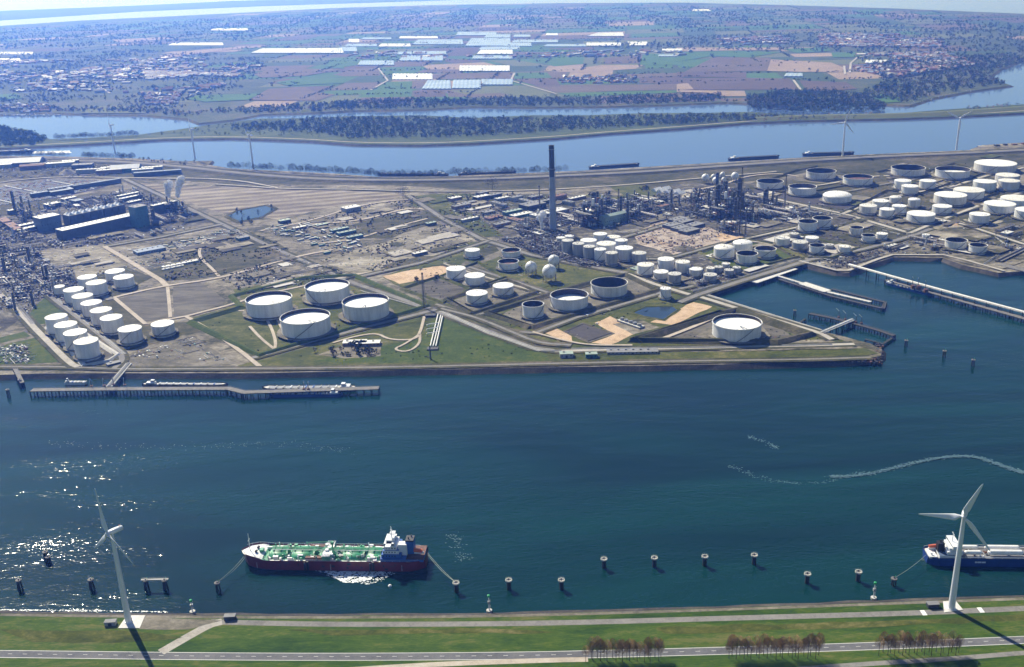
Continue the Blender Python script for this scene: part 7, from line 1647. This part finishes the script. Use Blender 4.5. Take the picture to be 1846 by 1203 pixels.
# ================================================================ FAR BUILDINGS
def greenhouse(pts, k, label, H=5):
    P = px_poly(pts); b = sum(P, Vector()) / len(P); b.z = LAND + .1; root = empty('greenhouse', b, 0, label, 'greenhouse', 'greenhouses across the lake')
    if (P[1] - P[0]).cross(P[2] - P[1]).z < 0: P = P[::-1]
    m = MB().prism([(p.x - b.x, p.y - b.y) for p in P], 0, H - 1, 'wall', 'glass' if k == 'g' else 'wall'); m.obj('wall', root)
    # sawtooth roof of many ridges
    A, B_, C_, D_ = [Vector((p.x - b.x, p.y - b.y)) for p in P[:4]]; n = max(4, min(40, int((B_ - A).length / 16))); rf = MB(); kk = 'glass' if k == 'g' else 'glassw'
    for i in range(n):
        p0, p1, pm = A.lerp(B_, i / n), A.lerp(B_, (i + 1) / n), A.lerp(B_, (i + .5) / n); q0, q1, qm = D_.lerp(C_, i / n), D_.lerp(C_, (i + 1) / n), D_.lerp(C_, (i + .5) / n)
        rf.add([(*p0, H - 1), (*pm, H + .8), (*p1, H - 1), (*q0, H - 1), (*qm, H + .8), (*q1, H - 1)], [(0, 1, 4, 3), (1, 2, 5, 4), (0, 2, 1), (3, 4, 5)], kk)
    rf.obj('roof', root)
GH = [(c2, a) for a in ((470, 625, 430, 475, 'g', 30), (630, 782, 428, 472, 'g', 6), (790, 950, 424, 453, 'g', -6), (315, 527, 395, 425, 'w', 2), (670, 935, 352, 380, 'w', 0), (348, 465, 297, 325, 'g', 20), (470, 583, 297, 325, 'g', 4), (320, 418, 278, 292, 'g', 10), (422, 600, 275, 291, 'g', 4), (130, 325, 325, 348, 'g', 16), (735, 950, 299, 315, 'g', 10),
      (760, 952, 268, 290, 'w', 20), (770, 990, 251, 266, 'g', 16), (700, 942, 206, 246, 'g', 30), (945, 1190, 214, 228, 'g', 10), (905, 1050, 230, 248, 'g', 16), (420, 690, 213, 238, 'g', 30), (240, 412, 235, 250, 'w', 16), (60, 235, 236, 249, 'g', 16), (0, 130, 252, 275, 'g', 40), (85, 140, 210, 228, 'w', 0), (150, 310, 202, 211, 'g', 10), (350, 555, 196, 207, 'w', 6), (650, 865, 172, 190, 'g', 10),
      (800, 940, 186, 203, 'g', 10), (950, 1045, 187, 199, 'g', 10), (1125, 1190, 180, 191, 'w', 4), (1340, 1540, 176, 194, 'w', 60), (1110, 1338, 238, 250, 'g', 20), (1340, 1522, 230, 246, 'w', 0), (1570, 1660, 225, 244, 'w', -14), (1740, 1846, 262, 272, 'w', 0), (1720, 1820, 293, 303, 'g', 0))] + \
     [(c1, a) for a in ((-20, 180, 283, 296, 'w', 16), (-60, 110, 318, 338, 'w', 10), (1345, 1846, 264, 288, 'w', 60), (900, 1200, 233, 247, 'w', 30), (1130, 1330, 156, 167, 'w', 10))] + [(c3, a) for a in ((1000, 1120, 325, 340, 'w', 6), (1150, 1200, 298, 308, 'w', 0), (80, 180, 52, 62, 'w', 10), (570, 670, 395, 412, 'g', 10))]
for i, (cf, (x0, x1, y0, y1, k, sk)) in enumerate(GH):
    pts = cf([(x0, y1), (x1, y1), (x1 - (sk * .15), y0), (x0 + sk, y0)])
    X, Y = pts[0][0], pts[0][1]
    place = 'by the village' if X < 450 and Y < 120 else ('nearest the lake' if Y > 140 else ('in the second line from the lake' if Y > 115 else ('in the middle of the glasshouse belt' if Y > 85 else 'at the back of the glasshouse belt')))
    greenhouse(pts, k, f'{"grey glass" if k == "g" else "whitewashed"} greenhouse {place}, {"left" if X < 740 else ("central" if X < 950 else "right")} part')
def house_proto(L, W_, h, kw, kr):
    root = empty('house', (0, 0, 0)); g = MB(); c = [MB().box((0, 0, 0), (L, W_, h), kw).obj('wall', root)]; g.gable((0, 0, h - .02), L, W_, .04, h * .7, kw, kr); c.append(g.obj('roof', root)); kids(root, c); return root
for i, (L, W_, h, kw, kr) in enumerate(((26, 14, 7, 'wall', 'roofr'), (18, 12, 6, 'brick', 'roofr'), (30, 16, 7, 'wall', 'roofg'), (22, 12, 6, 'wall', 'roofb'))): proto('house%d' % i, house_proto, L, W_, h, kw, kr)
def town(polys, n, indiv, lab, grp, seed, sc=1.0):
    rnd = random.Random(seed); m = MB(); pts = []
    for poly in polys:
        P = [Vector(p[:2]) for p in px_poly(poly)]; xs = [p.x for p in P]; ys = [p.y for p in P]; c = 0; q = n // len(polys)
        while c < q:
            x, y = rnd.uniform(min(xs), max(xs)), rnd.uniform(min(ys), max(ys))
            if inside((x, y), P) and math.sin(x * .006 + seed) + math.sin(y * .005) + rnd.uniform(-1, 1) > -.2: pts.append((x, y)); c += 1
            elif rnd.random() < .003: c += 1
    pts.sort(key=lambda p: p[1])
    for i, (x, y) in enumerate(pts):
        a = R(rnd.choice((-7, 83, 20, 110)))
        if i < indiv: put('house%d' % rnd.choices(range(4), [4, 3, 2, 2])[0], 0, 0, a, rnd.uniform(.8, 1.3) * sc, lab, 'house', grp, pt=Vector((x, y, LAND + .1)))
        else:
            s = rnd.uniform(.8, 1.9) * sc; kr = rnd.choices(['roofr', 'roofg', 'roofw', 'roofb'], [8, 8, 1, 5])[0]; m.gable((x, y, LAND + .1), 20 * s, 12 * s, 6, 4, rnd.choice(['brick', 'brick', 'wall']), kr, a)
    if m.f: tag(struct(m.obj('village_houses'), 'stuff'), 'mass of small roofs: ' + lab)
town([[(-60, 110), (180, 110), (330, 104), (470, 120), (430, 150), (340, 178), (200, 168), (-60, 165)], [(260, 130), (430, 135), (400, 158), (280, 166)]], 1500, 60, 'small house at the near edge of the far left town', 'houses of the left town', 1, 1.1)
town([[(1480, 62), (1700, 62), (1700, 88), (1480, 84)], [(1500, 100), (1700, 96), (1760, 118), (1620, 142), (1560, 132)]], 1100, 50, 'small house at the near edge of the far right town', 'houses of the right town', 2, 1.15)
town([[(1012, 138), (1145, 137), (1142, 150), (1008, 152)]], 150, 60, 'chalet in the rectangular holiday park right of the greenhouses', 'chalets of the holiday park', 3, .6)
town([[(-60, 188), (90, 188), (90, 203), (-60, 205)], [(265, 170), (325, 172), (320, 192), (262, 190)]], 240, 30, 'house at the lakeside marina on the left', 'houses by the marina', 4, .7)
town([[(640, 92), (760, 94), (900, 98), (1100, 92), (1250, 92), (1240, 102), (950, 104), (640, 104)], [(1290, 70), (1400, 66), (1460, 78), (1300, 82)]], 260, 20, 'farmhouse among the greenhouses', 'farmhouses across the lake', 5, 1.1)
# small boats of the right marina
proto('boat', lambda: (lambda r: (kids(r, [hull_mesh(12, 3.6, 1.3, 'tankw', 'tankroof', n=8)[0].obj('hull', r), MB().box((5, 0, 1.2), (4, 2.4, 1.4), 'wsteel').obj('cabin', r)]), r)[1])(empty('boat', (0, 0, 0))))
rnd = random.Random(12)
for i in range(40): x = rnd.uniform(1640, 1755); put('boat', 0, 0, rnd.uniform(0, 6), 1.2, 'small white boat in the marina on the right lake shore', 'boat', 'boats in the right marina', pt=G(x, 186 - (x - 1640) * .2 + rnd.uniform(0, 3), 0))
for i in range(40): x = rnd.uniform(0, 110); put('boat', 0, 0, rnd.uniform(0, 6), 1.2, 'small white boat at the marina on the left lake shore', 'boat', 'boats in the left marina', pt=G(x, 208 + rnd.uniform(-.5, 1.5), 0))
# cars on the highway and ships' buoys
proto('car', lambda: (lambda r: (kids(r, [MB().box((0, 0, .35), (4.4, 1.8, .75), 'wsteel').obj('body', r), MB().box((-.2, 0, 1.1), (2.3, 1.6, .6), 'win', 0, 'wsteel').obj('cabin', r)]), r)[1])(empty('car', (0, 0, 0))))

# ================================================================ HAZE
hz = MB().box((0, 28000, -2.5), (2 * BIG - 10, 68000, 500), 'win'); ho = hz.obj('haze'); struct(ho, 'stuff'); ho.data.materials.clear()
ho.display_type = 'WIRE'
hm_ = bpy.data.materials.new('haze_air'); hm_.use_nodes = True; t_ = hm_.node_tree; t_.nodes.remove(t_.nodes['Principled BSDF'])
pv = t_.nodes.new('ShaderNodeVolumePrincipled'); pv.inputs['Color'].default_value = (*HAZE_C, 1); pv.inputs['Density'].default_value = HAZE_D; pv.inputs['Anisotropy'].default_value = 0.5
pv.inputs['Absorption Color'].default_value = (1, 1, 1, 1)
t_.links.new(pv.outputs[0], t_.nodes['Material Output'].inputs['Volume']); ho.data.materials.append(hm_)
# prototypes that were never used leave no trace
for k_, (o, used) in PROTO.items():
    if not used:
        for c in KIDS.get(o.name, []): bpy.data.objects.remove(c)
        bpy.data.objects.remove(o)

# a label shared by several things is told apart by its place in the row
ONES = ['', 'first', 'second', 'third', 'fourth', 'fifth', 'sixth', 'seventh', 'eighth', 'ninth', 'tenth', 'eleventh', 'twelfth', 'thirteenth', 'fourteenth', 'fifteenth', 'sixteenth', 'seventeenth', 'eighteenth', 'nineteenth']
TENS = {2: ('twenty', 'twentieth'), 3: ('thirty', 'thirtieth'), 4: ('forty', 'fortieth'), 5: ('fifty', 'fiftieth'), 6: ('sixty', 'sixtieth'), 7: ('seventy', 'seventieth')}
def ordw(i):
    if i < 20: return ONES[i]
    return TENS[i // 10][1] if i % 10 == 0 else TENS[i // 10][0] + '-' + ONES[i % 10]
bpy.context.view_layer.update()
by = {}
for o in SC.objects:
    if o.parent is None and 'label' in o and o.get('kind') is None: by.setdefault(o['label'], []).append(o)
for lab, L_ in by.items():
    if len(L_) < 2: continue
    L_.sort(key=lambda o: to_px(*o.matrix_world.translation)[0])
    for i, o in enumerate(L_): o['label'] = lab + ', ' + ('leftmost' if i == 0 else 'rightmost' if i == len(L_) - 1 else ordw(i + 1) + ' from the left')
